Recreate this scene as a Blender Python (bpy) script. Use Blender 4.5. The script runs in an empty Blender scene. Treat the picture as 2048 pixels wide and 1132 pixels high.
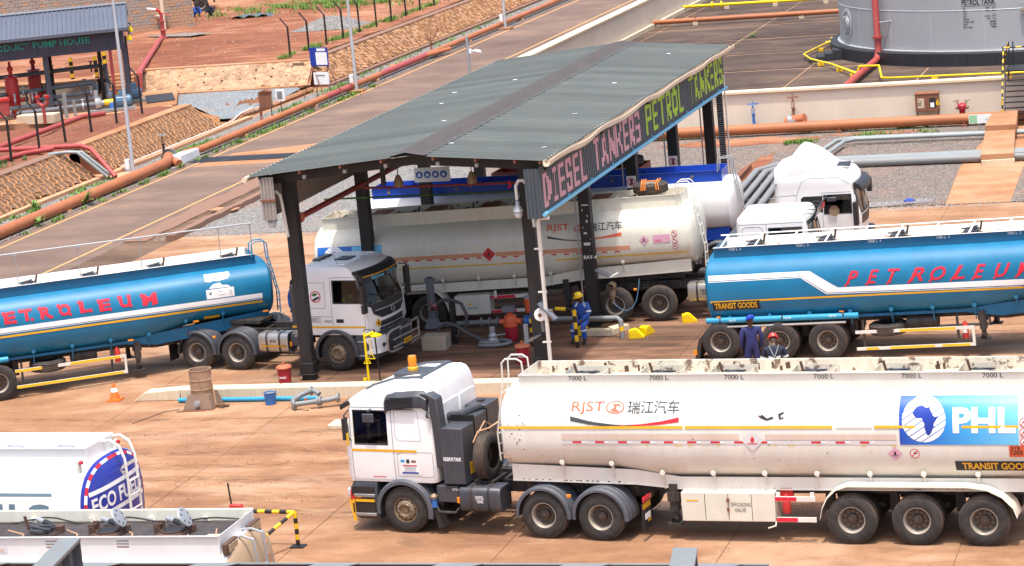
import bpy, bmesh, math, random
from mathutils import Vector, Matrix, noise
R = math.radians
U = random.uniform
random.seed(7)
scene = bpy.context.scene
# ---------------------------------------------------------------- camera
cd = bpy.data.cameras.new('camera'); cam = bpy.data.objects.new('camera', cd)
scene.collection.objects.link(cam); scene.camera = cam
cd.sensor_width = 36.0; cd.lens = 92.787; cd.clip_start = 0.5; cd.clip_end = 900
_r = Vector((0.95740353, 0.27405708, -0.09094616)); _u = Vector((0.03331518, 0.20801877, 0.97755731)); _f = Vector((-0.28682501, 0.9389467, -0.19002764))
cam.matrix_world = Matrix(((_r.x, _u.x, -_f.x, 0), (_r.y, _u.y, -_f.y, 0), (_r.z, _u.z, -_f.z, 16.4), (0, 0, 0, 1)))
# ---------------------------------------------------------------- light
w = bpy.data.worlds.new('World'); scene.world = w; w.use_nodes = True
nt = w.node_tree; bg = nt.nodes['Background']; sky = nt.nodes.new('ShaderNodeTexSky')
sun_vec = Vector((0.06, -0.24, 1)).normalized()
sky.sky_type = 'NISHITA'; sky.sun_disc = False
sky.sun_elevation = math.asin(sun_vec.z); sky.sun_rotation = math.atan2(sun_vec.x, sun_vec.y)
sky.air_density = 1.0; sky.dust_density = 5.0; sky.ozone_density = 1.0
nt.links.new(sky.outputs[0], bg.inputs[0]); bg.inputs[1].default_value = 0.15
sl = bpy.data.lights.new('sun', 'SUN'); sun = bpy.data.objects.new('sun', sl); scene.collection.objects.link(sun)
sl.energy = 2.15; sl.angle = R(2.2); sl.color = (1.0, 0.955, 0.89)
sun.rotation_euler = sun_vec.to_track_quat('Z', 'Y').to_euler()
scene.view_settings.view_transform = 'Standard'; scene.view_settings.look = 'None'
scene.view_settings.exposure = 0.98; scene.view_settings.gamma = 1.0
scene.view_settings.use_curve_mapping = False
scene.render.engine = 'CYCLES'
# ---------------------------------------------------------------- materials
MATS = {}
def srgb(h):
    h = h.lstrip('#'); o = []
    for i in (0, 2, 4):
        c = int(h[i:i+2], 16) / 255; o.append(c / 12.92 if c <= .04045 else ((c + .055) / 1.055) ** 2.4)
    return tuple(o)
class NT:
    def __init__(s, m): s.t = m.node_tree; s.n = s.t.nodes; s.l = s.t.links
    def new(s, k, **kw):
        n = s.n.new(k)
        for a, b in kw.items(): setattr(n, a, b)
        return n
    def link(s, a, b): s.l.new(a, b)
    def noise(s, vec, scale, detail=4, rough=.55, dist=0):
        n = s.new('ShaderNodeTexNoise'); n.inputs['Scale'].default_value = scale; n.inputs['Detail'].default_value = detail
        n.inputs['Roughness'].default_value = rough; n.inputs['Distortion'].default_value = dist; s.link(vec, n.inputs['Vector']); return n.outputs[0]
    def ramp(s, fac, stops):
        n = s.new('ShaderNodeValToRGB'); e = n.color_ramp.elements
        while len(e) > 1: e.remove(e[-1])
        e[0].position = stops[0][0]; c = stops[0][1]; e[0].color = (*c, 1) if not isinstance(c, float) else (c, c, c, 1)
        for p, c in stops[1:]:
            k = e.new(p); k.color = (*c, 1) if not isinstance(c, float) else (c, c, c, 1)
        s.link(fac, n.inputs[0]); return n.outputs[0]
    def mix(s, f, a, b, mode='MIX'):
        n = s.new('ShaderNodeMixRGB', blend_type=mode)
        for i, v in ((0, f), (1, a), (2, b)):
            if isinstance(v, (float, int)): n.inputs[i].default_value = v
            elif isinstance(v, tuple): n.inputs[i].default_value = (*v, 1)
            else: s.link(v, n.inputs[i])
        return n.outputs[0]
    def math(s, op, a, b=None):
        n = s.new('ShaderNodeMath', operation=op)
        for i, v in ((0, a), (1, b)):
            if v is None: continue
            if isinstance(v, (float, int)): n.inputs[i].default_value = v
            else: s.link(v, n.inputs[i])
        return n.outputs[0]
    def mapping(s, vec, scale=(1, 1, 1), rot=(0, 0, 0)):
        n = s.new('ShaderNodeMapping'); n.inputs['Scale'].default_value = scale; n.inputs['Rotation'].default_value = rot
        s.link(vec, n.inputs[0]); return n.outputs[0]
    def bump(s, h, strength=.3, dist=.02):
        n = s.new('ShaderNodeBump'); n.inputs['Strength'].default_value = strength; n.inputs['Distance'].default_value = dist
        s.link(h, n.inputs['Height']); return n.outputs[0]
def base(name):
    m = bpy.data.materials.new(name); m.use_nodes = True; MATS[name] = m
    t = NT(m); b = t.n['Principled BSDF']; tc = t.new('ShaderNodeTexCoord'); return m, t, b, tc
def paint(name, col, rough=.45, metal=0., dirt=.0, dcol=(.33, .17, .09), dscale=1.5, rust=0., var=.06, bump=.0, coat=0., grad=0.):
    """paint or plain material with uneven dust and optional rust blooms"""
    m, t, b, tc = base(name); ob = tc.outputs['Object']
    n1 = t.noise(ob, dscale, 5, .6)
    c = t.mix(t.ramp(n1, [(.3, 0.), (.7, 1.)]), tuple(x * (1 - var) for x in col), tuple(min(1, x * (1 + var)) for x in col))
    if dirt > 0:
        st = t.mapping(ob, (6, 6, .7)); n2 = t.noise(st, 1.3, 6, .65); n3 = t.noise(ob, 12, 4, .6)
        f = t.math('MULTIPLY', t.ramp(n2, [(.42, 0.), (.75, 1.)]), t.ramp(n3, [(.25, .5), (.7, 1.)]))
        f = t.math('MULTIPLY', f, dirt)
        if grad > 0:
            sx = t.new('ShaderNodeSeparateXYZ'); t.link(ob, sx.inputs[0])
            g = t.ramp(t.math('DIVIDE', sx.outputs[2], 3.5), [(.1, 1.), (.62, 0.)])
            f = t.math('MINIMUM', t.math('ADD', f, t.math('MULTIPLY', g, t.math('MULTIPLY', grad, t.ramp(n3, [(.2, .6), (.8, 1.)])))), .9)
        c = t.mix(f, c, dcol)
    if rust > 0:
        n4 = t.noise(ob, 3.1, 8, .7); f = t.ramp(n4, [(.66 - rust * .1, 0.), (.70 - rust * .1, 1.)])
        c = t.mix(t.math('MULTIPLY', f, .85), c, (.12, .05, .025))
    t.link(c, b.inputs['Base Color']); b.inputs['Metallic'].default_value = metal
    t.link(t.ramp(n1, [(.2, max(.05, rough - .08)), (.8, min(1., rough + .1))]), b.inputs['Roughness'])
    if coat: b.inputs['Coat Weight'].default_value = coat; b.inputs['Coat Roughness'].default_value = .12
    if bump: t.link(t.bump(t.noise(ob, 25, 4, .6), bump, .01), b.inputs['Normal'])
    return m
def M(n): return MATS[n]
paint('white_paint', (.82, .82, .81), .32, dirt=.05, dcol=(.45, .32, .22), coat=.3)
paint('white_clean', (.72, .72, .715), .35, coat=.15, var=.04, dirt=.06, dcol=(.45, .36, .28))
paint('tank_white', (.72, .705, .645), .4, dirt=.16, dcol=(.45, .33, .22), coat=.25, grad=.07)
paint('tank_cream', (.72, .70, .60), .42, dirt=.20, dcol=(.36, .25, .16), coat=.15, grad=.16)
paint('tank_cream_rusty', (.66, .63, .52), .55, dirt=.35, dcol=(.36, .22, .12), rust=1.1)
paint('rusty_floor', (.58, .50, .38), .7, dirt=.6, dcol=(.33, .17, .08), rust=1.0, bump=.2)
paint('blue_tank', (.0, .15, .30), .42, dirt=.12, dcol=(.08, .14, .19), coat=.08, grad=.10, var=.12, bump=.04)
paint('blue_band', (.0, .11, .235), .42, dirt=.1, dcol=(.10, .16, .2))
paint('royal_blue', (.01, .065, .42), .35, dirt=.06, coat=.3)
paint('eco_blue', (.012, .03, .33), .35, coat=.3)
paint('deep_red', (.36, .06, .035), .45, dirt=.2)
paint('sign_red', (.62, .02, .03), .5)
paint('letter_red', (.62, .015, .04), .5)
paint('letter_orange', (.72, .12, .06), .5)
paint('letter_dark', (.05, .06, .07), .55)
paint('letter_black', (.02, .02, .025), .6)
paint('letter_white', (.82, .82, .82), .5)
paint('letter_grey', (.10, .16, .20), .5)
paint('orange_tape', (.78, .42, .01), .5, dirt=.15)
paint('yellow_paint', (.80, .50, .01), .5, dirt=.25)
paint('yellow_plastic', (.85, .60, .0), .45)
paint('faded_pink', (.62, .50, .42), .6, dirt=.2)
paint('salmon_tape', (.66, .30, .17), .6, dirt=.2)
paint('pink_sign', (.66, .36, .48), .6)
paint('pale_sign', (.62, .60, .60), .6)
paint('decal_blue', (.01, .13, .50), .4); paint('decal_dark_blue', (.01, .04, .32), .4)
paint('decal_mid_blue', (.03, .30, .68), .4); paint('decal_light_blue', (.14, .48, .74), .4)
paint('cyan_pipe', (.02, .28, .50), .4, dirt=.1)
paint('sky_trim', (.16, .46, .66), .45)
paint('graphite', (.045, .052, .065), .42, dirt=.25, dcol=(.2, .14, .10), bump=.1)
paint('graphite_fender', (.075, .085, .105), .5, dirt=.25, dcol=(.24, .16, .11))
paint('black_plastic', (.018, .019, .021), .45, dirt=.15, dcol=(.12, .08, .05))
paint('chassis', (.022, .021, .022), .6, dirt=.55, dcol=(.16, .10, .065), bump=.2)
paint('black_steel', (.012, .011, .012), .5, dirt=.10, dcol=(.09, .06, .045), var=.2)
paint('column_paint', (.011, .010, .012), .55, dirt=.14, dcol=(.14, .10, .08))
paint('tyre', (.026, .025, .025), .85, dirt=.65, dcol=(.11, .08, .062), dscale=5, bump=.4)
paint('tread', (.05, .042, .037), .9, dirt=.8, dcol=(.20, .115, .07), dscale=5, bump=.6)
paint('rim_pale', (.42, .37, .31), .5, .3, dirt=.4, dcol=(.22, .14, .09))
paint('rim_dark', (.10, .085, .07), .6, .3, dirt=.5, dcol=(.17, .11, .08))
paint('hub', (.055, .045, .04), .55, .3, dirt=.4)
paint('hub_bronze', (.26, .20, .13), .5, .4, dirt=.4)
paint('steel', (.36, .37, .38), .4, .6, dirt=.2)
paint('brushed_alu', (.50, .49, .46), .35, .75, dirt=.25)
paint('galvanised', (.38, .40, .42), .45, .4, dirt=.25, dcol=(.3, .22, .16))
paint('pole_grey', (.50, .52, .55), .45, .1, dirt=.15)
paint('pipe_grey', (.20, .215, .22), .55, dirt=.35, dcol=(.25, .17, .12), bump=.1)
paint('pipe_grey_light', (.24, .275, .28), .5, dirt=.2)
paint('pipe_slate', (.12, .14, .17), .5, dirt=.2)
paint('pipe_orange', (.38, .125, .045), .55, dirt=.5, dcol=(.30, .12, .055), dscale=.6, var=.15)
paint('pipe_red', (.36, .055, .05), .5, dirt=.35, dcol=(.34, .13, .09))
paint('red_paint', (.50, .025, .02), .4, dirt=.1)
paint('red_bucket', (.36, .012, .03), .4, dirt=.12)
paint('lid_orange', (.46, .13, .06), .6, dirt=.3)
paint('pump_blue', (.07, .18, .29), .45, dirt=.15)
paint('bright_blue', (.02, .15, .45), .45, dirt=.15)
paint('valve_orange', (.66, .10, .03), .45, dirt=.2)
paint('concrete', (.42, .36, .28), .85, dirt=.5, dcol=(.30, .17, .10), bump=.4)
paint('concrete_pale', (.55, .50, .42), .85, dirt=.45, dcol=(.36, .24, .15), bump=.3)
paint('cream_wall', (.70, .60, .48), .85, dirt=.10, dcol=(.42, .27, .16), dscale=.7, bump=.2)
paint('cream_cap', (.72, .60, .42), .85, dirt=.35, dcol=(.42, .27, .16), bump=.2)
paint('kerb_cream', (.62, .53, .38), .85, dirt=.55, dcol=(.42, .25, .15), bump=.3)
paint('laterite_concrete', (.55, .29, .16), .9, dirt=.5, dcol=(.38, .17, .09), bump=.3)
paint('brown_concrete', (.20, .115, .08), .9, dirt=.5, dcol=(.30, .14, .08), bump=.4)
paint('mortar', (.34, .165, .07), .9, dirt=.3, dcol=(.30, .14, .07), bump=.5)
paint('stone_brown', (.10, .055, .03), .9, dirt=.4, dcol=(.34, .17, .08), dscale=3, var=.35, bump=.5)
paint('stone_grey', (.13, .08, .05), .9, dirt=.35, dcol=(.36, .19, .10), dscale=3, var=.35, bump=.5)
paint('stone_pale', (.34, .22, .14), .9, dirt=.35, dcol=(.34, .18, .10), dscale=3, var=.3, bump=.5)
paint('block_grey', (.33, .29, .25), .9, dirt=.5, dcol=(.42, .24, .15), dscale=2, var=.2, bump=.5)
paint('block_tan', (.46, .29, .19), .9, dirt=.4, dcol=(.30, .18, .12), dscale=2, var=.2, bump=.5)
paint('block_joint', (.20, .15, .12), .95)
paint('roof_green', (.092, .108, .10), .5, .0, dirt=.25, dcol=(.13, .12, .095), dscale=.5, var=.12)
paint('roof_under', (.30, .27, .25), .6, dirt=.3)
paint('ridge_cap', (.05, .045, .043), .7, dirt=.6, dcol=(.14, .08, .052), dscale=.8, var=.2)
paint('fascia_dark', (.06, .082, .10), .45, .1, dirt=.15)
paint('roof_slate', (.095, .115, .155), .45, .15, dirt=.10, dscale=.5)
paint('slate_panel', (.045, .053, .08), .5, dirt=.1)
paint('gutter_cream', (.70, .58, .44), .5, dirt=.45, dcol=(.45, .26, .15))
paint('pipe_white', (.70, .68, .62), .45, dirt=.15)
paint('letter_pink', (.68, .36, .40), .6, dirt=.15); paint('letter_lime', (.42, .62, .06), .6)
paint('letter_teal', (.01, .42, .28), .6)
paint('tank_silver', (.38, .39, .405), .5, .1, dirt=.22, dcol=(.34, .30, .30), dscale=.4, var=.06)
paint('tank_base', (.018, .019, .023), .6, dirt=.25, dcol=(.08, .07, .06))
paint('dark_rust', (.085, .045, .032), .75, dirt=.3, dcol=(.16, .08, .05), bump=.2)
paint('rusty_brown', (.20, .075, .04), .7, dirt=.4, bump=.2)
paint('wood', (.34, .21, .11), .8, dirt=.3)
paint('rope_orange', (.62, .20, .03), .8); paint('rope_tan', (.48, .29, .17), .85)
paint('hose', (.055, .06, .07), .5, dirt=.25)
paint('coverall_blue', (.012, .075, .34), .8, dirt=.08, bump=.3); paint('coverall_navy', (.015, .022, .11), .85, dirt=.06, bump=.3)
paint('coverall_dark', (.012, .018, .04), .85, bump=.3)
paint('skin', (.075, .035, .02), .5); paint('helmet_blue', (.01, .07, .55), .3, coat=.4); paint('helmet_red', (.70, .04, .02), .3, coat=.4)
paint('helmet_yellow', (.80, .52, .01), .3, coat=.4); paint('hi_vis', (.25, .75, .05), .6); paint('reflective', (.60, .62, .64), .4)
paint('hair', (.01, .008, .007), .8); paint('boot', (.02, .017, .015), .6)
paint('cone_orange', (.80, .16, .02), .5, dirt=.1)
paint('amber', (.85, .26, .01), .15, coat=.6); paint('lamp_red', (.55, .01, .03), .2, coat=.6); paint('lamp_clear', (.6, .62, .65), .15, coat=.6)
paint('seat_cloth', (.03, .028, .028), .9); paint('cloth_blue', (.03, .06, .28), .9)
paint('tarpaulin', (.08, .10, .12), .6); paint('ladder_alu', (.55, .54, .55), .45, .4)
paint('bitumen_patch', (.035, .03, .032), .75, dirt=.45, dcol=(.14, .10, .08), var=.4)
paint('beam_grey', (.20, .225, .23), .5, .2, dirt=.4, dcol=(.22, .13, .08))
paint('mirror', (.5, .52, .55), .08, 1.0, var=0.)
paint('leaf', (.06, .15, .025), .6, var=.4, dscale=8)
paint('leaf_light', (.13, .24, .035), .6, var=.4, dscale=8)
paint('pebble', (.27, .25, .235), .9, var=.5, dscale=3); paint('clod', (.24, .105, .055), .95, var=.4, dscale=3)
def glass(name, tint, refl=.9):
    m, t, b, tc = base(name)
    out = t.n['Material Output']; tr = t.new('ShaderNodeBsdfTransparent'); tr.inputs[0].default_value = (*tint, 1)
    gl = t.new('ShaderNodeBsdfGlossy'); gl.inputs['Roughness'].default_value = .03; gl.inputs[0].default_value = (refl, refl, refl, 1)
    fr = t.new('ShaderNodeFresnel'); fr.inputs[0].default_value = 1.5; mx = t.new('ShaderNodeMixShader')
    t.link(fr.outputs[0], mx.inputs[0]); t.link(tr.outputs[0], mx.inputs[1]); t.link(gl.outputs[0], mx.inputs[2]); t.link(mx.outputs[0], out.inputs[0])
glass('side_glass', (.35, .33, .32)); glass('wind_glass', (.50, .60, .58)); glass('lamp_glass', (.9, .9, .9)); glass('visor_glass', (.28, .42, .45))
# ---- ground materials (world sized noise on object coordinates)
def dirt_mat(name, c_dark, c_mid, c_light, streak=.6, rot=0., scale=1., fine=.5, bump=.5, stains=0.):
    m, t, b, tc = base(name); ob = t.new('ShaderNodeNewGeometry').outputs['Position']
    big = t.noise(ob, .09 * scale, 6, .6, .4); mid = t.noise(ob, .55 * scale, 7, .65, .3); fn = t.noise(ob, 9 * scale, 6, .7)
    st = t.mapping(ob, (.34, 1.0, 1), (0, 0, rot)); sn = t.noise(st, .8 * scale, 8, .66, .5)
    f = t.math('ADD', t.math('MULTIPLY', big, .45), t.math('MULTIPLY', sn, streak * .55))
    f = t.math('ADD', f, t.math('MULTIPLY', mid, .3)); f = t.math('ADD', f, t.math('MULTIPLY', fn, fine * .16))
    mean = .225 + streak * .275 + .15 + fine * .08
    c = t.ramp(f, [(mean - .17, c_dark), (mean - .01, c_mid), (mean + .15, c_light)])
    sp = t.noise(ob, 17 * scale, 3, .6); c = t.mix(t.math('MULTIPLY', t.ramp(sp, [(.66, 0.), (.72, 1.)]), .35), c, tuple(x * .35 for x in c_dark))
    if stains:
        s1 = t.noise(t.mapping(ob, (.35, .9, 1)), .5, 6, .6, .5); c = t.mix(t.math('MULTIPLY', t.ramp(s1, [(.5, 0.), (.68, 1.)]), stains), c, (.07, .045, .035))
    t.link(c, b.inputs['Base Color']); b.inputs['Roughness'].default_value = .93; b.inputs['Specular IOR Level'].default_value = .25
    h = t.math('ADD', t.math('MULTIPLY', fn, .5), sn); t.link(t.bump(h, bump, .04), b.inputs['Normal'])
dirt_mat('yard_dirt', (.15, .07, .036), (.285, .15, .08), (.43, .27, .165), .8, .12, fine=.8)
dirt_mat('yard_slab_mat', (.15, .07, .036), (.285, .152, .083), (.43, .275, .17), .8, .12, fine=.8)
def bay_mask(name):
    m = MATS[name]; t = NT(m); b = t.n['Principled BSDF']; src = b.inputs['Base Color'].links[0].from_socket
    pos = t.new('ShaderNodeNewGeometry').outputs['Position']; nz = t.noise(pos, .35, 5, .6); wv = t.math('MULTIPLY', t.math('SUBTRACT', nz, .5), 3.6)
    sx = t.new('ShaderNodeSeparateXYZ'); t.link(pos, sx.inputs[0]); X, Y = sx.outputs[0], sx.outputs[1]
    def edge(v, a, s_): return t.ramp(t.math('ADD', t.math('MULTIPLY', t.math('SUBTRACT', t.math('ADD', v, wv), a), s_), .5), [(0., 0.), (1., 1.)])
    tn = t.noise(t.mapping(pos, (1.2, 5, 1)), 1.6, 6, .7); xs_ = t.math('MULTIPLY', t.math('SINE', t.math('MULTIPLY', X, .28)), .35)
    for y0, w_ in ((55.1, .22), (56.4, .16), (57.7, .2), (59.4, .16), (60.7, .2), (62.6, .14), (64.2, .12), (70.6, .1), (72.2, .1)):
        d = t.math('ABSOLUTE', t.math('SUBTRACT', t.math('ADD', Y, t.math('MULTIPLY', xs_, 1. if y0 < 58 else -.8)), y0))
        k = t.math('MULTIPLY', t.ramp(t.math('DIVIDE', d, w_ * 3), [(.12, 1.), (.7, 0.)]), t.ramp(tn, [(.42, 0.), (.62, 1.)]))
        src = t.mix(t.math('MULTIPLY', k, .8), src, (.105, .047, .022))
    oil = t.noise(pos, .55, 6, .6, .3); src = t.mix(t.math('MULTIPLY', t.ramp(oil, [(.62, 0.), (.70, 1.)]), .55), src, (.12, .065, .04))
    pale = t.noise(t.mapping(pos, (.5, 1.4, 1)), .28, 7, .62, .6); src = t.mix(t.math('MULTIPLY', t.ramp(pale, [(.52, 0.), (.62, 1.)]), .5), src, (.46, .31, .205))
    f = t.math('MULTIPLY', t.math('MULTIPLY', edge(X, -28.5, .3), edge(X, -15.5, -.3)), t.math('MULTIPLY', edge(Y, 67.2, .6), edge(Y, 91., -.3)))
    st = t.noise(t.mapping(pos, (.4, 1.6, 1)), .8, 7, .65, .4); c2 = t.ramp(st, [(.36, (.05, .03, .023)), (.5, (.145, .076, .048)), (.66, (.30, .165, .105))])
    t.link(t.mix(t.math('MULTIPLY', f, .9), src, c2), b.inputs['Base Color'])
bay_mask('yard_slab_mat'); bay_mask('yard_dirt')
dirt_mat('red_earth', (.11, .034, .016), (.22, .08, .04), (.40, .21, .12), .7, .5, .8, bump=.8)
dirt_mat('berm_earth', (0.108, 0.036, 0.02), (0.171, 0.061, 0.034), (0.252, 0.104, 0.061), .4, .5, 1.5, bump=1.)
dirt_mat('orange_concrete', (.22, .10, .048), (.36, .175, .088), (.48, .275, .165), .5, 1.2, 1.5)
dirt_mat('asphalt', (0.103, 0.067, 0.052), (0.15, 0.103, 0.082), (0.241, 0.159, 0.116), .8, 1.45, .6, bump=.25)
dirt_mat('bund_slab_mat', (0.034, 0.023, 0.019), (0.074, 0.051, 0.041), (0.155, 0.105, 0.074), 1.0, .05, .8, stains=.35)
dirt_mat('apron_mat', (.06, .037, .025), (.13, .082, .055), (.26, .165, .11), .8, 1.3)
0 and dirt_mat('apron_mat_', (0.145, 0.093, 0.064), (0.23, 0.153, 0.106), (0.34, 0.23, 0.162), .8, 1.3)
def gravel_mat(name, a, bcol, c2, sc=19.):
    m, t, b, tc = base(name); ob = t.new('ShaderNodeNewGeometry').outputs['Position']
    v = t.new('ShaderNodeTexVoronoi'); v.inputs['Scale'].default_value = sc; t.link(ob, v.inputs['Vector'])
    sx = t.new('ShaderNodeSeparateXYZ'); t.link(v.outputs['Color'], sx.inputs[0])
    c = t.ramp(sx.outputs[0], [(0., a), (.5, bcol), (1., c2)]); d = t.ramp(v.outputs['Distance'], [(.35, 1.), (.75, .35)])
    c = t.mix(1., c, d, 'MULTIPLY'); big = t.noise(ob, .35, 5, .6); c = t.mix(t.math('MULTIPLY', t.ramp(big, [(.5, 0.), (.75, 1.)]), .45), c, (.32, .17, .11))
    t.link(c, b.inputs['Base Color']); b.inputs['Roughness'].default_value = .9
    t.link(t.bump(t.math('MULTIPLY', v.outputs['Distance'], -1.), .9, .04), b.inputs['Normal'])
gravel_mat('gravel_grey', (.13, .125, .12), (.25, .24, .225), (.40, .385, .36))
gravel_mat('gravel_blue', (.14, .165, .18), (.27, .31, .33), (.42, .46, .48))
gravel_mat('gravel_brown', (.12, .095, .08), (.22, .18, .15), (.36, .31, .27))
def panel_gradient():
    m, t, b, tc = base('panel_gradient'); sx = t.new('ShaderNodeSeparateXYZ'); t.link(tc.outputs['Object'], sx.inputs[0])
    f = t.math('DIVIDE', t.math('SUBTRACT', -1.12, sx.outputs[0]), 2.45)
    c = t.ramp(f, [(0., (.005, .07, .42)), (.25, (.01, .17, .60)), (.6, (.05, .36, .74)), (1., (.16, .52, .78))])
    t.link(c, b.inputs['Base Color']); b.inputs['Roughness'].default_value = .3; b.inputs['Coat Weight'].default_value = .3
panel_gradient()
def roof_tone(name):
    """sheet to sheet tone differences, fixing rows and rust runs down the slope"""
    m = MATS[name]; t = NT(m); b = t.n['Principled BSDF']; src = b.inputs['Base Color'].links[0].from_socket
    tc = t.new('ShaderNodeTexCoord').outputs['Object']; sx = t.new('ShaderNodeSeparateXYZ'); t.link(tc, sx.inputs[0])
    wn = t.new('ShaderNodeTexWhiteNoise', noise_dimensions='1D'); t.link(t.math('FLOOR', t.math('MULTIPLY', sx.outputs[1], 1.15)), wn.inputs['W'])
    c = t.mix(1., src, t.ramp(wn.outputs['Value'], [(0., .80), (1., 1.12)]), 'MULTIPLY')
    n = t.noise(t.mapping(tc, (.5, 5, 1)), 1.2, 6, .7); c = t.mix(t.math('MULTIPLY', t.ramp(n, [(.58, 0.), (.74, 1.)]), .5), c, (.13, .095, .065))
    fx = t.math('LESS_THAN', t.math('FRACT', t.math('MULTIPLY', sx.outputs[0], .83)), .03); fy = t.math('LESS_THAN', t.math('FRACT', t.math('MULTIPLY', sx.outputs[1], 3.448)), .25)
    c = t.mix(t.math('MULTIPLY', t.math('MULTIPLY', fx, fy), .6), c, (.03, .03, .03)); t.link(c, b.inputs['Base Color'])
roof_tone('roof_green')
paint('joint_fill', (.17, .09, .05), .95)
paint('line_paint', (.62, .31, .10), .8, dirt=.6, dcol=(.24, .16, .12), dscale=2)
paint('retaining_render', (.50, .31, .19), .95, dirt=.4, dcol=(.34, .18, .10), dscale=2, var=.2, bump=.3)
paint('joint_pale', (.30, .185, .11), .95, dirt=.3)
paint('leaf_pale', (.30, .55, .32), .6)
paint('rust_grey', (.20, .135, .10), .8, dirt=.5, dcol=(.28, .15, .08), bump=.2)
# ---------------------------------------------------------------- object helpers
COL = scene.collection
def tag(o, label=None, cat=None, group=None, kind=None):
    if label: o['label'] = label
    if cat: o['category'] = cat
    if group: o['group'] = group
    if kind: o['kind'] = kind
    return o
def thing(name, label, cat, loc=(0, 0, 0), rz=0., group=None):
    o = bpy.data.objects.new(name, None); COL.objects.link(o); o.location = loc; o.rotation_euler = (0, 0, rz); o.empty_display_size = .2
    return tag(o, label, cat, group)
def copy_tree(o, parent=None):
    c = o.copy(); COL.objects.link(c); c.parent = parent
    for ch in list(o.children): copy_tree(ch, c)
    return c
class MB:
    """collects shapes in one mesh; build() links it as ONE object"""
    def __init__(s): s.v = []; s.f = []; s.m = []; s.mi = 0; s.mats = []
    def use(s, mat):
        if mat not in s.mats: s.mats.append(mat)
        s.mi = s.mats.index(mat); return s
    def add(s, vs, fs):
        b = len(s.v); s.v += [tuple(v) for v in vs]; s.f += [tuple(i + b for i in f) for f in fs]; s.m += [s.mi] * len(fs); return s
    def box(s, x0, x1, y0, y1, z0, z1):
        return s.add([(x0, y0, z0), (x1, y0, z0), (x1, y1, z0), (x0, y1, z0), (x0, y0, z1), (x1, y0, z1), (x1, y1, z1), (x0, y1, z1)],
                     [(0, 3, 2, 1), (4, 5, 6, 7), (0, 1, 5, 4), (1, 2, 6, 5), (2, 3, 7, 6), (3, 0, 4, 7)])
    def cbox(s, c, d, rz=0.): 
        hx, hy, hz = d[0] / 2, d[1] / 2, d[2] / 2; cs, sn = math.cos(rz), math.sin(rz); vs = []
        for z in (-hz, hz):
            for x, y in ((-hx, -hy), (hx, -hy), (hx, hy), (-hx, hy)): vs.append((c[0] + x * cs - y * sn, c[1] + x * sn + y * cs, c[2] + z))
        return s.add(vs, [(0, 3, 2, 1), (4, 5, 6, 7), (0, 1, 5, 4), (1, 2, 6, 5), (2, 3, 7, 6), (3, 0, 4, 7)])
    def bar(s, p, q, a, b=None, up=(0, 0, 1)):
        """rectangular bar p-q, a wide, b high"""
        b = a if b is None else b; p = Vector(p); q = Vector(q); d = (q - p).normalized(); u = Vector(up)
        if abs(d.dot(u)) > .97: u = Vector((1, 0, 0))
        sd = d.cross(u).normalized(); u = sd.cross(d); vs = []
        for e in (p, q):
            for i, j in ((-1, -1), (1, -1), (1, 1), (-1, 1)): vs.append(e + sd * i * a / 2 + u * j * b / 2)
        return s.add(vs, [(0, 1, 2, 3), (7, 6, 5, 4), (0, 4, 5, 1), (1, 5, 6, 2), (2, 6, 7, 3), (3, 7, 4, 0)])
    def tube(s, pts, r, n=8, caps=True):
        pts = [Vector(p) for p in pts]; rs = r if isinstance(r, (list, tuple)) else [r] * len(pts); base = len(s.v); prev = None
        for i, p in enumerate(pts):
            d = (pts[min(i + 1, len(pts) - 1)] - pts[max(i - 1, 0)]).normalized()
            if prev is None:
                u = Vector((0, 0, 1)) if abs(d.z) < .9 else Vector((1, 0, 0)); a = d.cross(u).normalized()
            else: a = (prev - d * prev.dot(d)).normalized()
            prev = a; b = d.cross(a)
            k = 1.
            if 0 < i < len(pts) - 1:
                c = (pts[i] - pts[i - 1]).normalized().dot((pts[i + 1] - pts[i]).normalized()); k = min(1.6, 1 / max(.3, math.sqrt((1 + c) / 2)))
            for j in range(n):
                t = 2 * math.pi * j / n; s.v.append(tuple(p + (a * math.cos(t) + b * math.sin(t)) * rs[i] * (k if abs(math.cos(t)) > 0 else 1)))
        fs = []
        for i in range(len(pts) - 1):
            for j in range(n): a0 = base + i * n + j; a1 = base + i * n + (j + 1) % n; fs.append((a0, a1, a1 + n, a0 + n))
        if caps: fs.append(tuple(base + j for j in range(n))[::-1]); fs.append(tuple(base + (len(pts) - 1) * n + j for j in range(n)))
        s.f += fs; s.m += [s.mi] * len(fs); return s
    def lathe(s, prof, c=(0, 0, 0), axis='z', n=24, a0=0., a1=2 * math.pi):
        """prof: (r, h) pairs spun round axis through c"""
        base = len(s.v); full = abs(a1 - a0) > 6.28; cnt = n if full else n + 1
        for i in range(cnt):
            t = a0 + (a1 - a0) * i / n; cs, sn = math.cos(t), math.sin(t)
            for r, h in prof:
                if axis == 'z': q = (c[0] + r * cs, c[1] + r * sn, c[2] + h)
                elif axis == 'y': q = (c[0] + r * cs, c[1] + h, c[2] + r * sn)
                else: q = (c[0] + h, c[1] + r * cs, c[2] + r * sn)
                s.v.append(q)
        m = len(prof); fs = []
        for i in range(n):
            k = (i + 1) % cnt
            for j in range(m - 1):
                a = base + i * m + j; b = base + k * m + j
                fs.append((a, b, b + 1, a + 1) if axis != 'y' else (a, a + 1, b + 1, b))
        s.f += fs; s.m += [s.mi] * len(fs); return s
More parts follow.
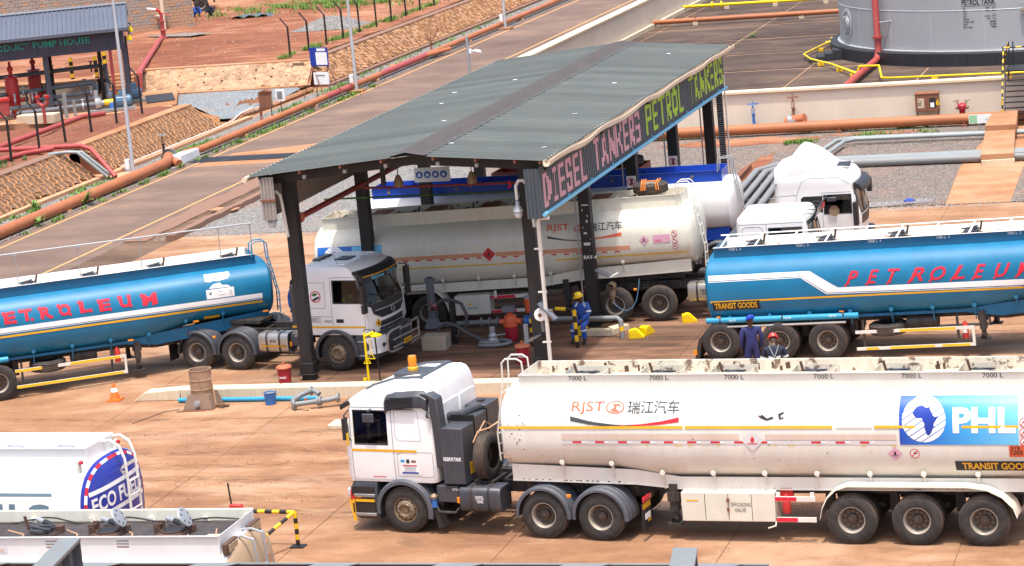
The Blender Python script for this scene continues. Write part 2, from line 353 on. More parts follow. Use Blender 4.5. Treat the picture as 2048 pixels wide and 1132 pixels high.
    def prism(s, poly, y0, y1, plane='xz'):
        """polygon in a plane pushed between two offsets"""
        n = len(poly); vs = []
        for y in (y0, y1):
            for a, b in poly: vs.append((a, y, b) if plane == 'xz' else ((a, b, y) if plane == 'xy' else (y, a, b)))
        fs = [tuple(range(n))[::-1], tuple(range(n, 2 * n))] + [(i, (i + 1) % n, (i + 1) % n + n, i + n) for i in range(n)]
        return s.add(vs, fs)
    def loft(s, rings, caps=True):
        base = len(s.v); n = len(rings[0]); fs = []
        for r in rings: s.v += [tuple(p) for p in r]
        for i in range(len(rings) - 1):
            for j in range(n): a = base + i * n + j; b = base + i * n + (j + 1) % n; fs.append((a, b, b + n, a + n))
        if caps: fs.append(tuple(range(base, base + n))[::-1]); fs.append(tuple(range(base + (len(rings) - 1) * n, base + len(rings) * n)))
        s.f += fs; s.m += [s.mi] * len(fs); return s
    def sheet(s, P, nu, nv, fn):
        base = len(s.v)
        for i in range(nu + 1):
            for j in range(nv + 1): s.v.append(tuple(fn(i / nu, j / nv)))
        fs = [(base + i * (nv + 1) + j, base + (i + 1) * (nv + 1) + j, base + (i + 1) * (nv + 1) + j + 1, base + i * (nv + 1) + j + 1) for i in range(nu) for j in range(nv)]
        s.f += fs; s.m += [s.mi] * len(fs); return s
    def b(s, name, parent=None, sm=1, ang=35., bevel=0., fix=True, kind=None, loc=None):
        me = bpy.data.meshes.new(name); me.from_pydata(s.v, [], s.f)
        for m in s.mats: me.materials.append(MATS[m])
        for p, i in zip(me.polygons, s.m): p.material_index = i
        if fix:
            bm = bmesh.new(); bm.from_mesh(me); bmesh.ops.recalc_face_normals(bm, faces=bm.faces); bm.to_mesh(me); bm.free()
        if sm: me.shade_smooth(); me.set_sharp_from_angle(angle=R(ang))
        o = bpy.data.objects.new(name, me); COL.objects.link(o); o.parent = parent
        if loc: o.location = loc
        if kind: o['kind'] = kind
        if bevel:
            b = o.modifiers.new('bevel', 'BEVEL'); b.width = bevel; b.segments = 2; b.limit_method = 'ANGLE'; b.angle_limit = R(40); b.harden_normals = False
        return o
def mb(mat): return MB().use(mat)
# ---- flat shapes and writing laid on curved surfaces
def poly2(pts): return ([(x, y) for x, y in pts], [tuple(range(len(pts)))])
def disc2(cx, cy, r, n=20, r2=None):
    if r2 is None: return ([(cx + r * math.cos(6.2832 * i / n), cy + r * math.sin(6.2832 * i / n)) for i in range(n)], [tuple(range(n))])
    vs = [(cx + q * math.cos(6.2832 * i / n), cy + q * math.sin(6.2832 * i / n)) for q in (r2, r) for i in range(n)]
    return (vs, [(i, (i + 1) % n, (i + 1) % n + n, i + n) for i in range(n)])
def rect2(x0, y0, x1, y1): return poly2([(x0, y0), (x1, y0), (x1, y1), (x0, y1)])
def join2(*sh):
    v, f = [], []
    for a, b in sh: k = len(v); v += a; f += [tuple(i + k for i in q) for q in b]
    return v, f
_tc = {}
def text2(s, h, bold=0., sx=1., shear=0., space=1.):
    """2D mesh of a string: cap height h, origin bottom left; returns verts, faces"""
    key = (s, bold, space, shear)
    if key not in _tc:
        cu = bpy.data.curves.new('t', 'FONT'); cu.body = s; cu.size = 1.; cu.offset = bold; cu.space_character = space; cu.shear = shear; cu.resolution_u = 3; cu.fill_mode = 'FRONT'
        ob = bpy.data.objects.new('t', cu); COL.objects.link(ob); me = ob.to_mesh()
        vs = [(v.co.x, v.co.y) for v in me.vertices]; fs = [tuple(p.vertices) for p in me.polygons]
        ob.to_mesh_clear(); bpy.data.objects.remove(ob); bpy.data.curves.remove(cu)
        x0 = min(v[0] for v in vs); y0 = min(v[1] for v in vs); y1 = max(v[1] for v in vs)
        _tc[key] = ([(x - x0, y) for x, y in vs], fs, y1, y0)
    vs, fs, y1, y0 = _tc[key]; k = h / (y1 - y0)
    return ([(x * k * sx, (y - y0) * k) for x, y in vs], fs)
def width2(sh): return max(v[0] for v in sh[0])
def at2(sh, x, y, rot=0., fx=1.):
    c, s = math.cos(rot), math.sin(rot); return ([(x + (a * fx) * c - b * s, y + (a * fx) * s + b * c) for a, b in sh[0]], sh[1])
def fit2(sh, x0, x1): 
    w_ = width2(sh); return ([(x0 + a * (x1 - x0) / w_, b) for a, b in sh[0]], sh[1])
def decal(name, parts, fn, parent=None, cu=(), cv=(), name_kind=None):
    """parts: list of (shape, material); fn maps 2D to 3D; cu/cv: cut lines so that it follows the surface"""
    mats = []; V = []; F = []; I = []
    for sh, mat in parts:
        if mat not in mats: mats.append(mat)
        bm = bmesh.new(); vv = [bm.verts.new((x, y, 0)) for x, y in sh[0]]
        for f in sh[1]:
            try: bm.faces.new([vv[i] for i in f])
            except ValueError: pass
        xs = [v[0] for v in sh[0]]; ys = [v[1] for v in sh[0]]
        for ax, cuts, lo, hi in ((0, cu, min(xs), max(xs)), (1, cv, min(ys), max(ys))):
            for c in cuts:
                if lo + 1e-4 < c < hi - 1e-4:
                    co = (c, 0, 0) if ax == 0 else (0, c, 0); no = (1, 0, 0) if ax == 0 else (0, 1, 0)
                    bmesh.ops.bisect_plane(bm, geom=bm.verts[:] + bm.edges[:] + bm.faces[:], plane_co=co, plane_no=no, dist=1e-5)
        bm.verts.index_update(); b = len(V); V += [tuple(fn(v.co.x, v.co.y)) for v in bm.verts]
        for f in bm.faces: F.append(tuple(v.index + b for v in f.verts)); I.append(mats.index(mat))
        bm.free()
    me = bpy.data.meshes.new(name); me.from_pydata(V, [], F)
    for m in mats: me.materials.append(MATS[m])
    for p, i in zip(me.polygons, I): p.material_index = i
    me.shade_smooth(); o = bpy.data.objects.new(name, me); COL.objects.link(o); o.parent = parent
    return o
def arange(a, b, st): 
    n = int(round((b - a) / st)); return [a + st * i for i in range(n + 1)]
# ---------------------------------------------------------------- vehicles
# local frame of every vehicle: x forward, z up, wheels' outer faces at y = +-1.25; near = side shown (+1 or -1)
_wh = {}
def wheel(parent, x, y, side, kind='rear', steer=0., r=.53):
    if kind not in _wh:
        m = mb('tyre'); s = .15
        prof = [(.285, s - .015), (.30, s - .002), (.34, s + .006), (.42, s + .006), (.475, s - .008), (.505, s - .03)]
        m.lathe(prof, axis='y', n=44); m.lathe([(a, -b) for a, b in prof][::-1], axis='y', n=44)
        m.use('tread'); tp = [(.505, s - .03), (.522, s - .04)]
        for g in (-.08, -.03, .03, .08): tp += [(.53, -(g) + .012), (.517, -(g) + .008), (.517, -(g) - .008), (.53, -(g) - .012)] if False else []
        for g in (.085, .03, -.03, -.085): tp += [(.529, g + .014), (.514, g + .008), (.514, g - .008), (.529, g - .014)]
        tp += [(.522, -s + .04), (.505, -s + .03)]; m.lathe(tp, axis='y', n=44)
        ty = m.b('wheel', ang=25)
        m = mb('rim_dark' if kind == 'trailer' else 'rim_pale')
        if kind == 'front':
            m.use('hub_bronze' if True else '').lathe([(.292, s - .015), (.275, s - .01), (.262, s - .04), (.25, s - .06), (.215, s - .03), (.20, s - .015), (.17, s - .005), (.15, s + .0), (.14, s + .015), (.125, s - .03), (.07, s - .045), (.06, s - .02), (.0, s - .018)], axis='y', n=32)
            m.use('black_plastic')
            for i in range(10):
                a = 6.2832 * i / 10; m.lathe([(.028, 0), (.0, .002)], (.232 * math.cos(a), s - .038, .232 * math.sin(a)), 'y', 8)
        else:
            m.use('rim_pale').lathe([(.292, s - .015), (.278, s - .008), (.262, s - .03), (.252, s - .08), (.245, s - .15)], axis='y', n=32)
            m.use('rim_dark').lathe([(.245, s - .15), (.20, s - .165), (.12, s - .16), (.11, s - .155)], axis='y', n=32)
            m.use('black_plastic')
            for i in range(10):
                a = 6.2832 * (i + .5) / 10; m.lathe([(.026, 0), (.0, .002)], (.205 * math.cos(a), s - .161, .205 * math.sin(a)), 'y', 8)
        m.use('hub_bronze' if kind == 'trailer' else ('steel' if kind == 'front' else 'rim_dark'))
        for i in range(10):
            a = 6.2832 * i / 10; rr = .165; d = s + .004 if kind == 'front' else s - .155
            m.lathe([(.017, -.02), (.017, .014), (.0, .016)], (rr * math.cos(a), d, rr * math.sin(a)), 'y', 6)
        ri = m.b('rim', ty, ang=30)
        if kind != 'front':
            hb = mb('hub').lathe([(.115, s - .16), (.11, s - .09), (.085, s - .065), (.05, s - .06), (.045, s - .03), (.0, s - .028)], axis='y', n=20).b('hub', ty)
        _wh[kind] = ty; o = ty
    else: o = copy_tree(_wh[kind])
    o.parent = parent; o.location = (x, y - side * .155, r); o.rotation_euler = (0, U(0, 6), (0 if side > 0 else math.pi) + steer)
    return o
def sup(n, w, zb, zt, k=44):
    """closed section of a tank, points (y, z)"""
    zc = (zb + zt) / 2; h = (zt - zb) / 2; o = []
    for i in range(k):
        t = 6.2832 * (i + .5) / k; c, s = math.cos(t), math.sin(t)
        o.append((w * math.copysign(abs(c) ** (2 / n), c), zc + h * math.copysign(abs(s) ** (2 / n), s)))
    return o
def interp(tab, x):
    if x <= tab[0][0]: return tab[0][1]
    for (a, p), (b, q) in zip(tab, tab[1:]):
        if x <= b: return p + (q - p) * (x - a) / (b - a)
    return tab[-1][1]
TEXP = 2.7
def make_surf(near, zbt, zt, wd, off=.005):
    def fn(u, z):
        zb = interp(zbt, u); zc = (zb + zt) / 2; h = (zt - zb) / 2; k = min(.995, abs((z - zc) / h))
        y = wd * (1 - k ** TEXP) ** (1 / TEXP)
        ny = (y / wd) ** (TEXP - 1) / wd; nz = math.copysign(k ** (TEXP - 1) / h, z - zc); l = math.hypot(ny, nz) or 1
        return (u, near * (y + off * ny / l), z + off * nz / l)
    return fn
def tank_trailer(name, label, A, ang, facing, zbt, zt, ct, cw, u0, u1, M_, near, axles=(0, -1.37, -2.75), pitch=0., plate_drop=.30, opts=(), group=None, wheels_near=True, cat='tank trailer', z0=1.02):
    """A: ground point under the near face at the first axle; facing: -1 towards image left"""
    nx, ny = -math.sin(R(ang)), math.cos(R(ang)); root = thing(name, label, cat, (A[0] + nx * 1.25, A[1] + ny * 1.25, 0), R(ang) + (math.pi if facing < 0 else 0), group)
    if pitch: root.rotation_euler = (0, -R(pitch), root.rotation_euler[2])
    wd = 1.22; tank, coam, inner, floor, chas, skirt, cap0, cap1 = [M_[k] for k in ('tank', 'coam', 'inner', 'floor', 'chassis', 'skirt', 'rear', 'front')]
    us = sorted(set([u0, u1] + [x for x, _ in zbt if u0 < x < u1] + arange(u0 + .5, u1 - .5, .6)))
    rings = []
    for u in us: rings.append([(u, y, z) for y, z in sup(TEXP, wd, interp(zbt, u), zt)])
    mb(tank).loft(rings, caps=False).b('tank_shell', root, ang=40)
    def dish(u, sg, mat, nm):
        zb = interp(zbt, u); zc = (zb + zt) / 2; rr = []
        for k, d in ((1., 0), (.985, .03), (.95, .065), (.85, .12), (.6, .19), (.3, .225), (.02, .23)):
            rr.append([(u + sg * d, y * k, zc + (z - zc) * k) for y, z in sup(TEXP, wd, zb, zt)])
        m = mb(mat).loft(rr, caps=False); o = m.b(nm, root, ang=50)
        rim = mb(tank); a = sup(TEXP, wd + .012, zb - .012, zt + .012); rim.loft([[(u - sg * .03, y, z) for y, z in a], [(u + sg * .012, y, z) for y, z in a], [(u + sg * .014, y * .985, zc + (z - zc) * .985) for y, z in a]], caps=False)
        rim.b('end_rim', o, ang=30); return o
    e0 = dish(u0, -1, cap0, 'rear_end'); e1 = dish(u1, 1, cap1, 'front_end')
    # weld seams
    for u in [u for i, u in enumerate(us) if i % 3 == 2][:-1]:
        a = sup(TEXP, wd + .004, interp(zbt, u) - .004, zt + .004); mb(tank).loft([[(u - .012, y, z) for y, z in a], [(u + .012, y, z) for y, z in a]], caps=False).b('weld_seam', root, ang=30)
    # coaming along the top
    zlow = lambda y: (zt + zbt[0][1]) / 2 + (zt - zbt[0][1]) / 2 * (1 - min(.99, abs(y) / wd) ** TEXP) ** (1 / TEXP)
    zf = zlow(cw) + .0; fl = zt + .012
    for s in (-1, 1):
        m = mb(coam if s == near else inner); m.box(u0 + .12, u1 - .25, s * cw - .006, s * cw + .006, min(zf, zt) - .04, ct); m.use('letter_white' if coam == 'blue_band' else coam if s == near else inner)
        m.box(u0 + .12, u1 - .25, s * cw - (.0 if s > 0 else .045), s * cw + (.045 if s > 0 else 0.) , ct - .005, ct + .008)
        if s != near: m.use(inner).box(u0 + .13, u1 - .26, s * (cw - .0075) - .001, s * (cw - .0075) + .001, zt - .02, ct - .008)
        m.b('side_coaming', root, sm=0)
    for u in (u0 + .12, u1 - .25): mb(coam).prism([(-cw, zf - .05), (cw, zf - .05), (cw, ct), (-cw, ct)], u - .006, u + .006, plane='yz').b('end_coaming', root, sm=0)
    mb(floor).box(u0 + .13, u1 - .26, -cw + .012, cw - .012, zt - .03, fl).b('walkway', root, sm=0)
    # chassis
    m = mb(chas); uf = opts and dict(opts).get('frame_end', u1 - .4) or u1 - .4
    for y in (-.45, .45):
        pts = [(u0 + .1, z0), (3.9, z0), (4.7, interp(zbt, 5.2) - .28), (uf, interp(zbt, 6) - .28)]
        for (a, za), (b, zb_) in zip(pts, pts[1:]): m.bar((a, y, za), (b, y, zb_), .12, .26)
    for u in arange(u0 + .3, 3.6, .9): m.box(u - .04, u + .04, -.45, .45, z0 - .08, z0 + .1)
    m.b('chassis_frame', root, sm=0)
    sk = mb(skirt)
    for s in (-1, 1):
        ln = [(u0 + .15, interp(zbt, u0) + .18, z0 + .1), (3.7, interp(zbt, 3.7) + .18, z0 + .1), (4.7, interp(zbt, 4.8) + .20, interp(zbt, 5.) - .16), (u1 - .05, interp(zbt, u1) + .2, interp(zbt, u1) - .16)]
        poly = [(u, b) for u, t_, b in ln] + [(u, t_) for u, t_, b in ln[::-1]]
        sk.prism(poly, s * .99 - .008, s * .99 + .008)
        for (a, _, b), (c, _, d) in zip(ln, ln[1:]): sk.bar((a, s * .97, b), (c, s * .97, d), .09, .03)
    sk.b('lower_skirt', root, sm=0)
    gs = [u0 + .5 + i * 1.12 for i in range(int((u1 - u0 - .6) / 1.12))]
    first = None
    for u in gs:
        if first is None:
            g = mb(tank)
            g.add([(0, near * 1.12, .40), (0, near * 1.00, .02), (0, near * .985, .0), (0, near * .985, .30), (.028, near * 1.12, .40), (.028, near * 1.00, .02), (.028, near * .985, 0), (.028, near * .985, .30)], [(0, 1, 2, 3), (7, 6, 5, 4), (0, 4, 5, 1), (3, 2, 6, 7), (0, 3, 7, 4), (1, 5, 6, 2)])
            g.lathe([(.06, 0), (.055, near * .008), (0., near * .01)], (.015, near * 1.13, .40), 'y', 12)
            first = g.b('support_bracket', root, sm=0); o = first
        else: o = first.copy(); COL.objects.link(o); o.parent = root
        o.location = (u, 0, interp(zbt, u) - .1)
    # running gear
    for ax in axles:
        for s in (-1, 1):
            o_ = wheel(root, ax, s * 1.25, s, 'trailer'); o_.location.z -= ax * math.sin(R(pitch))
        mb('chassis').tube([(ax, -1.05, .53), (ax, 1.05, .53)], .07, 10).b('axle', root)
    m = mb('chassis')
    for i, ax in enumerate(axles):
        for s in (-1, 1):
            m.box(ax - .55, ax + .55, s * .5 - .05, s * .5 + .05, .62, .72); m.box(ax + .5, ax + .68, s * .5 - .08, s * .5 + .08, .55, .98)
            m.lathe([(.09, -.12), (.11, 0), (.09, .12)], (ax - .2, s * .75, .74), 'y', 12)
    for ax in axles:
        for s in (-1, 1): m.lathe([(.0, -.14), (.5, -.14), (.52, 0), (.5, .14), (0, .14)], (ax, s * .80, .53), 'y', 24)
    m.b('suspension', root, sm=1, kind='stuff')
    return root, e0, e1
def landing_legs(root, near, u, top=1.15, foot=.36, mat='chassis', foot_kind=True):
    for s in (-1, 1):
        m = mb(mat); m.box(u - .09, u + .09, s * .95 - .09, s * .95 + .09, .62, top + .12); m.box(u - .06, u + .06, s * .95 - .06, s * .95 + .06, foot + .05, .65)
        m.box(u - .13, u + .13, s * .95 - .03, s * .95 + .12, .85, 1.05)
        leg = m.b('landing_leg', root, sm=0)
        mb('chassis').box(u - .16, u + .16, s * .95 - .13, s * .95 + .13, foot, foot + .035).lathe([(.07, -.13), (.07, .13)], (u, s * .95, foot + .09), 'y', 12).b('foot', leg, sm=0)
    mb(mat).bar((u, -.9, .95), (u, .9, .95), .06).b('leg_crossbar', root, sm=0)
def side_guard(root, near, ua, ub, za, zb, h=.085, segs=(), base='pipe_white', posts=(), hang=1.1):
    for s in (near, -near):
        m = mb(base)
        for z in (za, zb): m.box(ua, ub, s * 1.2 - .02, s * 1.2 + .02, z - h / 2, z + h / 2)
        if posts == 'end': m.box(ub - .07, ub, s * 1.2 - .022, s * 1.2 + .022, za + h / 2 + .001, zb - h / 2 - .001)
        else:
            for u in posts: m.box(u - .04, u + .04, s * 1.2 - .06, s * 1.2 - .022, za, hang)
        g = m.b('side_guard', root, sm=0)
        if s == near:
            for a, b, z, mat in segs: mb(mat).box(a, b, s * 1.2 + min(0, s * .024), s * 1.2 + max(0, s * .024), z - h / 2 + .006, z + h / 2 - .006).b('guard_stripe', g, sm=0)
def ladder(root, u, sg, y0, y1, zb, zt, mat, rungs=7, hoop=True, lean=.12, hoopback=.35):
    m = mb(mat); xb = u + sg * .34; xt = u + sg * .10
    for y in (y0, y1):
        p = [(xb, y, zb), (xb + sg * .02, y, zb + .6), (xt + sg * .03, y, zt)]
        if hoop: p += [(xt + sg * .02, y, zt + .36), (xt - sg * .07, y, zt + .45), (xt - sg * .33, y, zt + .45), (xt - sg * .44, y, zt + .38), (xt - sg * .46, y, zt + .02)]
        m.tube(p, .019, 8)
    l = m.b('ladder', root)
    r = mb(mat)
    for i in range(rungs):
        z = zb + .12 + (zt - zb - .2) * i / (rungs - 1); k = max(0, (z - zb - .6) / (zt - zb - .6)); x = xb + sg * .02 * (1 - k) * 1 + (xt + sg * .03 - xb - sg * .02) * k
        q = r if i == 0 else mb(mat); q.tube([(x, y0, z), (x, y1, z)], .015, 6)
        q.b('rung', l)
    return l
def manhole(root, u, y, z, tray=True, open_=False, tm='tank_cream_rusty', mirror=1):
    """lid, collar and hinge arm; the tray round it is the part that carries the rest"""
    t = None
    if tray:
        m = mb(tm); a, b = .44, .34
        for x0, x1, y0, y1 in ((-a, a, -b - .012, -b), (-a, a, b, b + .012), (-a - .012, -a, -b, b), (a, a + .012, -b, b)): m.box(u + x0, u + x1, y + y0, y + y1, z, z + .22)
        t = m.b('manhole_tray', root, sm=0)
    c = mb('chassis' if not open_ else 'dark_rust').lathe([(.30, 0), (.30, .05), (.22, .055), (.22, .09), (.20, .09)], (u, y, z), 'z', 24)
    if open_: c.use('black_steel').lathe([(.20, .085), (0., .06)], (u, y, z), 'z', 24)
    c = c.b('manhole_collar', t or root)
    m = mb('galvanised' if open_ else 'graphite')
    if open_:
        k = Matrix.Rotation(R(-62), 3, 'Y'); o = Vector((u - .30, y, z + .12)); mm = MB().use('galvanised'); mm.lathe([(0, .03), (.10, .035), (.19, .02), (.20, 0.), (0, 0)], (0, 0, 0), 'z', 20)
        for i in range(6): mm.use('black_plastic').lathe([(.022, .0), (0, .001)], (.13 * math.cos(i), .13 * math.sin(i), .034), 'z', 8)
        for i, v in enumerate(mm.v): mm.v[i] = tuple(o + k @ (Vector(v) + Vector((.2, 0, 0))) + Vector((-.05, 0, .02)))
        mm.b('manhole_lid', c, fix=True)
        m = mb('dark_rust'); m.box(u + .2, u + .32, y - .13, y - .10, z, z + .22).box(u + .2, u + .32, y + .10, y + .13, z, z + .22).tube([(u + .26, y - .16, z + .17), (u + .26, y + .16, z + .17)], .02, 6)
        m.b('hinge_bracket', c)
    else:
        m.lathe([(.21, 0), (.21, .035), (.14, .055), (0, .06)], (u, y, z + .09), 'z', 20); m.bar((u - .26, y, z + .17), (u + .26, y, z + .165), .05, .03)
        m.tube([(u + .12, y - .1, z + .15), (u + .15, y + .1, z + .2), (u - .2, y + .16, z + .14)], .02, 6); m.b('manhole_lid', c)
        mb('dark_rust').bar((u + .24, y + .02, z + .1), (u + .30, y + .02, z + .36), .03, .05).b('hinge_bracket', c, sm=0)
def lettering(root, fn, s, x, z, h, mat, near, bold=.0, sx=1., shear=0., width=None, space=1., name='lettering', rot=0.):
    sh = text2(s, h, bold, sx, shear, space); d = -near
    if width: k = width / width2(sh); sh = ([(a * k, b) for a, b in sh[0]], sh[1])
    sh = at2(sh, x, z, rot * d, 1.); sh = ([(x + (a - x) * d, b) for a, b in sh[0]], sh[1])
    return decal(name, [(sh, mat)], fn, root, cv=arange(z - .5, z + 1., .06))
def hazard_diamond(root, fn, u, z, r, body, ink, near, off=0.):
    fl = [(-.30, -.28), (.28, -.28), (.34, .02), (.18, .2), (.14, .02), (.02, .5), (-.12, .16), (-.2, .28), (-.36, 0)]
    parts = [(poly2([(u - r, z), (u, z - r), (u + r, z), (u, z + r)]), body)]
    fn2 = lambda a, b: fn(a, b)
    o = decal('hazard_sign', parts, fn, root, cv=arange(z - r, z + r, r / 3))
    g = lambda a, b: (lambda p: (p[0], p[1] + near * .003, p[2]))(fn(a, b))
    decal('flame_mark', [(poly2([(u + a * r * .5, z + .1 * r + b * r * .9) for a, b in fl]), ink), (rect2(u - .5 * r, z - .27 * r, u + .5 * r, z - .22 * r), ink), (rect2(u - .4 * r, z - .36 * r, u + .4 * r, z - .32 * r), ink)], g, o)
    return o
def ban_sign(root, fn, u, z, r, near, square=False):
    parts = []
    if square: parts.append((rect2(u - r * 1.25, z - r * 1.25, u + r * 1.25, z + r * 1.25), 'letter_white'))
    o = decal('ban_sign', parts + [(disc2(u, z, r, 20), 'letter_white')] if not square else parts, fn, root)
    g = lambda a, b: (lambda p: (p[0], p[1] + near * .003, p[2]))(fn(a, b))
    g2 = lambda a, b: (lambda p: (p[0], p[1] + near * .006, p[2]))(fn(a, b))
    decal('symbol', [(rect2(u - r * .5, z - r * .12, u + r * .3, z + r * .12), 'letter_black'), (poly2([(u - r * .2, z + r * .12), (u + r * .1, z + r * .12), (u, z + r * .45)]), 'letter_black')], g, o)
    decal('red_ring', [(disc2(u, z, r, 24, r * .84), 'sign_red'), (poly2([(u - r * .7, z + r * .56), (u - r * .56, z + r * .7), (u + r * .7, z - r * .56), (u + r * .56, z - r * .7)]), 'sign_red')], g2, o)
    return o
def cab_ring(z, xf, xb, wd, r=.16, bulge=.10, nc=6):
    pts = []
    def arc(cx, cy, a0):
        for i in range(nc + 1): a = a0 + math.pi / 2 * i / nc; pts.append((cx + r * math.cos(a), cy + r * math.sin(a)))
    arc(xf - r, wd - r, 0); arc(xb + r, wd - r, math.pi / 2); arc(xb + r, -wd + r, math.pi)
    arc(xf - r, -wd + r, 1.5 * math.pi)
    n = 8
    for i in range(1, n): pts.append((xf, -wd + r + (2 * wd - 2 * r) * i / n))
    out = []
    for x, y in pts:
        k = max(0., (x - (xf - r - .001)) / r) if x > xf - r else 0.
        out.append((x - bulge * min(1., k) * (y / wd) ** 2, y, z))
    return out
def hole(bm, axis, a0, a1, z0, z1, side):
    for co, no in (((a0, 0, 0), 0), ((a1, 0, 0), 0), ((0, 0, z0), 2), ((0, 0, z1), 2)):
        n = [0, 0, 0]
        if no == 0: ax = 0 if axis == 'y' else 1; n[ax] = 1; c = [0, 0, 0]; c[ax] = co[0]
        else: n[2] = 1; c = co
        if axis == 'y': gf = [f for f in bm.faces if f.calc_center_median().y * side > .6]
        else: gf = [f for f in bm.faces if f.calc_center_median().x > .55]
        ge = list({e for f in gf for e in f.edges}); gv = list({v for f in gf for v in f.verts})
        bmesh.ops.bisect_plane(bm, geom=gf + ge + gv, plane_co=c, plane_no=n, dist=1e-4)
    kill = []
    for f in bm.faces:
        c = f.calc_center_median()
        if not (z0 < c.z < z1): continue
        if axis == 'y' and c.y * side > .8 and a0 < c.x < a1 and abs(f.normal.y) > .5: kill.append(f)
        if axis == 'x' and c.x > .6 and a0 < c.y < a1 and f.normal.x > .3: kill.append(f)
    bmesh.ops.delete(bm, geom=kill, context='FACES')
def cab_body(root, rings, mat, wins, wscreen, near, rr=.16, bulge=.10):
    """rings: (z, xf, xb, w); wins: side window rects (x0, x1, z0, z1); wscreen: (y0, y1, z0, z1)"""
    def shell(nm, mt, d, par):
        m = mb(mt); L = []
        for z, xf, xb, wd in rings: L.append(cab_ring(z if d == 0 else min(z, rings[-1][0] - .06), xf - d, xb + d, wd - d, rr, bulge))
        m.loft(L); o = m.b(nm, par, ang=32)
        bm = bmesh.new(); bm.from_mesh(o.data); bm.normal_update()
        for s in (1, -1):
            for a, b, c, e in wins: hole(bm, 'y', a, b, c, e, s)
        hole(bm, 'x', *wscreen, 1)
        bm.to_mesh(o.data); bm.free(); o.data.set_sharp_from_angle(angle=R(32)); return o
    body = shell('cab', mat, 0., root); lin = shell('cab_lining', 'seat_cloth', .045, body)
    zt = [r[0] for r in rings]
    def at(z):
        f = interp([(r[0], r[1]) for r in rings], z); b = interp([(r[0], r[2]) for r in rings], z); w_ = interp([(r[0], r[3]) for r in rings], z); return f, b, w_
    def side(off=.005, s=None):
        s = near if s is None else s
        return lambda x, z: (x, s * (at(z)[2] + off), z)
    def front(off=.005):
        def fn(y, z):
            f, b, w_ = at(z); return (f + off - bulge * (y / w_) ** 2, y, z)
        return fn
    for s in (1, -1):
        for a, b, c, e in wins:
            win = decal('side_window', [(rect2(a, c, b, e), 'side_glass')], side(-.012, s), body, cv=arange(c, e, .15))
            fr = .03; decal('window_seal', [(join2(rect2(a - fr, c - fr, b + fr, c), rect2(a - fr, e, b + fr, e + fr), rect2(a - fr, c, a, e), rect2(b, c, b + fr, e)), 'black_plastic')], side(.006, s), win, cv=arange(c, e, .15))
    y0, y1, z0, z1 = wscreen
    ws = decal('windscreen', [(rect2(y0, z0, y1, z1), 'wind_glass')], front(-.01), body, cu=arange(y0, y1, .2), cv=arange(z0, z1, .2))
    decal('screen_seal', [(join2(rect2(y0 - .05, z0 - .05, y1 + .05, z0), rect2(y0 - .05, z1, y1 + .05, z1 + .05), rect2(y0 - .05, z0, y0, z1), rect2(y1, z0, y1 + .05, z1)), 'black_plastic')], front(.006), ws, cu=arange(-1.2, 1.2, .2), cv=arange(z0, z1, .2))
    # seats, dashboard, wheel
    b = at(z0)[0]; zs = wins[0][2] - .95
    for s in (1, -1):
        m = mb('seat_cloth').box(b - 1.35, b - .85, s * .55 - .24, s * .55 + .24, zs + .25, zs + .55).box(b - 1.45, b - 1.28, s * .55 - .22, s * .55 + .22, zs + .5, zs + 1.25).box(b - 1.44, b - 1.32, s * .55 - .12, s * .55 + .12, zs + 1.26, zs + 1.45)
        m.b('seat', body, bevel=.03)
    mb('black_plastic').box(b - .55, b - .12, -1.05, 1.05, zs + .45, zs + .92).b('dashboard', body, bevel=.04)
    mb('black_plastic').tube([(b - .66 + .04 * math.sin(6.2832 * i / 16), near * .55 + .22 * math.cos(6.2832 * i / 16), zs + .98 + .2 * math.sin(6.2832 * i / 16)) for i in range(17)], .016, 6).b('steering_wheel', body)
    return body, side, front, at
def fender(root, x, mat='graphite_fender', near=1, r=.66, a0=20, a1=165, w0=.62, w1=1.27, z=.53, lip=.05, n=18):
    for s in (1, -1):
        m = mb(mat); V = []
        for i in range(n + 1):
            a = R(a0 + (a1 - a0) * i / n); c, q = math.cos(a), math.sin(a)
            V.append([(x + rr * c, s * y, z + rr * q) for rr, y in ((r, w0), (r + .012, w0 + .1), (r, w0 + .12), (r + .012, w0 + .2), (r, w0 + .22), (r + .012, w0 + .32), (r, w0 + .34), (r + .012, w0 + .45), (r, w0 + .47), (r + .005, w1 - .03), (r - .03, w1), (r - .03 - lip, w1 + .004), (r - .03 - lip, w1 - .02), (r - .05, w1 - .06), (r - .02, w0))])
        m.loft(V); fd = m.b('mudguard', root, ang=30)
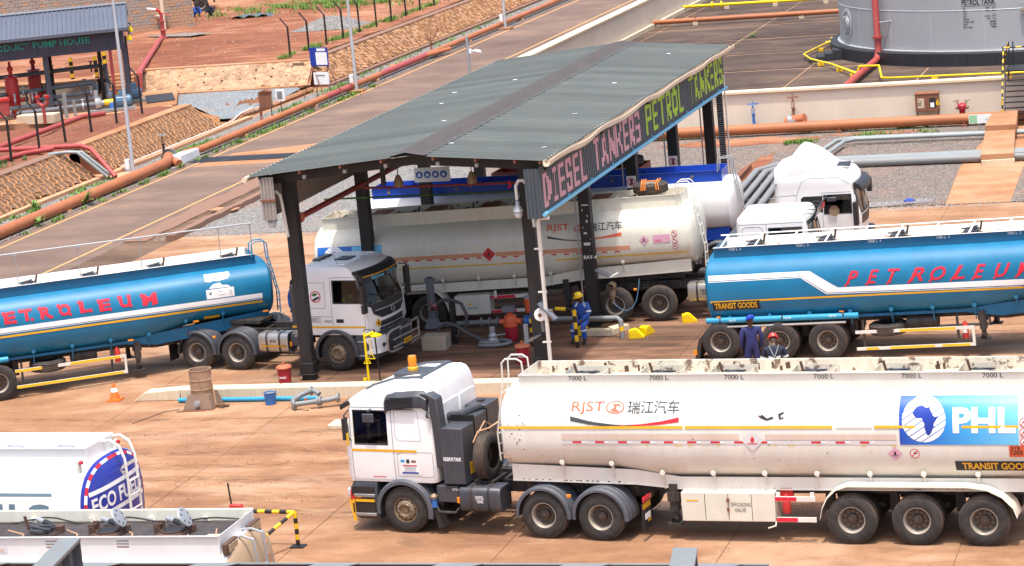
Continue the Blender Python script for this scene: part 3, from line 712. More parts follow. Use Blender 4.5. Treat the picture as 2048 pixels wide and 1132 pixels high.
def scania(name, label, A, ang, facing, near, axles=(3.38, 4.72), roof='low', stripe=True, group=None, dust='white_paint', back=True, full=True):
    nx, ny = -math.sin(R(ang)), math.cos(R(ang)); root = thing(name, label, 'tractor unit', (A[0] + nx * 1.25, A[1] + ny * 1.25, 0), R(ang) + (math.pi if facing < 0 else 0), group)
    if roof == 'low': rings = [(1.16, 1.42, -.84, 1.19), (1.3, 1.46, -.86, 1.21), (1.92, 1.46, -.87, 1.22), (2.2, 1.42, -.87, 1.21), (2.86, 1.31, -.86, 1.17), (2.98, 1.29, -.85, 1.155), (3.07, 1.17, -.84, 1.135), (3.17, .93, -.83, 1.10), (3.26, .66, -.81, 1.06), (3.34, .36, -.79, 1.0), (3.39, .1, -.75, .92), (3.42, -.12, -.66, .8)]
    else: rings = [(1.16, 1.33, -1.0, 1.2), (1.3, 1.36, -1.05, 1.22), (1.92, 1.36, -1.05, 1.22), (2.2, 1.29, -1.05, 1.21), (2.78, 1.14, -1.04, 1.16), (2.9, 1.16, -1.04, 1.155), (3.05, 1.06, -1.03, 1.13), (3.2, .82, -1.02, 1.08), (3.32, .5, -1.0, 1.0), (3.38, .2, -.95, .9)]
    wins = [(.27, 1.12, 2.04, 2.77)] if roof == 'low' else [(.22, 1.02, 1.98, 2.58)]
    body, side, front, at = cab_body(root, rings, dust, wins, (-1.0, 1.0, 2.0, 2.82 if roof == 'low' else 2.72), near)
    sgn = -near
    # panel gaps
    def line(pts, nm='panel_gap', w_=.012, mat='letter_grey', fn=None):
        ps = []
        for (a, b), (c, d) in zip(pts, pts[1:]):
            dx, dz = c - a, d - b; l = math.hypot(dx, dz); ox, oz = -dz / l * w_ / 2, dx / l * w_ / 2
            ps.append(poly2([(a - ox, b - oz), (c - ox, d - oz), (c + ox, d + oz), (a + ox, b + oz)]))
        return decal(nm, [(join2(*ps), mat)], fn or side(.004), body, cv=arange(1.2, 3.4, .15))
    door = decal('door', [(join2(rect2(.18, 1.22, .27, 2.84), rect2(1.12, 1.22, 1.19, 2.84), rect2(.27, 1.22, 1.12, 2.0), rect2(.27, 2.8, 1.12, 2.84)), dust)], side(.007), body, cv=arange(1.2, 2.9, .15))
    for s in (near,):
        line([(.155, 1.2), (.155, 2.86)]); line([(1.2, 1.2), (1.2, 2.86)]); line([(.155, 2.86), (1.2, 2.86)])
        line([(-.80, 1.30), (-.80, 1.86), (-.05, 1.86), (.08, 1.80), (.08, 1.30), (-.80, 1.30)], w_=.009); line([(-.55, 2.12), (-.5, 2.78), (.08, 2.8), (.08, 2.2), (0, 2.12), (-.55, 2.12)], w_=.008)
        line([(1.1, 2.98), (.6, 3.2), (-.3, 3.2), (-.6, 3.12)], w_=.01)
    if stripe:
        decal('reflective_stripe', [(rect2(-.42, 1.86, .15, 1.915), 'orange_tape'), (rect2(.16, 1.86, 1.2, 1.915), 'orange_tape')], side(.011), body)
        decal('owner_sticker', [(rect2(-.48, 1.35, .02, 1.76), 'letter_white')], side(.008), body)
        pr = [(rect2(-.42, 1.37, -.0 - .02, 1.41), 'decal_dark_blue'), (rect2(-.1, 1.63, -.0, 1.69), 'decal_mid_blue'), (rect2(-.22, 1.61, -.14, 1.70), 'letter_black'), (rect2(-.38, 1.63, -.26, 1.68), 'rusty_brown'), (rect2(-.40, 1.545, -.04, 1.57), 'sign_red')] + [(rect2(-.36, 1.52 - i * .03, -.08, 1.528 - i * .03), 'letter_grey') for i in range(4)]
        decal('sticker_print', pr, side(.011), body)
        decal('red_caption', [(rect2(.4, 1.27, .72, 1.29), 'sign_red')], side(.011), body)
    mb('black_plastic').add([(.18, near * 1.215, 1.62), (.42, near * 1.215, 1.62), (.36, near * 1.212, 1.78), (.19, near * 1.212, 1.80)] + [(.18, near * 1.16, 1.62), (.42, near * 1.16, 1.62), (.36, near * 1.16, 1.78), (.19, near * 1.16, 1.80)], [(0, 1, 2, 3), (4, 7, 6, 5), (0, 4, 5, 1), (1, 5, 6, 2), (2, 6, 7, 3), (3, 7, 4, 0)]).b('door_handle', body, sm=0)
    # grille, visor, lamps
    g = [(rect2(-1.0, 1.22, 1.0, 1.86), 'black_plastic')]
    gr = decal('grille', g, front(.012), body, cu=arange(-1, 1, .2))
    for i in range(4): mb('graphite').tube([tuple(front(.03)(y, 1.3 + i * .15)) for y in arange(-.9, .9, .3)], .022, 6).b('grille_bar', gr)
    # upper black band under the roof lip and the sun visor
    m = mb('black_plastic'); ys = arange(-1.12, 1.12, .16); zz = 2.93 if roof == 'low' else 2.86
    m.loft([[(front()(y, zz)[0] + d, y, z) for d, z in ((.0, zz + .05), (.05, zz + .04), (.24, zz - .05), (.25, zz - .15), (.2, zz - .15), (.0, zz - .04))] for y in ys]); m.b('sun_visor', body, ang=30)
    if roof == 'low':
        mb(dust).loft([[(front()(y, 3.0)[0] + d, y, z) for d, z in ((.02, 3.02), (.07, 2.99), (.06, 2.93), (-.02, 2.93))] for y in arange(-1.1, 1.1, .2)]).b('roof_lip', body, ang=50)
    # bumper and steps
    m = mb('graphite'); rg = []
    for z, xf, wd in ((.28, 1.34, 1.18), (.36, 1.42, 1.22), (.75, 1.45, 1.24), (1.0, 1.40, 1.23), (1.15, 1.34, 1.19)): rg.append([(x, y, z) for x, y in ((.66, wd), (xf - .18, wd), (xf - .05, wd - .08), (xf, wd - .25), (xf + .04, 0), (xf, -wd + .25), (xf - .05, -wd + .08), (xf - .18, -wd), (.66, -wd))])
    bp = m.loft(rg).b('bumper', root, ang=40)
    for s in (1, -1):
        st = mb('black_plastic').box(.74, 1.30, s * 1.245 - .012, s * 1.245 + .012, .86, 1.04).box(.74, 1.30, s * 1.245 - .012, s * 1.245 + .012, .44, .66).b('step_recess', bp, sm=0)
        for z in (.84, .40): mb('steel').box(.72, 1.24, s * 1.22 - .05, s * 1.22 + .06, z - .03, z + .04).b('step', bp, bevel=.01)
        mb('lamp_clear').box(1.37, 1.455, s * .98 - .2, s * .98 + .2, .78, .98).b('headlight', bp, bevel=.03)
        mb('lamp_red').box(1.2, 1.34, s * 1.235 - .01, s * 1.235 + .012, .72, .96).b('side_marker_lamp', bp, bevel=.01)
    mb('orange_tape').box(.74, 1.22, near * 1.25 - .012, near * 1.25 + .016, .695, .755).b('reflective_stripe', bp, sm=0)
    mb('orange_tape').add([(1.23, near * 1.262, .24), (1.31, near * 1.256, .24), (1.40, near * 1.22, .74), (1.24, near * 1.262, .76)], [(0, 1, 2, 3)]).b('reflective_stripe', bp, sm=0)
    mb('amber').box(1.06, 1.18, near * 1.25, near * 1.275, .785, .835).b('marker_lamp', bp, bevel=.008)
    tractor_base(root, near, axles, fx=.19)
    # mirrors
    for s in (1, -1):
        m = mb('black_plastic').tube([(1.2, s * 1.2, 2.8), (1.26, s * 1.32, 2.7), (1.26, s * 1.33, 2.3), (1.2, s * 1.22, 2.1)], .016, 6)
        m.loft([cab_ring_flat(1.25, s * 1.34, z, .035, .10) for z in (2.16, 2.2, 2.6, 2.64)]); m = m.b('door_mirror', body, ang=40); mb('yellow_paint').box(1.205, 1.213, s * 1.34 - .05, s * 1.34 + .05, 2.0, 2.3).b('yellow_frame', m, sm=0)
        mb('graphite').box(.62, .66, s * 1.19, s * 1.34, 2.78, 2.84).box(.50, .78, s * 1.33, s * 1.38, 2.56, 2.76).b('kerb_mirror', body, bevel=.03)
    return root, body, side, front, at
def tractor_base(root, near, axles, tankm='graphite', guards=True, fx=0., fm='graphite_fender', texts=('DIESEL', 'TANK')):
    fender(root, 0, fm, r=.70, a0=-8, a1=195, w0=.75, w1=1.29, lip=.07)
    for s in (1, -1):
        wheel(root, 0, s * 1.25, s, 'front', 0)
        for ax in axles: wheel(root, -ax, s * 1.25, s, 'rear')
        mb('black_plastic').prism([(-.72, .62), (-.84, .5), (-.95, .18), (-.80, .14)], s * .95, s * 1.25).b('mud_flap', root, sm=0)
    for ax in axles if guards else (): fender(root, -ax, fm, r=.655, a0=-5, a1=185, w0=.62, w1=1.28)
    # frame
    m = mb('chassis'); xe = -axles[-1] - .95
    for y in (-.42, .42): m.box(xe, .9, y - .05, y + .05, .82, 1.08)
    for x in (-1., -2., -2.9, xe + .1, xe + .5): m.box(x - .05, x + .05, -.4, .4, .86, 1.02)
    m.box(-axles[1] + .2, -axles[0] - .2, -.38, .38, 1.08, 1.18); m.prism([(-axles[0] + .4, 1.2), (-axles[1] - .3, 1.2), (-axles[1] - .75, 1.08), (-axles[1] - .3, 1.3), (-axles[0] + .4, 1.3)], -.4, .4)
    for ax in axles: m.tube([(-ax, -1.0, .53), (-ax, 1.0, .53)], .09, 10).lathe([(.0, -.2), (.24, -.12), (.24, .12), (0, .2)], (-ax, 0, .53), 'y', 14)
    m.tube([(0, -1.0, .53), (0, 1., .53)], .08, 8).box(-.8, .8, -.5, .5, .75, 1.15)
    m.b('chassis_frame', root, sm=0)
    fr = mb('steel')
    for x in (-2.9, -2.75, -4.0, -3.9):
        for z in (.9, .98): fr.box(x - .012, x + .012, near * .48, near * .485, z - .012, z + .012)
    fr.b('frame_bolts', root, sm=0)
    # fuel tank and battery box
    for s in (near, -near):
        rg = []
        for x in (-1.62, -1.58, -2.52, -2.56):
            k = 1 if x in (-1.58, -2.52) else .93
            rg.append([(x, s * (.95 + a * k * .31), .82 + b * k * .29) for a, b in [(math.copysign(abs(math.cos(t)) ** .45, math.cos(t)), math.copysign(abs(math.sin(t)) ** .45, math.sin(t))) for t in [6.2832 * i / 24 for i in range(24)]]])
        ft = mb(tankm).loft(rg).b('fuel_tank', root, ang=35, loc=(fx, 0, 0))
        for x in (-1.86, -2.28):
            m = mb('chassis'); V = []
            for dx in (-.03, .03): V.append([(x + dx, s * (.95 + a * .317), .82 + b * .297) for a, b in [(math.copysign(abs(math.cos(t)) ** .45, math.cos(t)), math.copysign(abs(math.sin(t)) ** .45, math.sin(t))) for t in [6.2832 * i / 24 for i in range(24)]]])
            m.loft(V, caps=False).b('tank_strap', ft)
        mb('black_plastic').lathe([(.06, 0), (.06, .05), (0, .055)], (-2.05, s * .9, 1.12), 'z', 12).b('filler_cap', ft)
        if s == near:
            fp = lambda x, z: (x, s * 1.265, z)
            tc_ = 'letter_white' if tankm == 'graphite' else 'letter_black'; lettering(ft, fp, texts[0], -2.07 + near * .10, .85, .075, tc_, near, .02, width=.2); (texts[1] and lettering(ft, fp, texts[1], -2.07 + near * .08, .76, .075, tc_, near, .02, width=.17))
        bb = mb('graphite').box(-1.52, -.98, s * .66, s * 1.16, .72, 1.1).b('battery_box', root, bevel=.02, loc=(fx, 0, 0))
        mb('chassis').tube([(-.98, s * 1.2, .62), (-1.05, s * 1.24, .52), (-1.45, s * 1.24, .52), (-1.52, s * 1.2, .62)], .028, 8).b('step_rail', bb)
        mb('bright_blue').lathe([(.07, 0), (.07, .2), (.05, .22)], (-.92, s * 1.2, .62), 'z', 14).use('hub_bronze').lathe([(.085, .2), (.09, .25), (.05, .3), (0, .3)], (-.92, s * 1.2, .62), 'z', 14).b('air_filter_cup', bb)
        mb('amber').box(-1.55, -1.48, s * 1.17, s * 1.2, .72, .86).b('marker_lamp', bb, bevel=.008)
        if s == near: lettering(bb, lambda x, z: (x, s * 1.164, z), 'BATTERY', -1.38 + 0, 1.0, .05, 'letter_white', near, .01, width=.15)
    m = mb('amber').box(-axles[0] - .72, -axles[0] - .62, near * 1.29, near * 1.33, .98, 1.05).b('marker_lamp', root, bevel=.01)
    for s in (1, -1):
        m = mb('black_plastic').box(xe - .03, xe, s * .72, s * 1.2, .25, .85).b('rear_mud_flap', root, sm=0)
        mb('lamp_red').box(xe - .07, xe - .031, s * .74, s * .95, .88, 1.0).box(xe - .07, xe - .031, s * .98, s * 1.2, .88, 1.0).b('tail_lamp', m, bevel=.01)
        mb('orange_tape').box(xe - .036, xe - .031, s * .76, s * 1.18, .72, .84).box(xe - .036, xe - .031, s * .78, s * .95, .4, .47).b('reflective_stripe', m, sm=0)
        mb('letter_white').cbox((xe - .045, s * .97, .55), (.006, .3, .13)).b('plate', m, sm=0)
def cab_ring_flat(x, y, z, a, b): return [(x + a * c, y + b * d, z) for c, d in ((-1, -.8), (-.8, -1), (.8, -1), (1, -.8), (1, .8), (.8, 1), (-.8, 1), (-1, .8))]
# ================================================================ the near white tanker
near = 1
A1 = (-9.13, 52.34); ang1 = -3.74
zb1 = [(-4.3, 1.20), (4.2, 1.20), (5.1, 1.40), (8, 1.46)]
mats_w = dict(tank='tank_white', coam='tank_white', inner='tank_cream_rusty', floor='rusty_floor', chassis='chassis', skirt='tank_white', rear='tank_white', front='tank_white')
T1, _, _ = tank_trailer('tank_trailer', 'white tank trailer with Chinese lettering and blue Africa emblem, nearest the camera', A1, ang1, -1, zb1, 3.28, 3.54, .62, -4.3, 7.55, mats_w, near)
s1 = make_surf(near, zb1, 3.28, 1.22, .006); s1b = make_surf(near, zb1, 3.28, 1.22, .010); s1c = make_surf(near, zb1, 3.28, 1.22, .014)
cv = arange(1.3, 3.25, .06); cuz = arange(-4, 8, .4)
lettering(T1, s1, 'RJST', 5.98, 2.80, .24, 'letter_orange', near, .012, width=.74)
decal('ring_emblem', [(([(5.0 + .21 * a, 2.925 + .12 * b) for a, b in disc2(0, 0, 1, 28, .84)[0]], disc2(0, 0, 1, 28, .84)[1]), 'letter_orange'), (poly2([(5.12, 2.86), (5.02, 2.93), (5.07, 3.0), (4.92, 2.99), (4.86, 2.93), (4.97, 2.96), (4.97, 2.9), (4.9, 2.85), (5.0, 2.84)]), 'letter_orange')], s1, T1)
lettering(T1, s1, '瑞江汽车', 4.72, 2.80, .25, 'letter_dark', near, .015, width=1.14)
sw = [(6.0, 2.69), (5.6, 2.60), (5.1, 2.545), (4.6, 2.53), (4.1, 2.56), (3.6, 2.62)]; sw2 = [(3.6, 2.69), (4.1, 2.60), (4.6, 2.555), (5.1, 2.57), (5.6, 2.63), (6.0, 2.76)]
decal('swoosh', [(poly2([(6.0, 2.76), (5.5, 2.64), (5.0, 2.58), (4.6, 2.56), (4.6, 2.535), (5.1, 2.53), (5.6, 2.59), (6.0, 2.66)][::-1]), 'letter_dark'), (poly2([(4.9, 2.565), (4.4, 2.59), (3.95, 2.65), (3.58, 2.73), (3.58, 2.63), (4.0, 2.575), (4.5, 2.55), (4.9, 2.55)]), 'sign_red')], s1, T1, cu=cuz, cv=cv)
st = [(rect2(7.63, 2.495, 3.5, 2.55), 'orange_tape'), (rect2(3.45, 2.495, .28, 2.55), 'orange_tape'), (rect2(.2, 2.505, -.55, 2.54), 'pale_sign'), (rect2(-.6, 2.50, -1.45, 2.555), 'orange_tape'), (rect2(-2.4, 2.50, -3.55, 2.555), 'orange_tape')]
decal('yellow_tape', st, s1c, T1, cu=cuz)
decal('faded_band', [(rect2(6.22, 2.25, 2.28, 2.38), 'faded_pink'), (rect2(1.72, 2.25, -1.05, 2.37), 'faded_pink'), (rect2(6.22, 2.155, 2.28, 2.235), 'pale_sign'), (rect2(1.72, 2.155, -1.05, 2.235), 'pale_sign')], s1, T1, cu=cuz, cv=cv)
rm = []
for i in range(13):
    if i in (9,): continue
    u = 5.98 - i * .512 - (.12 if i > 8 else 0); rm.append((rect2(u, 2.18, u - .20, 2.225), 'sign_red')); rm.append((rect2(u - .21, 2.18, u - .3, 2.22), 'letter_white'))
decal('red_reflectors', rm, s1b, T1)
decal('scuffed_tape', [(rect2(6.2 - i * .31, 2.125, 6.2 - i * .31 - U(.03, .2), 2.145), 'yellow_paint') for i in range(24) if random.random() > .45], s1, T1)
hazard_diamond(T1, s1c, 2.0, 2.24, .235, 'pale_sign', 'sign_red', near); hazard_diamond(T1, s1b, -1.0, 1.96, .15, 'pink_sign', 'letter_black', near)
ban_sign(T1, s1b, -1.41, 1.97, .10, near)
for i, z in enumerate((2.62, 2.42, 2.22)): ban_sign(T1, s1b, -3.66, z, .085, near)
pn = []
cols = ['decal_dark_blue', 'decal_blue', 'decal_blue', 'decal_mid_blue', 'decal_mid_blue', 'decal_mid_blue', 'decal_light_blue', 'decal_light_blue']
panel = decal('blue_panel', [(rect2(-1.12, 2.155, -3.55, 3.12), 'phl_gradient')] if False else [(rect2(-1.12, 2.155, -3.55, 3.10), 'panel_gradient')], s1b, T1, cu=cuz, cv=cv)
# globe of white bars behind a blue Africa
def clipbars(cx, cz, r, ang, bars):
    out = []
    for a, b in bars:
        pts = []
        for k in range(9): t = math.asin(max(-1, min(1, a))) + (math.asin(max(-1, min(1, b))) - math.asin(max(-1, min(1, a)))) * k / 8; pts.append((r * math.cos(t), r * math.sin(t)))
        pts += [(-x, y) for x, y in pts[::-1]]; c, s = math.cos(ang), math.sin(ang)
        out.append(poly2([(cx - (x * c - y * s), cz + x * s + y * c) for x, y in pts]))
    return join2(*out)
bars = [(-.99, -.78), (-.74, -.54), (-.50, -.27), (-.23, .0), (.04, .27), (.31, .53), (.57, .78), (.82, .97)]
glb = lambda r_, k: clipbars(-1.63, 2.66, .45, R(33), bars)
decal('globe_bars', [(glb(0, 0), 'letter_white')], s1c, T1, cu=cuz, cv=cv)
af = [(-.35, .55), (-.1, .62), (.1, .56), (.22, .5), (.42, .52), (.55, .3), (.68, .05), (.78, -.02), (.98, .02), (.85, -.22), (.70, -.42), (.72, -.62), (.62, -.78), (.55, -.95), (.42, -1.12), (.28, -1.12), (.2, -.9), (.12, -.62), (.14, -.42), (.02, -.25), (0, -.1), (-.15, -.08), (-.35, -.1), (-.52, .06), (-.6, .2), (-.52, .38)]
def africa(cx, cz, k, d=-1): return poly2([(cx + d * a * k, cz + b * k) for a, b in af])
decal('africa_emblem', [(africa(-1.6, 2.73, .33), 'decal_dark_blue')], make_surf(near, zb1, 3.28, 1.22, .018), T1, cu=cuz, cv=cv)
lettering(T1, s1c, 'PHL', -2.22, 2.40, .50, 'letter_white', near, .04, width=1.28)
decal('dark_sign', [(rect2(-2.22, 1.58, -4.0, 1.80), 'letter_black')], s1b, T1, cu=cuz, cv=cv)
lettering(T1, s1c, 'TRANSIT GOODS', -2.36, 1.61, .16, 'orange_tape', near, .03, width=1.45)
decal('orange_number_plate', [(rect2(-3.34, 1.9, -3.85, 2.14), 'valve_orange')], s1b, T1, cu=cuz, cv=cv); lettering(T1, s1c, '1203', -3.37, 1.95, .09, 'letter_black', near, .02, width=.24); lettering(T1, s1c, '3YE', -3.37, 2.05, .07, 'letter_black', near, .02, width=.2)
decal('scuff_mark', [(poly2([(1.78, 2.78), (1.66, 2.70), (1.55, 2.74), (1.52, 2.70), (1.68, 2.66), (1.83, 2.72)]), 'letter_black'), (poly2([(1.42, 2.74), (1.40, 2.68), (1.30, 2.70), (1.32, 2.73), (1.36, 2.71), (1.38, 2.76), (1.30, 2.80), (1.31, 2.83), (1.43, 2.79)]), 'letter_black')], s1b, T1)
sc = []
for i in range(46):
    u = random.choice([random.gauss(7.2, .18), U(-3, 7.4)]); z = random.gauss(2.35, .3) if u > 6.6 else U(1.6, 3.1); r_ = U(.006, .022)
    sc.append((poly2([(u + r_ * U(.5, 1.6) * math.cos(a), z + r_ * U(.4, 1.4) * math.sin(a)) for a in (0, 1, 2, 3.1, 4, 5.2)]), 'rusty_brown' if random.random() < .6 else 'letter_dark'))
decal('paint_chips', sc, s1, T1)
for u, n_ in ((6.16, 0), (4.33, 0), (2.67, 1), (.74, 2), (-1.11, 2), (-2.78, 2)):
    lettering(T1, lambda x, z: (x, .632, z), '7000 L', u, 3.41, .10, 'letter_black', near, .0, width=.42, name='capacity_marking')
for i, u in enumerate((5.9, 4.18, 2.62, .85, -.92, -2.68)): manhole(T1, u, .04, 3.29)
m = mb('dark_rust')
for i in range(26):
    u = U(-3.8, 7.2); z = 3.36 + U(-.04, .08); a = U(.02, .05); m.add([(u - a, -.607, z - .07), (u + a, -.607, z - .08), (u + a * 1.3, -.607, z + .05), (u - a * .8, -.607, z + .07)], [(0, 1, 2, 3)])
m.b('rust_patch', T1, sm=0, kind='stuff')
m = mb('dark_rust')
for i in range(40):
    u = U(4.6, 7.3) if random.random() < .7 else U(-3, 3); zz = interp([(4.7, 1.12), (5, 1.24), (8, 1.3)], u) if u > 4.6 else 1.12
    a = U(.01, .05); m.add([(u - a, 1.0, zz), (u + a, 1.0, zz - .005), (u + a * .7, 1.0, zz + .02), (u - a * .6, 1.0, zz + .035)], [(0, 1, 2, 3)])
m.b('rust_patch', T1, sm=0, kind='stuff')
m = mb('cloth_blue'); L = []
for i in range(9):
    L.append([(6.75 - i * .09, -.15 + j * .09 + U(-.02, .02), 3.31 + U(0, .06)) for j in range(6)])
m.sheet(None, 8, 5, lambda a, b: L[int(round(a * 8))][int(round(b * 5))])
rag = m.b('blue_cloth'); rag.parent = None
rag.matrix_world = Matrix.Translation(T1.location) @ Matrix.Rotation(T1.rotation_euler[2], 4, 'Z')
tag(rag, 'crumpled blue cloth lying on top of the near white tank trailer', 'cloth')
ladder(T1, 7.55, 1, .62, .22, 1.62, 3.45, 'pipe_white', rungs=8)
landing_legs(T1, near, 3.88, 1.1, .34)
bx = mb('tank_cream').box(1.62, 3.66, near * .72, near * 1.22, .47, 1.10).b('valve_box', T1, bevel=.012)
for u in (2.12, 2.63, 3.14): mb('chassis').box(u - .006, u + .006, 1.219, 1.2235, .50, 1.07).b('door_gap', bx, sm=0)
mb('rusty_brown').box(2.60, 2.66, 1.222, 1.25, .90, .98).box(2.61, 2.66, 1.222, 1.25, .70, .77).b('latch', bx, sm=0)
fp = lambda x, z: (x, 1.226, z)
lettering(bx, fp, 'OFFLOADING', 2.58, .80, .085, 'letter_black', near, -.002, width=.44); lettering(bx, fp, 'VALVE', 2.50, .68, .085, 'letter_black', near, -.002, width=.25)
decal('yellow_mark', [(rect2(3.55, .91, 3.28, .94), 'yellow_paint')], fp, bx)
mb('tank_cream').tube([(1.62, 1.2, .48), (1.62, 1.26, .40), (1.78, 1.28, .35)], .015, 6).b('drain_spout', bx)
side_guard(T1, near, .75, 1.6, .97, .52, .10, segs=((1.15, 1.6, .97, 'letter_red'), (1.15, 1.6, .52, 'letter_red')), posts=(.82, 1.55))
m = mb('red_paint').lathe([(.09, 0), (.09, .32), (.05, .38), (.03, .42)], (1.42, 1.02, .62), 'z', 14).box(1.28, 1.55, .88, 1.0, .95, 1.15)
m.b('fire_extinguisher', T1)
# long mudguard over the three axles
path = [(.66, .58), (.60, .82), (.48, 1.05), (.30, 1.22), (.05, 1.31), (-2.45, 1.31), (-2.85, 1.25), (-3.15, 1.10), (-3.36, .88), (-3.44, .66)]
for s in (1, -1):
    m = mb('tank_cream'); m.loft([[(x, s * .72, z), (x, s * 1.28, z), (x, s * 1.29, z - .05), (x, s * 1.27, z - .05), (x, s * 1.26, z - .02), (x, s * .72, z - .02)] for x, z in path]); m.b('mudguard', T1, ang=50)
# tractor
C1, body, side, front, at = scania('tractor_unit', 'white tractor unit with orange roof beacon, dark tall reserve tank and side air intake', (-19.27, 53.38), -8.67, -1, 1)
mt = mb('orange_tape').lathe([(.12, 0), (.12, .07), (.10, .09)], (.12, -.02, 3.42), 'z', 18).use('amber').lathe([(.095, .09), (.10, .28), (.085, .34), (.0, .35)], (.12, -.02, 3.42), 'z', 18)
mt.b('beacon', body)
mb('graphite').box(-.30, .42, -.36, .36, 3.34, 3.435).b('roof_hatch', body, bevel=.02)
mb('fascia_dark').loft([[(x, y, z) for y, z in ((a - .03, zz), (a + .03, zz), (a + .025, zz + .04), (a - .025, zz + .04)) for x in (0,)] for a in (0,) for zz in (0, .0001)]) if False else None
for s in (1, -1):
    mb('fascia_dark').tube([(.98, s * .68, 3.15), (.76, s * .7, 3.26), (.2, s * .72, 3.42), (-.42, s * .72, 3.46), (-.5, s * .74, 3.42)], .026, 6).b('roof_rail', body)
mb('fascia_dark').box(-.45, -.36, -.70, .70, 3.43, 3.47).b('roof_rail', body, bevel=.01)
# air intake: louvred head on the roof edge, pipe down behind the cab
hd = mb('graphite'); hd.loft([[(x, y, z) for y, z in ((.94, zt_ - .36), (1.24, zt_ - .36), (1.26, zt_ - .30), (1.24, zt_ - .10), (1.14, zt_), (.94, zt_))] for x, zt_ in ((.27, 3.10), (.22, 3.15), (0, 3.2), (-.45, 3.24), (-.66, 3.24), (-.78, 3.16))])
hd = hd.b('air_intake', body, ang=35)
for i in range(7): mb('black_steel').box(-.45, .22, 1.245, 1.268, 2.84 + i * .042, 2.856 + i * .042).b('louvre', hd, sm=0)
mb('graphite').loft([[(x + a, y + b, z) for a, b in ((-.1, -.16), (.1, -.16), (.1, .16), (-.1, .16))] for x, y, z in ((-.72, 1.08, 3.2), (-.92, 1.06, 3.08), (-.96, 1.05, 2.4), (-.96, 1.02, 1.9), (-.94, .98, 1.5))]).b('intake_pipe', body, ang=50, bevel=.02)
mb('black_plastic').lathe([(.07, 0), (.07, .05)], (-.82, 1.22, 2.72), 'x', 14).use('lamp_clear').lathe([(.055, .055), (0, .06)], (-.88, 1.22, 2.72), 'x', 12).b('work_lamp', body)
mb('graphite').tube([(-.85, .45, 2.5), (-1.2, .45, 2.54), (-1.4, -.1, 2.6)], .09, 10).b('hose_duct', body)
for y0, y1 in ((-1.0, -.2), (-.1, .85)):
    mb('white_paint').box(-.89, -.87, y0, y1, 2.0, 2.85).b('back_panel', body, bevel=.03)
rt = mb('graphite'); rt.box(-1.56, -1.02, .55, 1.2, 1.15, 2.42); rt.box(-1.56, -1.02, -.12, .53, 1.15, 2.52); rt.box(-1.56, -1.02, -.80, -.14, 1.15, 2.62)
rt = rt.b('reserve_tank', C1, bevel=.02)
for y in (.54, -.13): mb('black_steel').box(-1.575, -1.005, y - .012, y + .012, 1.15, 2.56).b('tank_band', rt, sm=0)
mb('chassis').lathe([(.09, 0), (.09, .05), (0, .06)], (-1.28, -.45, 2.62), 'z', 14).b('filler_cap', rt)
lettering(rt, lambda x, z: (x, 1.206, z), 'RESERVE TANK', -1.06, 1.68, .09, 'letter_white', near, .03, width=.44)
mb('orange_tape').box(-1.566, -1.56, .66, .92, 1.32, 1.58).b('reflector_plate', rt, sm=0)
decal('plate_lines', [(rect2(.67, 1.36 + i * .06, .91, 1.37 + i * .06), 'letter_black') for i in range(4)], lambda y, z: (-1.569, y, z), rt)
def spare(x, y, z, axis, label, name='spare_wheel', parent=None, rx=0.):
    t = copy_tree(_wh['rear']); t.name = name; t.parent = parent
    t.location = (x, y, z); t.rotation_euler = {'x': (0, 0, math.pi / 2 + rx), 'z': (R(-90), 0, 0), 'y': (0, 0, rx)}[axis]
    return t
sp = spare(-1.88, .66, 1.68, 'x', '', parent=C1, rx=math.pi)
mb('rope_tan').tube([(-1.7, .95, 2.05), (-1.76, .8, 2.26), (-1.96, .62, 2.3), (-2.04, .3, 2.36), (-1.96, .3, 2.0)], .016, 6).tube([(-1.7, .95, 2.05), (-1.8, .5, 2.42), (-1.7, .0, 2.2)], .014, 6).b('rope', sp.parent)
mb('chassis').box(-2.1, -1.6, .2, .9, 1.1, 1.17).b('wheel_carrier', C1, sm=0)
# ================================================================ blue tanker with its rear towards the middle (right)
near = -1
def off_(A, ang, d): return (A[0] + d * math.cos(R(ang)), A[1] + d * math.sin(R(ang)))
zbb = [(-4.3, .98), (4.4, 1.0), (5.9, 1.34), (8.3, 1.34)]
mats_b = dict(tank='blue_tank', coam='blue_band', inner='white_paint', floor='rusty_floor', chassis='chassis', skirt='blue_band', rear='blue_tank', front='blue_tank')
p3 = 1.9
T3, _, _ = tank_trailer('tank_trailer', 'blue tank trailer with slanted red lettering above a white stepped stripe', off_((-15.33, 69.22), -3.86, 3.0), -3.86, 1, zbb, 2.96, 3.16, .68, -3.2, 7.2, mats_b, near, axles=(0, -1.34, -3.0), pitch=p3)
s3 = make_surf(near, zbb, 2.96, 1.22, .006); s3b = make_surf(near, zbb, 2.96, 1.22, .010); s3c = make_surf(near, zbb, 2.96, 1.22, .014)
t3 = lambda s, z: (s - 3.0, z - (s - 3.0) * math.sin(R(p3)))
cvz = arange(1.0, 3.0, .08); cuz = arange(-4, 9, .4)
decal('white_stripe', [(poly2([t3(-.20, 2.23), t3(2.44, 2.32), t3(3.13, 1.86), t3(8.35, 1.97), t3(10.4, 2.02), t3(10.4, 2.18), t3(8.35, 2.13), t3(3.43, 2.0), t3(2.68, 2.45), t3(-.20, 2.37)]), 'letter_white'), (poly2([t3(-.2, 2.19), t3(2.42, 2.28), t3(3.1, 1.82), t3(8.35, 1.93), t3(8.35, 1.945), t3(3.12, 1.84), t3(2.44, 2.30), t3(-.2, 2.21)]), 'letter_white')], s3, T3, cu=cuz, cv=cvz)
decal('yellow_stripe', [(poly2([t3(-.2, 1.62), t3(10.2, 1.93), t3(10.2, 1.98), t3(-.2, 1.67)]), 'orange_tape')], s3, T3, cu=cuz, cv=cvz)
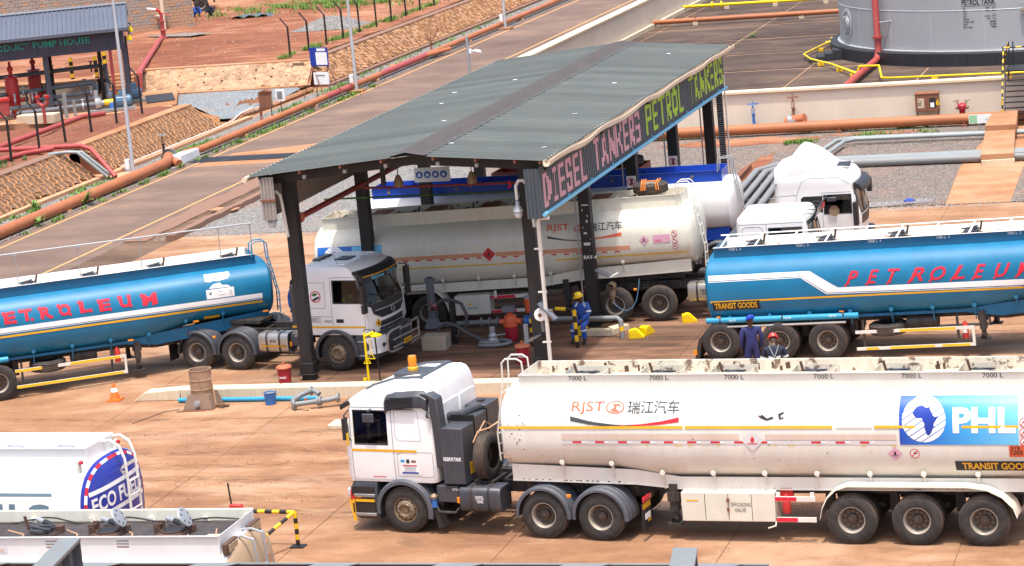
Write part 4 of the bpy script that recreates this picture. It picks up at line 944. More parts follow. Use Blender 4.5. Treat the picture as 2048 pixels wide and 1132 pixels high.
for i, ch in enumerate('PETROLEUM'):
    sx_ = 3.66 + i * .572; u, z = t3(sx_, 2.07 + .018 * i)
    sh = text2(ch, .36, .02, 1., .45); k = (.36 if ch in 'LETP' else .44) / width2(sh); sh = at2(([(a * k, b) for a, b in sh[0]], sh[1]), u, z)
    tl = poly2([(u - .03, z - .06), (u + .10, z + .05), (u + .06, z + .1), (u - .05, z - .02)])
    decal('lettering', [(sh, 'letter_red'), (tl, 'letter_red')], s3b, T3, cv=arange(1.8, 2.8, .08))
u, z = t3(-.12, 1.42); decal('dark_sign', [(rect2(u, z - .02, u + 1.34, z + .22), 'letter_black')], s3b, T3, cu=cuz, cv=cvz)
lettering(T3, s3c, 'TRANSIT GOODS', u + .06, z + .02, .17, 'orange_tape', near, .03, width=1.2)
for i, sx_ in enumerate((.35, 2.25, 4.25, 6.1, 8.0)):
    u, z = t3(sx_, 3.12); lettering(T3, lambda a, b: (a, -.692, b), '7000 L  %d' % (6 - i), u, 3.06, .075, 'letter_white', near, .0, width=.36, name='capacity_marking')
for i in range(5): manhole(T3, -2.1 + i * 2.0, .1, 2.98, tray=False)
pp = mb('cyan_pipe').tube([(-3.35, -1.16, 1.22), (.9, -1.16, 1.18)], .082, 14).b('hose_carrier_pipe', T3)
for u in (-2.95, -1.2, .5): mb('black_plastic').lathe([(.088, -.02), (.088, .02)], (u, -1.16, 1.215), 'x', 14).b('pipe_clamp', pp)
for u in (-2.7, -1.15, .1): lettering(pp, lambda a, b: (a, -1.16 - math.sqrt(max(0, .0855 ** 2 - (b - 1.2) ** 2)) , b), '120-PSI', u, 1.195, .045, 'letter_white', near, .0, width=.2)
for u in (-3.0, .45): mb('amber').box(u - .06, u + .06, -1.2, -1.14, 1.30, 1.33).b('marker_lamp', T3)
mb('brushed_alu').tube([(-3.1, -1.2, 1.04), (.55, -1.2, 1.02)], .035, 8).b('side_rail', T3)
m = mb('white_paint'); m.tube([(-3.05, .1, 3.36), (7.0, .1, 3.36)], .022, 6)
rl = m.b('handrail', T3)
for i in range(11): mb('white_paint').bar((-2.9 + i * .98, -.62, 3.14), (-2.82 + i * .98, .1, 3.36), .05, .012).b('rail_strut', rl, sm=0)
landing_legs(T3, near, 4.2, 1.0, .32)
side_guard(T3, near, .78, 4.0, .72, .26, .08, segs=((2.0, 3.5, .72, 'yellow_paint'), (1.05, 1.38, .26, 'yellow_paint'), (1.7, 2.9, .26, 'yellow_paint'), (3.1, 3.85, .26, 'yellow_paint')), posts='end')
for u in (1.0, 3.55): mb('chassis').box(u - .03, u + .03, -1.18, -1.12, .25, 1.02).b('guard_post', T3, sm=0)
mb('chassis').lathe([(.0, -.45), (.2, -.42), (.2, .42), (0, .45)], (2.55, -.75, .86), 'x', 14).b('air_tank', T3)
sp3 = spare(1.6, -.75, .72, 'z', '', parent=T3); sp3.scale = (1, 1, 1)
mb('red_paint').lathe([(.085, 0), (.085, .36), (.05, .42), (.03, .46)], (3.72, -1.02, .40), 'z', 14).use('letter_white').box(3.66, 3.78, -1.112, -1.108, .55, .70).b('fire_extinguisher', T3)
m = mb('chassis').prism([(-3.35, .98), (-3.15, 1.05), (-3.55, .62), (-3.62, .25), (-3.72, .12), (-3.78, .2), (-3.62, .72)], -1.22, -.62).prism([(-3.35, .98), (-3.15, 1.05), (-3.55, .62), (-3.62, .25), (-3.72, .12), (-3.78, .2), (-3.62, .72)], .62, 1.22).b('rear_mud_flap', T3, sm=0)
mb('amber').box(-3.80, -3.70, -1.235, -1.2, .30, .42).b('marker_lamp', T3)
mb('chassis').box(-3.3, -3.0, -1.15, 1.15, .92, 1.06).b('rear_beam', T3, sm=0)
# ================================================================ blue tanker turning in from the left with a white cab
p2 = -.5
T2, _, _ = tank_trailer('tank_trailer', 'blue tank trailer with curly red lettering, hitched to the cab with a bull bar', (-35.91, 66.46), 33.68, 1, zbb, 2.96, 3.18, .68, -3.9, 8.15, mats_b, near, pitch=p2)
t2 = lambda s, z: (s, z - s * math.sin(R(p2)))
decal('white_stripe', [(poly2([t2(-4, 2.01), t2(7.9, 1.88), t2(7.9, 2.02), t2(-4, 2.15)]), 'letter_white'), (poly2([t2(-4, 1.975), t2(7.9, 1.845), t2(7.9, 1.86), t2(-4, 1.99)]), 'letter_white')], s3, T2, cu=cuz, cv=cvz)
decal('yellow_stripe', [(poly2([t2(-4, 1.86), t2(7.9, 1.74), t2(7.9, 1.80), t2(-4, 1.92)]), 'orange_tape')], s3, T2, cu=cuz, cv=cvz)
for ch, sx_, zc_ in zip('PETROLEUM', (-.05, .54, 1.02, 1.58, 2.12, 2.72, 3.28, 3.88, 4.54), (2.37, 2.36, 2.37, 2.36, 2.36, 2.37, 2.33, 2.35, 2.31)):
    u, z = t2(sx_, zc_ - .17); sh = text2(ch, .33, .045); k = (.34 if ch != 'M' else .44) / width2(sh); sh = at2(([(a * k, b) for a, b in sh[0]], sh[1]), u - .17, z, .05)
    cu_ = disc2(u - .17, z + .30, .055, 10); c2 = disc2(u + .14, z + .03, .045, 10)
    decal('lettering', [(sh, 'letter_red'), (cu_, 'letter_red'), (c2, 'letter_red')], s3b, T2, cv=arange(1.9, 2.8, .08))
decal('torn_sticker', [(poly2([(6.27, 2.62), (6.42, 2.60), (6.5, 2.63), (6.62, 2.60), (6.8, 2.62), (6.95, 2.64), (7.03, 2.72), (7.02, 2.80), (6.28, 2.80)]), 'letter_white'), (poly2([(6.35, 2.42), (7.0, 2.40), (6.9, 2.47), (6.74, 2.48), (6.7, 2.55), (6.5, 2.53), (6.42, 2.49)]), 'letter_white'), (rect2(6.25, 2.12, 7.08, 2.39), 'letter_white')], s3, T2, cu=cuz, cv=cvz)
lettering(T2, s3b, '3VE', 6.36, 2.65, .09, 'letter_black', near, .0, width=.3); decal('sticker_print', [(poly2([(6.32, 2.28), (6.42, 2.32), (6.38, 2.22)]), 'letter_grey'), (rect2(6.62, 2.30, 6.75, 2.31), 'letter_grey'), (rect2(6.6, 2.2, 6.8, 2.21), 'letter_grey'), (rect2(6.94, 2.18, 7.02, 2.32), 'pale_sign')], s3b, T2)
decal('yellow_plate', [(rect2(6.15, 1.50, 6.62, 1.60), 'yellow_paint')], s3c, T2, cu=cuz, cv=cvz)
for u, z in ((3.9, 1.22), (5.86, 1.50), (7.95, 1.52)): mb('amber').box(u - .08, u + .08, -1.24, -1.16, z, z + .035).b('marker_lamp', T2)
m = mb('galvanised').tube([(-3.7, -.62, 4.13), (7.9, -.62, 4.10)], .024, 6); rl = m.b('handrail', T2)
for u in (-3.2, -.9, .95, 2.75, 4.55, 6.9, 7.85): mb('galvanised').bar((u, -.62, 3.17), (u, -.62, 4.1), .045, .02).prism([(u - .09, 4.1), (u + .09, 4.1), (u + .02, 4.03), (u - .02, 4.03)], -.66, -.58).b('rail_post', rl, sm=0)
for u in (-.6, 1.25, 3.05, 5.0, 7.2): manhole(T2, u, -.2, 3.0, tray=False)
ladder(T2, 8.15, 1, -.75, -.38, 1.35, 3.1, 'cyan_pipe', rungs=8)
landing_legs(T2, near, 4.1, 1.0, .28)
side_guard(T2, near, .5, 3.72, .80, .33, .085, segs=((.5, 1.3, .80, 'yellow_paint'), (2.1, 3.55, .80, 'yellow_paint'), (.5, 3.6, .33, 'yellow_paint')), posts='end')
for u in (.7, 3.3): mb('chassis').box(u - .03, u + .03, -1.18, -1.12, .3, 1.02).b('guard_post', T2, sm=0)
mb('chassis').lathe([(.0, -.4), (.18, -.38), (.18, .38), (0, .4)], (2.55, -.75, .92), 'x', 14).b('air_tank', T2)
spare(1.5, -.75, .78, 'z', '', parent=T2)
mb('red_paint').lathe([(.085, 0), (.085, .34), (.05, .40), (.03, .44)], (3.5, -1.0, .62), 'z', 14).b('fire_extinguisher', T2)
pp = mb('cyan_pipe').tube([(-3.9, -1.16, 1.22), (.35, -1.16, 1.18)], .082, 14).b('hose_carrier_pipe', T2)
# ---- its cab
C2 = thing('tractor_unit', 'white tractor unit with chrome bull bar, black visor and brushed fuel tank under the shelter', 'tractor unit', (-29.79 + 3.31 * math.cos(R(-7.79)) - 1.25 * math.sin(R(-7.79)), 69.57 + 3.31 * math.sin(R(-7.79)) + 1.25 * math.cos(R(-7.79)), 0), R(-7.79))
rings = [(1.06, 1.22, -.98, 1.2), (1.2, 1.26, -1.0, 1.22), (1.75, 1.24, -1.02, 1.22), (2.0, 1.18, -1.02, 1.21), (2.75, .92, -1.0, 1.15), (2.88, .86, -1.0, 1.14), (2.98, .72, -.98, 1.10), (3.04, .5, -.95, 1.02), (3.06, .3, -.9, .9)]
body, side, front, at = cab_body(C2, rings, 'white_paint', [(.02, .86, 2.0, 2.62)], (-1.04, 1.04, 1.9, 2.68), near, rr=.2, bulge=.2)
def gapline(fn, pts, par, w_=.012, mat='letter_grey'):
    ps = []
    for (a, b), (c, d) in zip(pts, pts[1:]):
        dx, dz = c - a, d - b; l = math.hypot(dx, dz); ox, oz = -dz / l * w_ / 2, dx / l * w_ / 2; ps.append(poly2([(a - ox, b - oz), (c - ox, d - oz), (c + ox, d + oz), (a + ox, b + oz)]))
    return decal('panel_gap', [(join2(*ps), mat)], fn, par, cv=arange(1.1, 3., .2))
for pts in ([(-.06, 1.1), (-.06, 2.72), (.95, 2.74)], [(1.0, 1.1), (.98, 1.9)], [(-.98, 1.62), (-.06, 1.6)], [(-.85, 1.85), (-.85, 2.58), (-.25, 2.58), (-.25, 1.85), (-.85, 1.85)]): gapline(side(.004), pts, body)
decal('reflective_stripe', [(rect2(-1.0, 1.27, .98, 1.325), 'orange_tape')], side(.008), body)
decal('round_sticker', [(disc2(-.55, 2.18, .17, 20), 'sign_red'), ], side(.008), body); decal('sticker_middle', [(disc2(-.55, 2.18, .14, 20), 'letter_white')], side(.011), body); decal('sticker_print', [(poly2([(-.68, 2.2), (-.6, 2.3), (-.45, 2.27), (-.55, 2.2)]), 'leaf'), (poly2([(-.66, 2.1), (-.44, 2.2), (-.42, 2.14), (-.6, 2.05)]), 'letter_black')], side(.014), body)
decal('paper_label', [(rect2(-.86, 1.42, -.42, 1.60), 'pale_sign')], side(.008), body); decal('label_print', [(rect2(-.83, 1.55 - i * .03, -.5 - (i % 3) * .05, 1.56 - i * .03), 'letter_grey') for i in range(4)], side(.011), body)
lettering(body, side(.010), '400', -.33, 1.43, .07, 'letter_grey', near, .01, width=.24)
mb('black_plastic').box(.06, .30, -1.225, -1.2, 1.42, 1.53).b('door_handle', body, bevel=.008)
decal('orange_hazard_sign', [(poly2([(-.93, 1.33), (-.79, 1.2), (-.65, 1.33), (-.79, 1.46)]), 'orange_tape')], front(.014), body, cu=arange(-1, 0, .1)); decal('flame_mark', [(poly2([(-.83, 1.28), (-.75, 1.28), (-.75, 1.34), (-.79, 1.4), (-.83, 1.33)]), 'letter_black')], front(.018), body)
# black upper grille below the windscreen, badge, lower grille, bumper
gr = decal('grille', [(poly2([(-1.02, 1.86), (-.95, 1.62), (-.6, 1.45), (.6, 1.45), (.95, 1.62), (1.02, 1.86)]), 'black_plastic'), (rect2(-.72, 1.08, .72, 1.36), 'black_plastic')], front(.012), body, cu=arange(-1, 1, .15), cv=arange(1.1, 1.9, .2))
mb('galvanised').tube([tuple(front(.03)(y, 1.70 + .0 * y)) for y in arange(-.86, .86, .172)], .022, 6).b('grille_bar', gr)
mb('galvanised').tube([tuple(front(.035)(.09 * math.cos(a), 1.6 + .09 * math.sin(a))) for a in arange(0, 6.2832, .5236)], .014, 6).b('badge_ring', gr)
for i in range(3): mb('graphite').tube([tuple(front(.03)(y, 1.14 + i * .09)) for y in arange(-.7, .7, .175)], .016, 6).b('grille_bar', gr)
m = mb('graphite'); rg = []
for z, xf, wd in ((.30, 1.2, 1.14), (.36, 1.30, 1.2), (.72, 1.38, 1.23), (1.04, 1.28, 1.21)): rg.append([(x, y, z) for x, y in ((.62, wd), (xf - .38, wd), (xf - .16, wd - .12), (xf - .04, wd - .35), (xf, 0), (xf - .04, -wd + .35), (xf - .16, -wd + .12), (xf - .38, -wd), (.62, -wd))])
bp = m.loft(rg).b('bumper', C2, ang=40)
for s in (1, -1):
    mb('white_paint').loft([[(x, s * y, z) for x, y in ((.94, 1.225), (1.2, 1.16), (1.30, .98), (1.345, .72), (1.30, .72), (1.2, 1.0))] for z in (.50, .98)]).b('bumper_corner', bp, ang=50)
    mb('lamp_clear').loft([[(x, s * y, z) for x, y in ((1.02, 1.215), (1.22, 1.15), (1.318, .98), (1.28, .95))] for z in (.66, .93)]).b('headlight', bp, ang=50)
    for z in (.86, .45): mb('steel').box(.66, .95, s * 1.2 - .04, s * 1.2 + .05, z - .02, z + .03).b('step', bp, bevel=.01)
m = mb('brushed_alu')
bb_ = mb('graphite').box(1.56, 1.64, -.34, -.22, .52, 1.22).b('bull_bar', C2, bevel=.01); mb('graphite').box(1.56, 1.64, .22, .34, .52, 1.22).b('bull_bar_upright', bb_, bevel=.01)
for y in (-.28, .28): mb('graphite').box(1.35, 1.56, y - .02, y + .02, .6, .7).b('bull_bar_bracket', bb_, sm=0)
for z in (.62, .84, 1.06): mb('brushed_alu').tube([(1.62, -.8 if z != 1.06 else -.34, z), (1.64, .8 if z != 1.06 else .34, z)], .03, 8).b('bull_bar_rail', bb_)
for s in (1, -1): mb('brushed_alu').tube([(1.62, s * .3, 1.12), (1.60, s * .85, 1.12), (1.55, s * .98, 1.05), (1.52, s * 1.02, .85), (1.52, s * 1.0, .58), (1.56, s * .9, .50), (1.6, s * .3, .50)], .034, 10).b('bull_bar_hoop', bb_)
pl = mb('orange_tape').box(1.66, 1.675, -.24, .24, .60, .74).b('number_plate', bb_); decal('plate_print', [(at2(text2('2302 T10', .08, .01), -.2, .63), 'letter_black')], lambda y, z: (1.679, y, z), pl)
# visor, lettering on it, mirrors, roof details, wipers
vis = mb('black_plastic').loft([[(front()(y, 2.8)[0] + d, y, z) for d, z in ((-.02, 2.88), (.10, 2.86), (.24, 2.72), (.26, 2.56), (.235, 2.56), (.10, 2.78), (-.02, 2.80))] for y in arange(-1.16, 1.16, .145)]).b('sun_visor', body, ang=30)
vf = lambda y, z: (front()(y, 2.8)[0] + .245 + (2.72 - z) * .13 + .012, y, z)
decal('visor_line', [(poly2([(-1.1, 2.70), (1.1, 2.70), (1.1, 2.725), (-1.1, 2.725)]), 'orange_tape')], lambda y, z: (front()(y, 2.8)[0] + .257, y, z), vis, cu=arange(-1.1, 1.1, .145))
sh = text2('Stine  Comi', .10, .02); k = 1.5 / width2(sh); decal('visor_lettering', [(at2(([(a * k, b) for a, b in sh[0]], sh[1]), -.75, 2.585), 'decal_light_blue')], vf, vis, cu=arange(-1.1, 1.1, .145))
for s in (1, -1):
    m = mb('black_plastic').tube([(1.0, s * 1.16, 2.66), (1.14, s * 1.36, 2.62), (1.14, s * 1.38, 1.75), (1.02, s * 1.2, 1.7)], .022, 6)
    m.loft([cab_ring_flat(1.1, s * 1.40, z, .06, .12) for z in (2.02, 2.06, 2.5, 2.54)]); m.loft([cab_ring_flat(1.1, s * 1.40, z, .06, .11) for z in (1.74, 1.77, 1.95, 1.98)]).b('door_mirror', body, ang=40)
mb('black_plastic').tube([(1.05, .2, 1.86), (1.16, -.35, 2.02), (1.02, -.85, 2.2)], .012, 6).tube([(1.1, .9, 1.9), (1.17, .3, 2.04), (1.1, -.2, 2.2)], .012, 6).tube([(1.42, .75, 2.7), (1.44, .82, 2.3), (1.3, .7, 1.92)], .012, 6).b('wiper', body)
mb('black_plastic').box(-.32, .12, -.28, .28, 3.05, 3.085).b('roof_hatch', body, bevel=.02)
for i in range(7): mb('white_paint').box(-.85, .35 if abs(i - 3) > 1 else -.45, -.92 + i * .3, -.86 + i * .3, 3.045, 3.072).b('roof_rib', body, sm=0)
mb('black_plastic').tube([(.05, -.8, 3.03), (-.05, -.85, 3.45)], .006, 5).b('aerial', body)
mb('graphite').loft([[(x, y, z) for y, z in ((-.45, 3.03), (-.4, 3.12), (.4, 3.12), (.45, 3.03))] for x in (-.95, -.75)]).b('air_horn_housing', body, ang=40)
mb('graphite').box(-1.42, -1.08, -1.16, 1.1, 1.02, 2.5).b('reserve_tank', C2, bevel=.05)
decal('reflective_stripe', [(rect2(-1.42, 1.27, -1.08, 1.325), 'orange_tape')], lambda x, z: (x, -1.164, z), C2); lettering(C2, lambda x, z: (x, -1.166, z), 'DIESEL', -1.42, 1.08, .12, 'pale_sign', near, .01, width=.34)
tractor_base(C2, near, (3.31, 4.66), tankm='brushed_alu', fm='graphite', texts=('DIESEL TANK', ''))
for ch in [c for c in C2.children if c.name.startswith('fuel_tank')]:
    decal('reflective_stripe', [(rect2(-2.5, .72, -1.64, .765), 'orange_tape')], lambda x, z: (x, -1.275, z), ch)
# ================================================================ cream tanker under the shelter
p4 = 1.1; A4 = (-25.38, 74.21)
mats_c = dict(tank='tank_cream', coam='tank_cream', inner='tank_cream_rusty', floor='rusty_floor', chassis='chassis', skirt='tank_cream', rear='tank_cream', front='tank_cream')
T4, _, _ = tank_trailer('tank_trailer', 'grimy cream tank trailer parked under the shelter, a roped spare tyre on top', A4, 2.43, 1, zb1, 3.24, 3.55, .62, -3.35, 8.2, mats_c, near, pitch=p4)
s4 = make_surf(near, zb1, 3.24, 1.22, .006); s4b = make_surf(near, zb1, 3.24, 1.22, .010); s4c = make_surf(near, zb1, 3.24, 1.22, .014)
t4 = lambda s, z: (s, z - s * math.sin(R(p4)) - .03)
def P4(*a): return [t4(*q) for q in a]
decal('blue_panel', [(poly2(P4((-3.3, 2.05), (-1.25, 2.08), (-1.25, 2.72), (-3.3, 2.72))), 'decal_blue'), ], s4, T4, cu=cuz, cv=cv); decal('pale_panel', [(poly2(P4((-2.2, 2.08), (-1.25, 2.09), (-1.25, 2.72), (-2.2, 2.70))), 'decal_light_blue')], s4b, T4, cu=cuz, cv=cv)
g_ = clipbars(0, 0, .33, R(-33), bars); decal('globe_bars', [(([(-2.78 - x, 2.42 + y) for x, y in g_[0]], g_[1]), 'letter_white')], s4b, T4, cu=cuz, cv=cv); decal('africa_emblem', [(africa(-2.72, 2.45, .24, 1), 'decal_dark_blue')], s4c, T4, cu=cuz, cv=cv)
lettering(T4, s4c, 'PHL', -2.15, 2.2, .3, 'letter_white', near, .03, width=.8)
u, z = t4(3.92, 2.83); lettering(T4, s4, 'RJST', u, z, .23, 'letter_orange', near, .012, width=.68)
u, z = t4(4.95, 2.92); decal('ring_emblem', [(([(u + .2 * a, z + .12 * b) for a, b in disc2(0, 0, 1, 28, .84)[0]], disc2(0, 0, 1, 28, .84)[1]), 'letter_orange'), (poly2([(u - .12, z - .06), (u - .02, z + .01), (u - .07, z + .08), (u + .08, z + .07), (u + .14, z), (u + .03, z + .03), (u + .03, z - .03), (u + .1, z - .08)]), 'letter_orange')], s4, T4)
u, z = t4(5.22, 2.83); lettering(T4, s4, '瑞江汽车', u, z, .24, 'letter_dark', near, .015, width=1.0)
decal('swoosh', [(poly2(P4((3.92, 2.68), (4.4, 2.60), (4.95, 2.56), (4.95, 2.585), (4.4, 2.64), (3.92, 2.75))), 'letter_dark'), (poly2(P4((4.95, 2.56), (5.5, 2.60), (6.19, 2.66), (6.19, 2.77), (5.6, 2.66), (4.95, 2.60))), 'letter_orange')], s4, T4, cu=cuz, cv=cv)
decal('salmon_band', [(poly2(P4((-.9, 2.20), (1.86, 2.225), (1.86, 2.345), (-.9, 2.32))), 'salmon_tape'), (poly2(P4((2.3, 2.22), (6.4, 2.235), (6.4, 2.36), (2.3, 2.345))), 'salmon_tape')], s4, T4, cu=cuz, cv=cv)
rm = []
for i in range(18):
    s_ = -.62 + i * .385
    if 1.75 < s_ < 2.3: continue
    if s_ < 6.3: rm.append((poly2(P4((s_, 2.17), (s_ + .16, 2.17), (s_ + .16, 2.21), (s_, 2.21))), 'sign_red'))
decal('red_reflectors', rm, s4b, T4)
decal('yellow_tape', [(poly2(P4((-.8, 1.94), (3.4, 1.965), (3.4, 2.005), (-.8, 1.98))), 'yellow_paint'), (poly2(P4((4.1, 2.0), (8.1, 2.07), (8.1, 2.115), (4.1, 2.04))), 'yellow_paint')], s4b, T4, cu=cuz, cv=cv)
u, z = t4(2.08, 2.29); hazard_diamond(T4, s4b, u, z, .21, 'sign_red', 'letter_black', near)
u, z = t4(6.85, 2.50); hazard_diamond(T4, s4b, u, z, .15, 'pink_sign', 'letter_black', near)
u, z = t4(7.12, 2.40); decal('paper_label', [(rect2(u, z, u + .52, z + .24), 'pink_sign')], s4b, T4, cu=cuz, cv=cv); lettering(T4, s4c, '1203', u + .03, z + .03, .07, 'letter_red', near, .01, width=.2)
for zz in (2.67, 2.47, 2.28): u, z = t4(7.77, zz); ban_sign(T4, s4b, u, z, .085, near)
decal('whitewashed_patches', [(poly2(P4((.55 + i * .5, 2.62), (1.0 + i * .5, 2.62 + (i % 2) * .03), (1.0 + i * .5, 2.86), (.55 + i * .5, 2.84 + (i % 2) * .02))), 'tank_white') for i in range(6)], s4, T4, cu=cuz, cv=cv)
for i in range(6): manhole(T4, -2.3 + i * 1.72, .04, 3.26)
for i in range(5):
    g = mb('rusty_brown')
    for k in range(9): g.box(-1.75 + i * 1.72, -1.2 + i * 1.72, -.5 + k * .12, -.46 + k * .12, 3.50, 3.53)
    g.b('walk_grating', T4, sm=0, kind='stuff')
ladder(T4, 8.2, 1, -.75, -.35, 1.35, 3.48, 'pipe_white', rungs=8)
lb = mb('tank_cream').box(1.0 - .15, 1.95, -1.22, -.72, .40, .99).b('tool_box', T4, bevel=.012)
lettering(lb, lambda x, z: (x, -1.226, z), 'TOOLZ BOX', 1.22, .58, .06, 'letter_dark', near, .0, width=.34); decal('yellow_mark', [(rect2(1.26, .70, 1.38, .76), 'yellow_paint')], lambda x, z: (x, -1.226, z), lb)
side_guard(T4, near, 2.0, 3.6, .90, .46, .10, segs=((2.0, 2.75, .90, 'letter_red'), (3.2, 3.6, .90, 'letter_red'), (2.0, 2.75, .46, 'letter_red')), posts=(2.15, 3.5))
landing_legs(T4, near, 4.3, 1.15, .35)
for s in (1, -1):
    m = mb('tank_cream'); m.loft([[(x, s * .72, z), (x, s * 1.28, z), (x, s * 1.29, z - .05), (x, s * 1.27, z - .05), (x, s * 1.26, z - .02), (x, s * .72, z - .02)] for x, z in path]); m.b('mudguard', T4, ang=50)
# roped tyre on its top
def world_at(root, p): return root.matrix_basis @ Vector(p)
bpy.context.view_layer.update()
rt_ = copy_tree(_wh['rear']); rt_.name = 'spare_tyre'; rt_.parent = None; rt_.location = world_at(T4, (6.95, .02, 3.60)) + Vector((0, 0, .1)); rt_.rotation_euler = (R(90), 0, R(10))
for k in ('label', 'category'): rt_.pop(k, None)
tag(rt_, 'worn spare tyre roped flat on top of the grimy cream tank trailer', 'tyre')
rp = mb('rope_orange')
for dx in (-.26, -.2, -.14, .2, .27): rp.tube([(dx, .02, -.56), (dx * 1.05, .17, -.5), (dx, .19, 0), (dx * .9, .17, .5), (dx, .0, .56)], .016, 6)
rp.tube([(-.26, .19, 0), (0, .2, .1), (.27, .19, .05)], .02, 6)
for i, v in enumerate(rp.v): rp.v[i] = (v[0], -v[1], v[2]) if False else v
ro = rp.b('rope', rt_)
# its tractor (cab roof and raised visor show above the blue tanker)
C4 = thing('tractor_unit', 'flat-roofed white tractor unit with a tilted glassy sun visor, behind the blue tank', 'tractor unit', (A4[0] + 10.55 * math.cos(R(2.43)) - 1.25 * math.sin(R(2.43)), A4[1] + 10.55 * math.sin(R(2.43)) + 1.25 * math.cos(R(2.43)), 0), R(2.43))
rings = [(1.0, 1.3, -.98, 1.2), (1.8, 1.32, -1.0, 1.22), (2.0, 1.28, -1.0, 1.21), (2.76, 1.13, -.99, 1.18), (2.89, 1.09, -.98, 1.165), (2.95, 1.03, -.95, 1.12), (2.975, .96, -.9, 1.06), (2.99, .86, -.82, .97)]
body, side, front, at = cab_body(C4, rings, 'white_clean', [(-.02, .92, 2.05, 2.62)], (-1.0, 1.0, 2.0, 2.72), near, rr=.14, bulge=.08)
gapline(side(.004), [(-.1, 1.1), (-.1, 2.77), (1.0, 2.78)], body); gapline(side(.004), [(-.82, 1.95), (-.82, 2.62), (-.72, 2.69), (-.32, 2.69), (-.22, 2.62), (-.22, 1.95)], body); gapline(side(.004), [(-.95, 2.77), (-.1, 2.77)], body)
mb('white_clean').box(-.15, .32, -.32, .18, 2.985, 3.01).b('roof_hatch', body, bevel=.015)
vz = mb('visor_glass'); vz.loft([[(x, y, z) for x, z in ((1.12, 2.68), (1.32, 2.82), (1.44, 3.14), (1.42, 3.15), (1.30, 2.85), (1.11, 2.70))] for y in arange(-1.15, 1.15, .23)]); vz.b('sun_visor', body, ang=40)
mb('letter_red').box(1.40, 1.405, .1, .7, 2.9, 3.1).b('visor_sticker', body, sm=0)
for y in (-1.0, -.35, .35, 1.0): mb('black_plastic').tube([(.95, y, 2.95), (1.1, y, 3.0), (1.3, y, 2.96)], .012, 6).b('visor_bracket', body)
mb('black_plastic').tube([(1.05, -1.15, 2.55), (1.2, -1.42, 2.5), (1.2, -1.44, 2.0)], .02, 6).loft([cab_ring_flat(1.18, -1.44, z, .06, .13) for z in (2.0, 2.03, 2.42, 2.46)]).b('door_mirror', body, ang=40)
mb('graphite').box(-1.4, -1.05, -1.15, 1.15, 1.0, 2.35).b('air_cleaner', C4, bevel=.05)
mb('black_plastic').box(.95, 1.38, -1.2, 1.2, .35, 1.0).b('bumper', C4, bevel=.05)
tractor_base(C4, near, (3.45, 4.78), tankm='brushed_alu', guards=False)
# ================================================================ white tanker with royal blue coaming
A5 = off_((-20.4, 80.6), 2.5, -4.7)
mats_r = dict(tank='white_clean', coam='royal_blue', inner='royal_blue', floor='royal_blue', chassis='royal_blue', skirt='royal_blue', rear='white_clean', front='white_clean')
zb5 = [(-4.3, 1.12), (4.4, 1.12), (5.6, 1.35), (8, 1.4)]
T5, _, _ = tank_trailer('tank_trailer', 'clean white tank trailer with a royal blue box rim along its top', A5, 2.5, 1, zb5, 3.06, 3.36, .62, -4.2, 7.8, mats_r, near)
s5 = make_surf(near, zb5, 3.06, 1.22, .008)
for u in (6.62, 6.88): ban_sign(T5, s5, u, 1.98, .10, near)
mb('sign_red').box(6.86, 6.96, -1.232, -1.222, 1.42, 1.55).b('red_label', T5, sm=0)
ladder(T5, 7.8, 1, -.7, -.32, 1.3, 3.3, 'galvanised', rungs=8)
for u in (-3.5, -1.2, 1.4, 4.0, 6.6): mb('hub_bronze').lathe([(.05, 0), (.05, -.02), (0, -.022)], (u, -.63, 3.2), 'y', 12).b('bolt_plate', T5)
for u in (2.6,): 
    m = mb('galvanised').lathe([(.22, 0), (.22, .05), (.1, .1), (0, .1)], (u, .1, 3.2), 'z', 16).tube([(u - .3, -.1, 3.25), (u, .1, 3.36), (u + .3, .2, 3.25)], .03, 6).b('manhole_lid', T5)
for u in (-3., -.4, 2.2, 4.9): mb('royal_blue').box(u - .02, u + .02, .5, .6, 3.06, 3.3).b('rib', T5, sm=0)
C5 = thing('tractor_unit', 'large white sleeper tractor unit with swept roof deflector and dark roof hatch', 'tractor unit', (-20.4 + 5.98 * math.cos(R(2.5)) - 1.25 * math.sin(R(2.5)), 80.6 + 5.98 * math.sin(R(2.5)) + 1.25 * math.cos(R(2.5)), 0), R(2.5))
rings = [(1.06, 1.3, -1.38, 1.2), (1.25, 1.34, -1.42, 1.22), (1.85, 1.36, -1.43, 1.22), (2.1, 1.30, -1.43, 1.21), (2.62, 1.18, -1.42, 1.17), (2.76, 1.20, -1.42, 1.165), (2.92, 1.16, -1.41, 1.165), (3.06, 1.05, -1.40, 1.14), (3.17, .84, -1.38, 1.08), (3.24, .58, -1.36, .99), (3.28, .3, -1.3, .88)]
body, side, front, at = cab_body(C5, rings, 'white_clean', [(.15, .98, 1.9, 2.46)], (-1.02, 1.02, 1.88, 2.58), near, rr=.22, bulge=.12)
for pts in ([(.08, 1.1), (.08, 2.55), (1.02, 2.55)], [(1.04, 1.1), (1.04, 2.0)], [(-1.4, 2.5), (-.7, 2.52), (-.55, 2.9), (-.3, 3.02), (.6, 3.02), (.95, 2.8)], [(-.72, 1.1), (-.72, 2.5)]): gapline(side(.004), pts, body)
decal('sleeper_window', [(poly2([(-.58, 1.95), (.10, 1.95), (.10, 2.46), (-.5, 2.46), (-.58, 2.40)]), 'black_steel')], side(.006), body, cv=arange(1.9, 2.5, .2))
df = mb('white_clean')
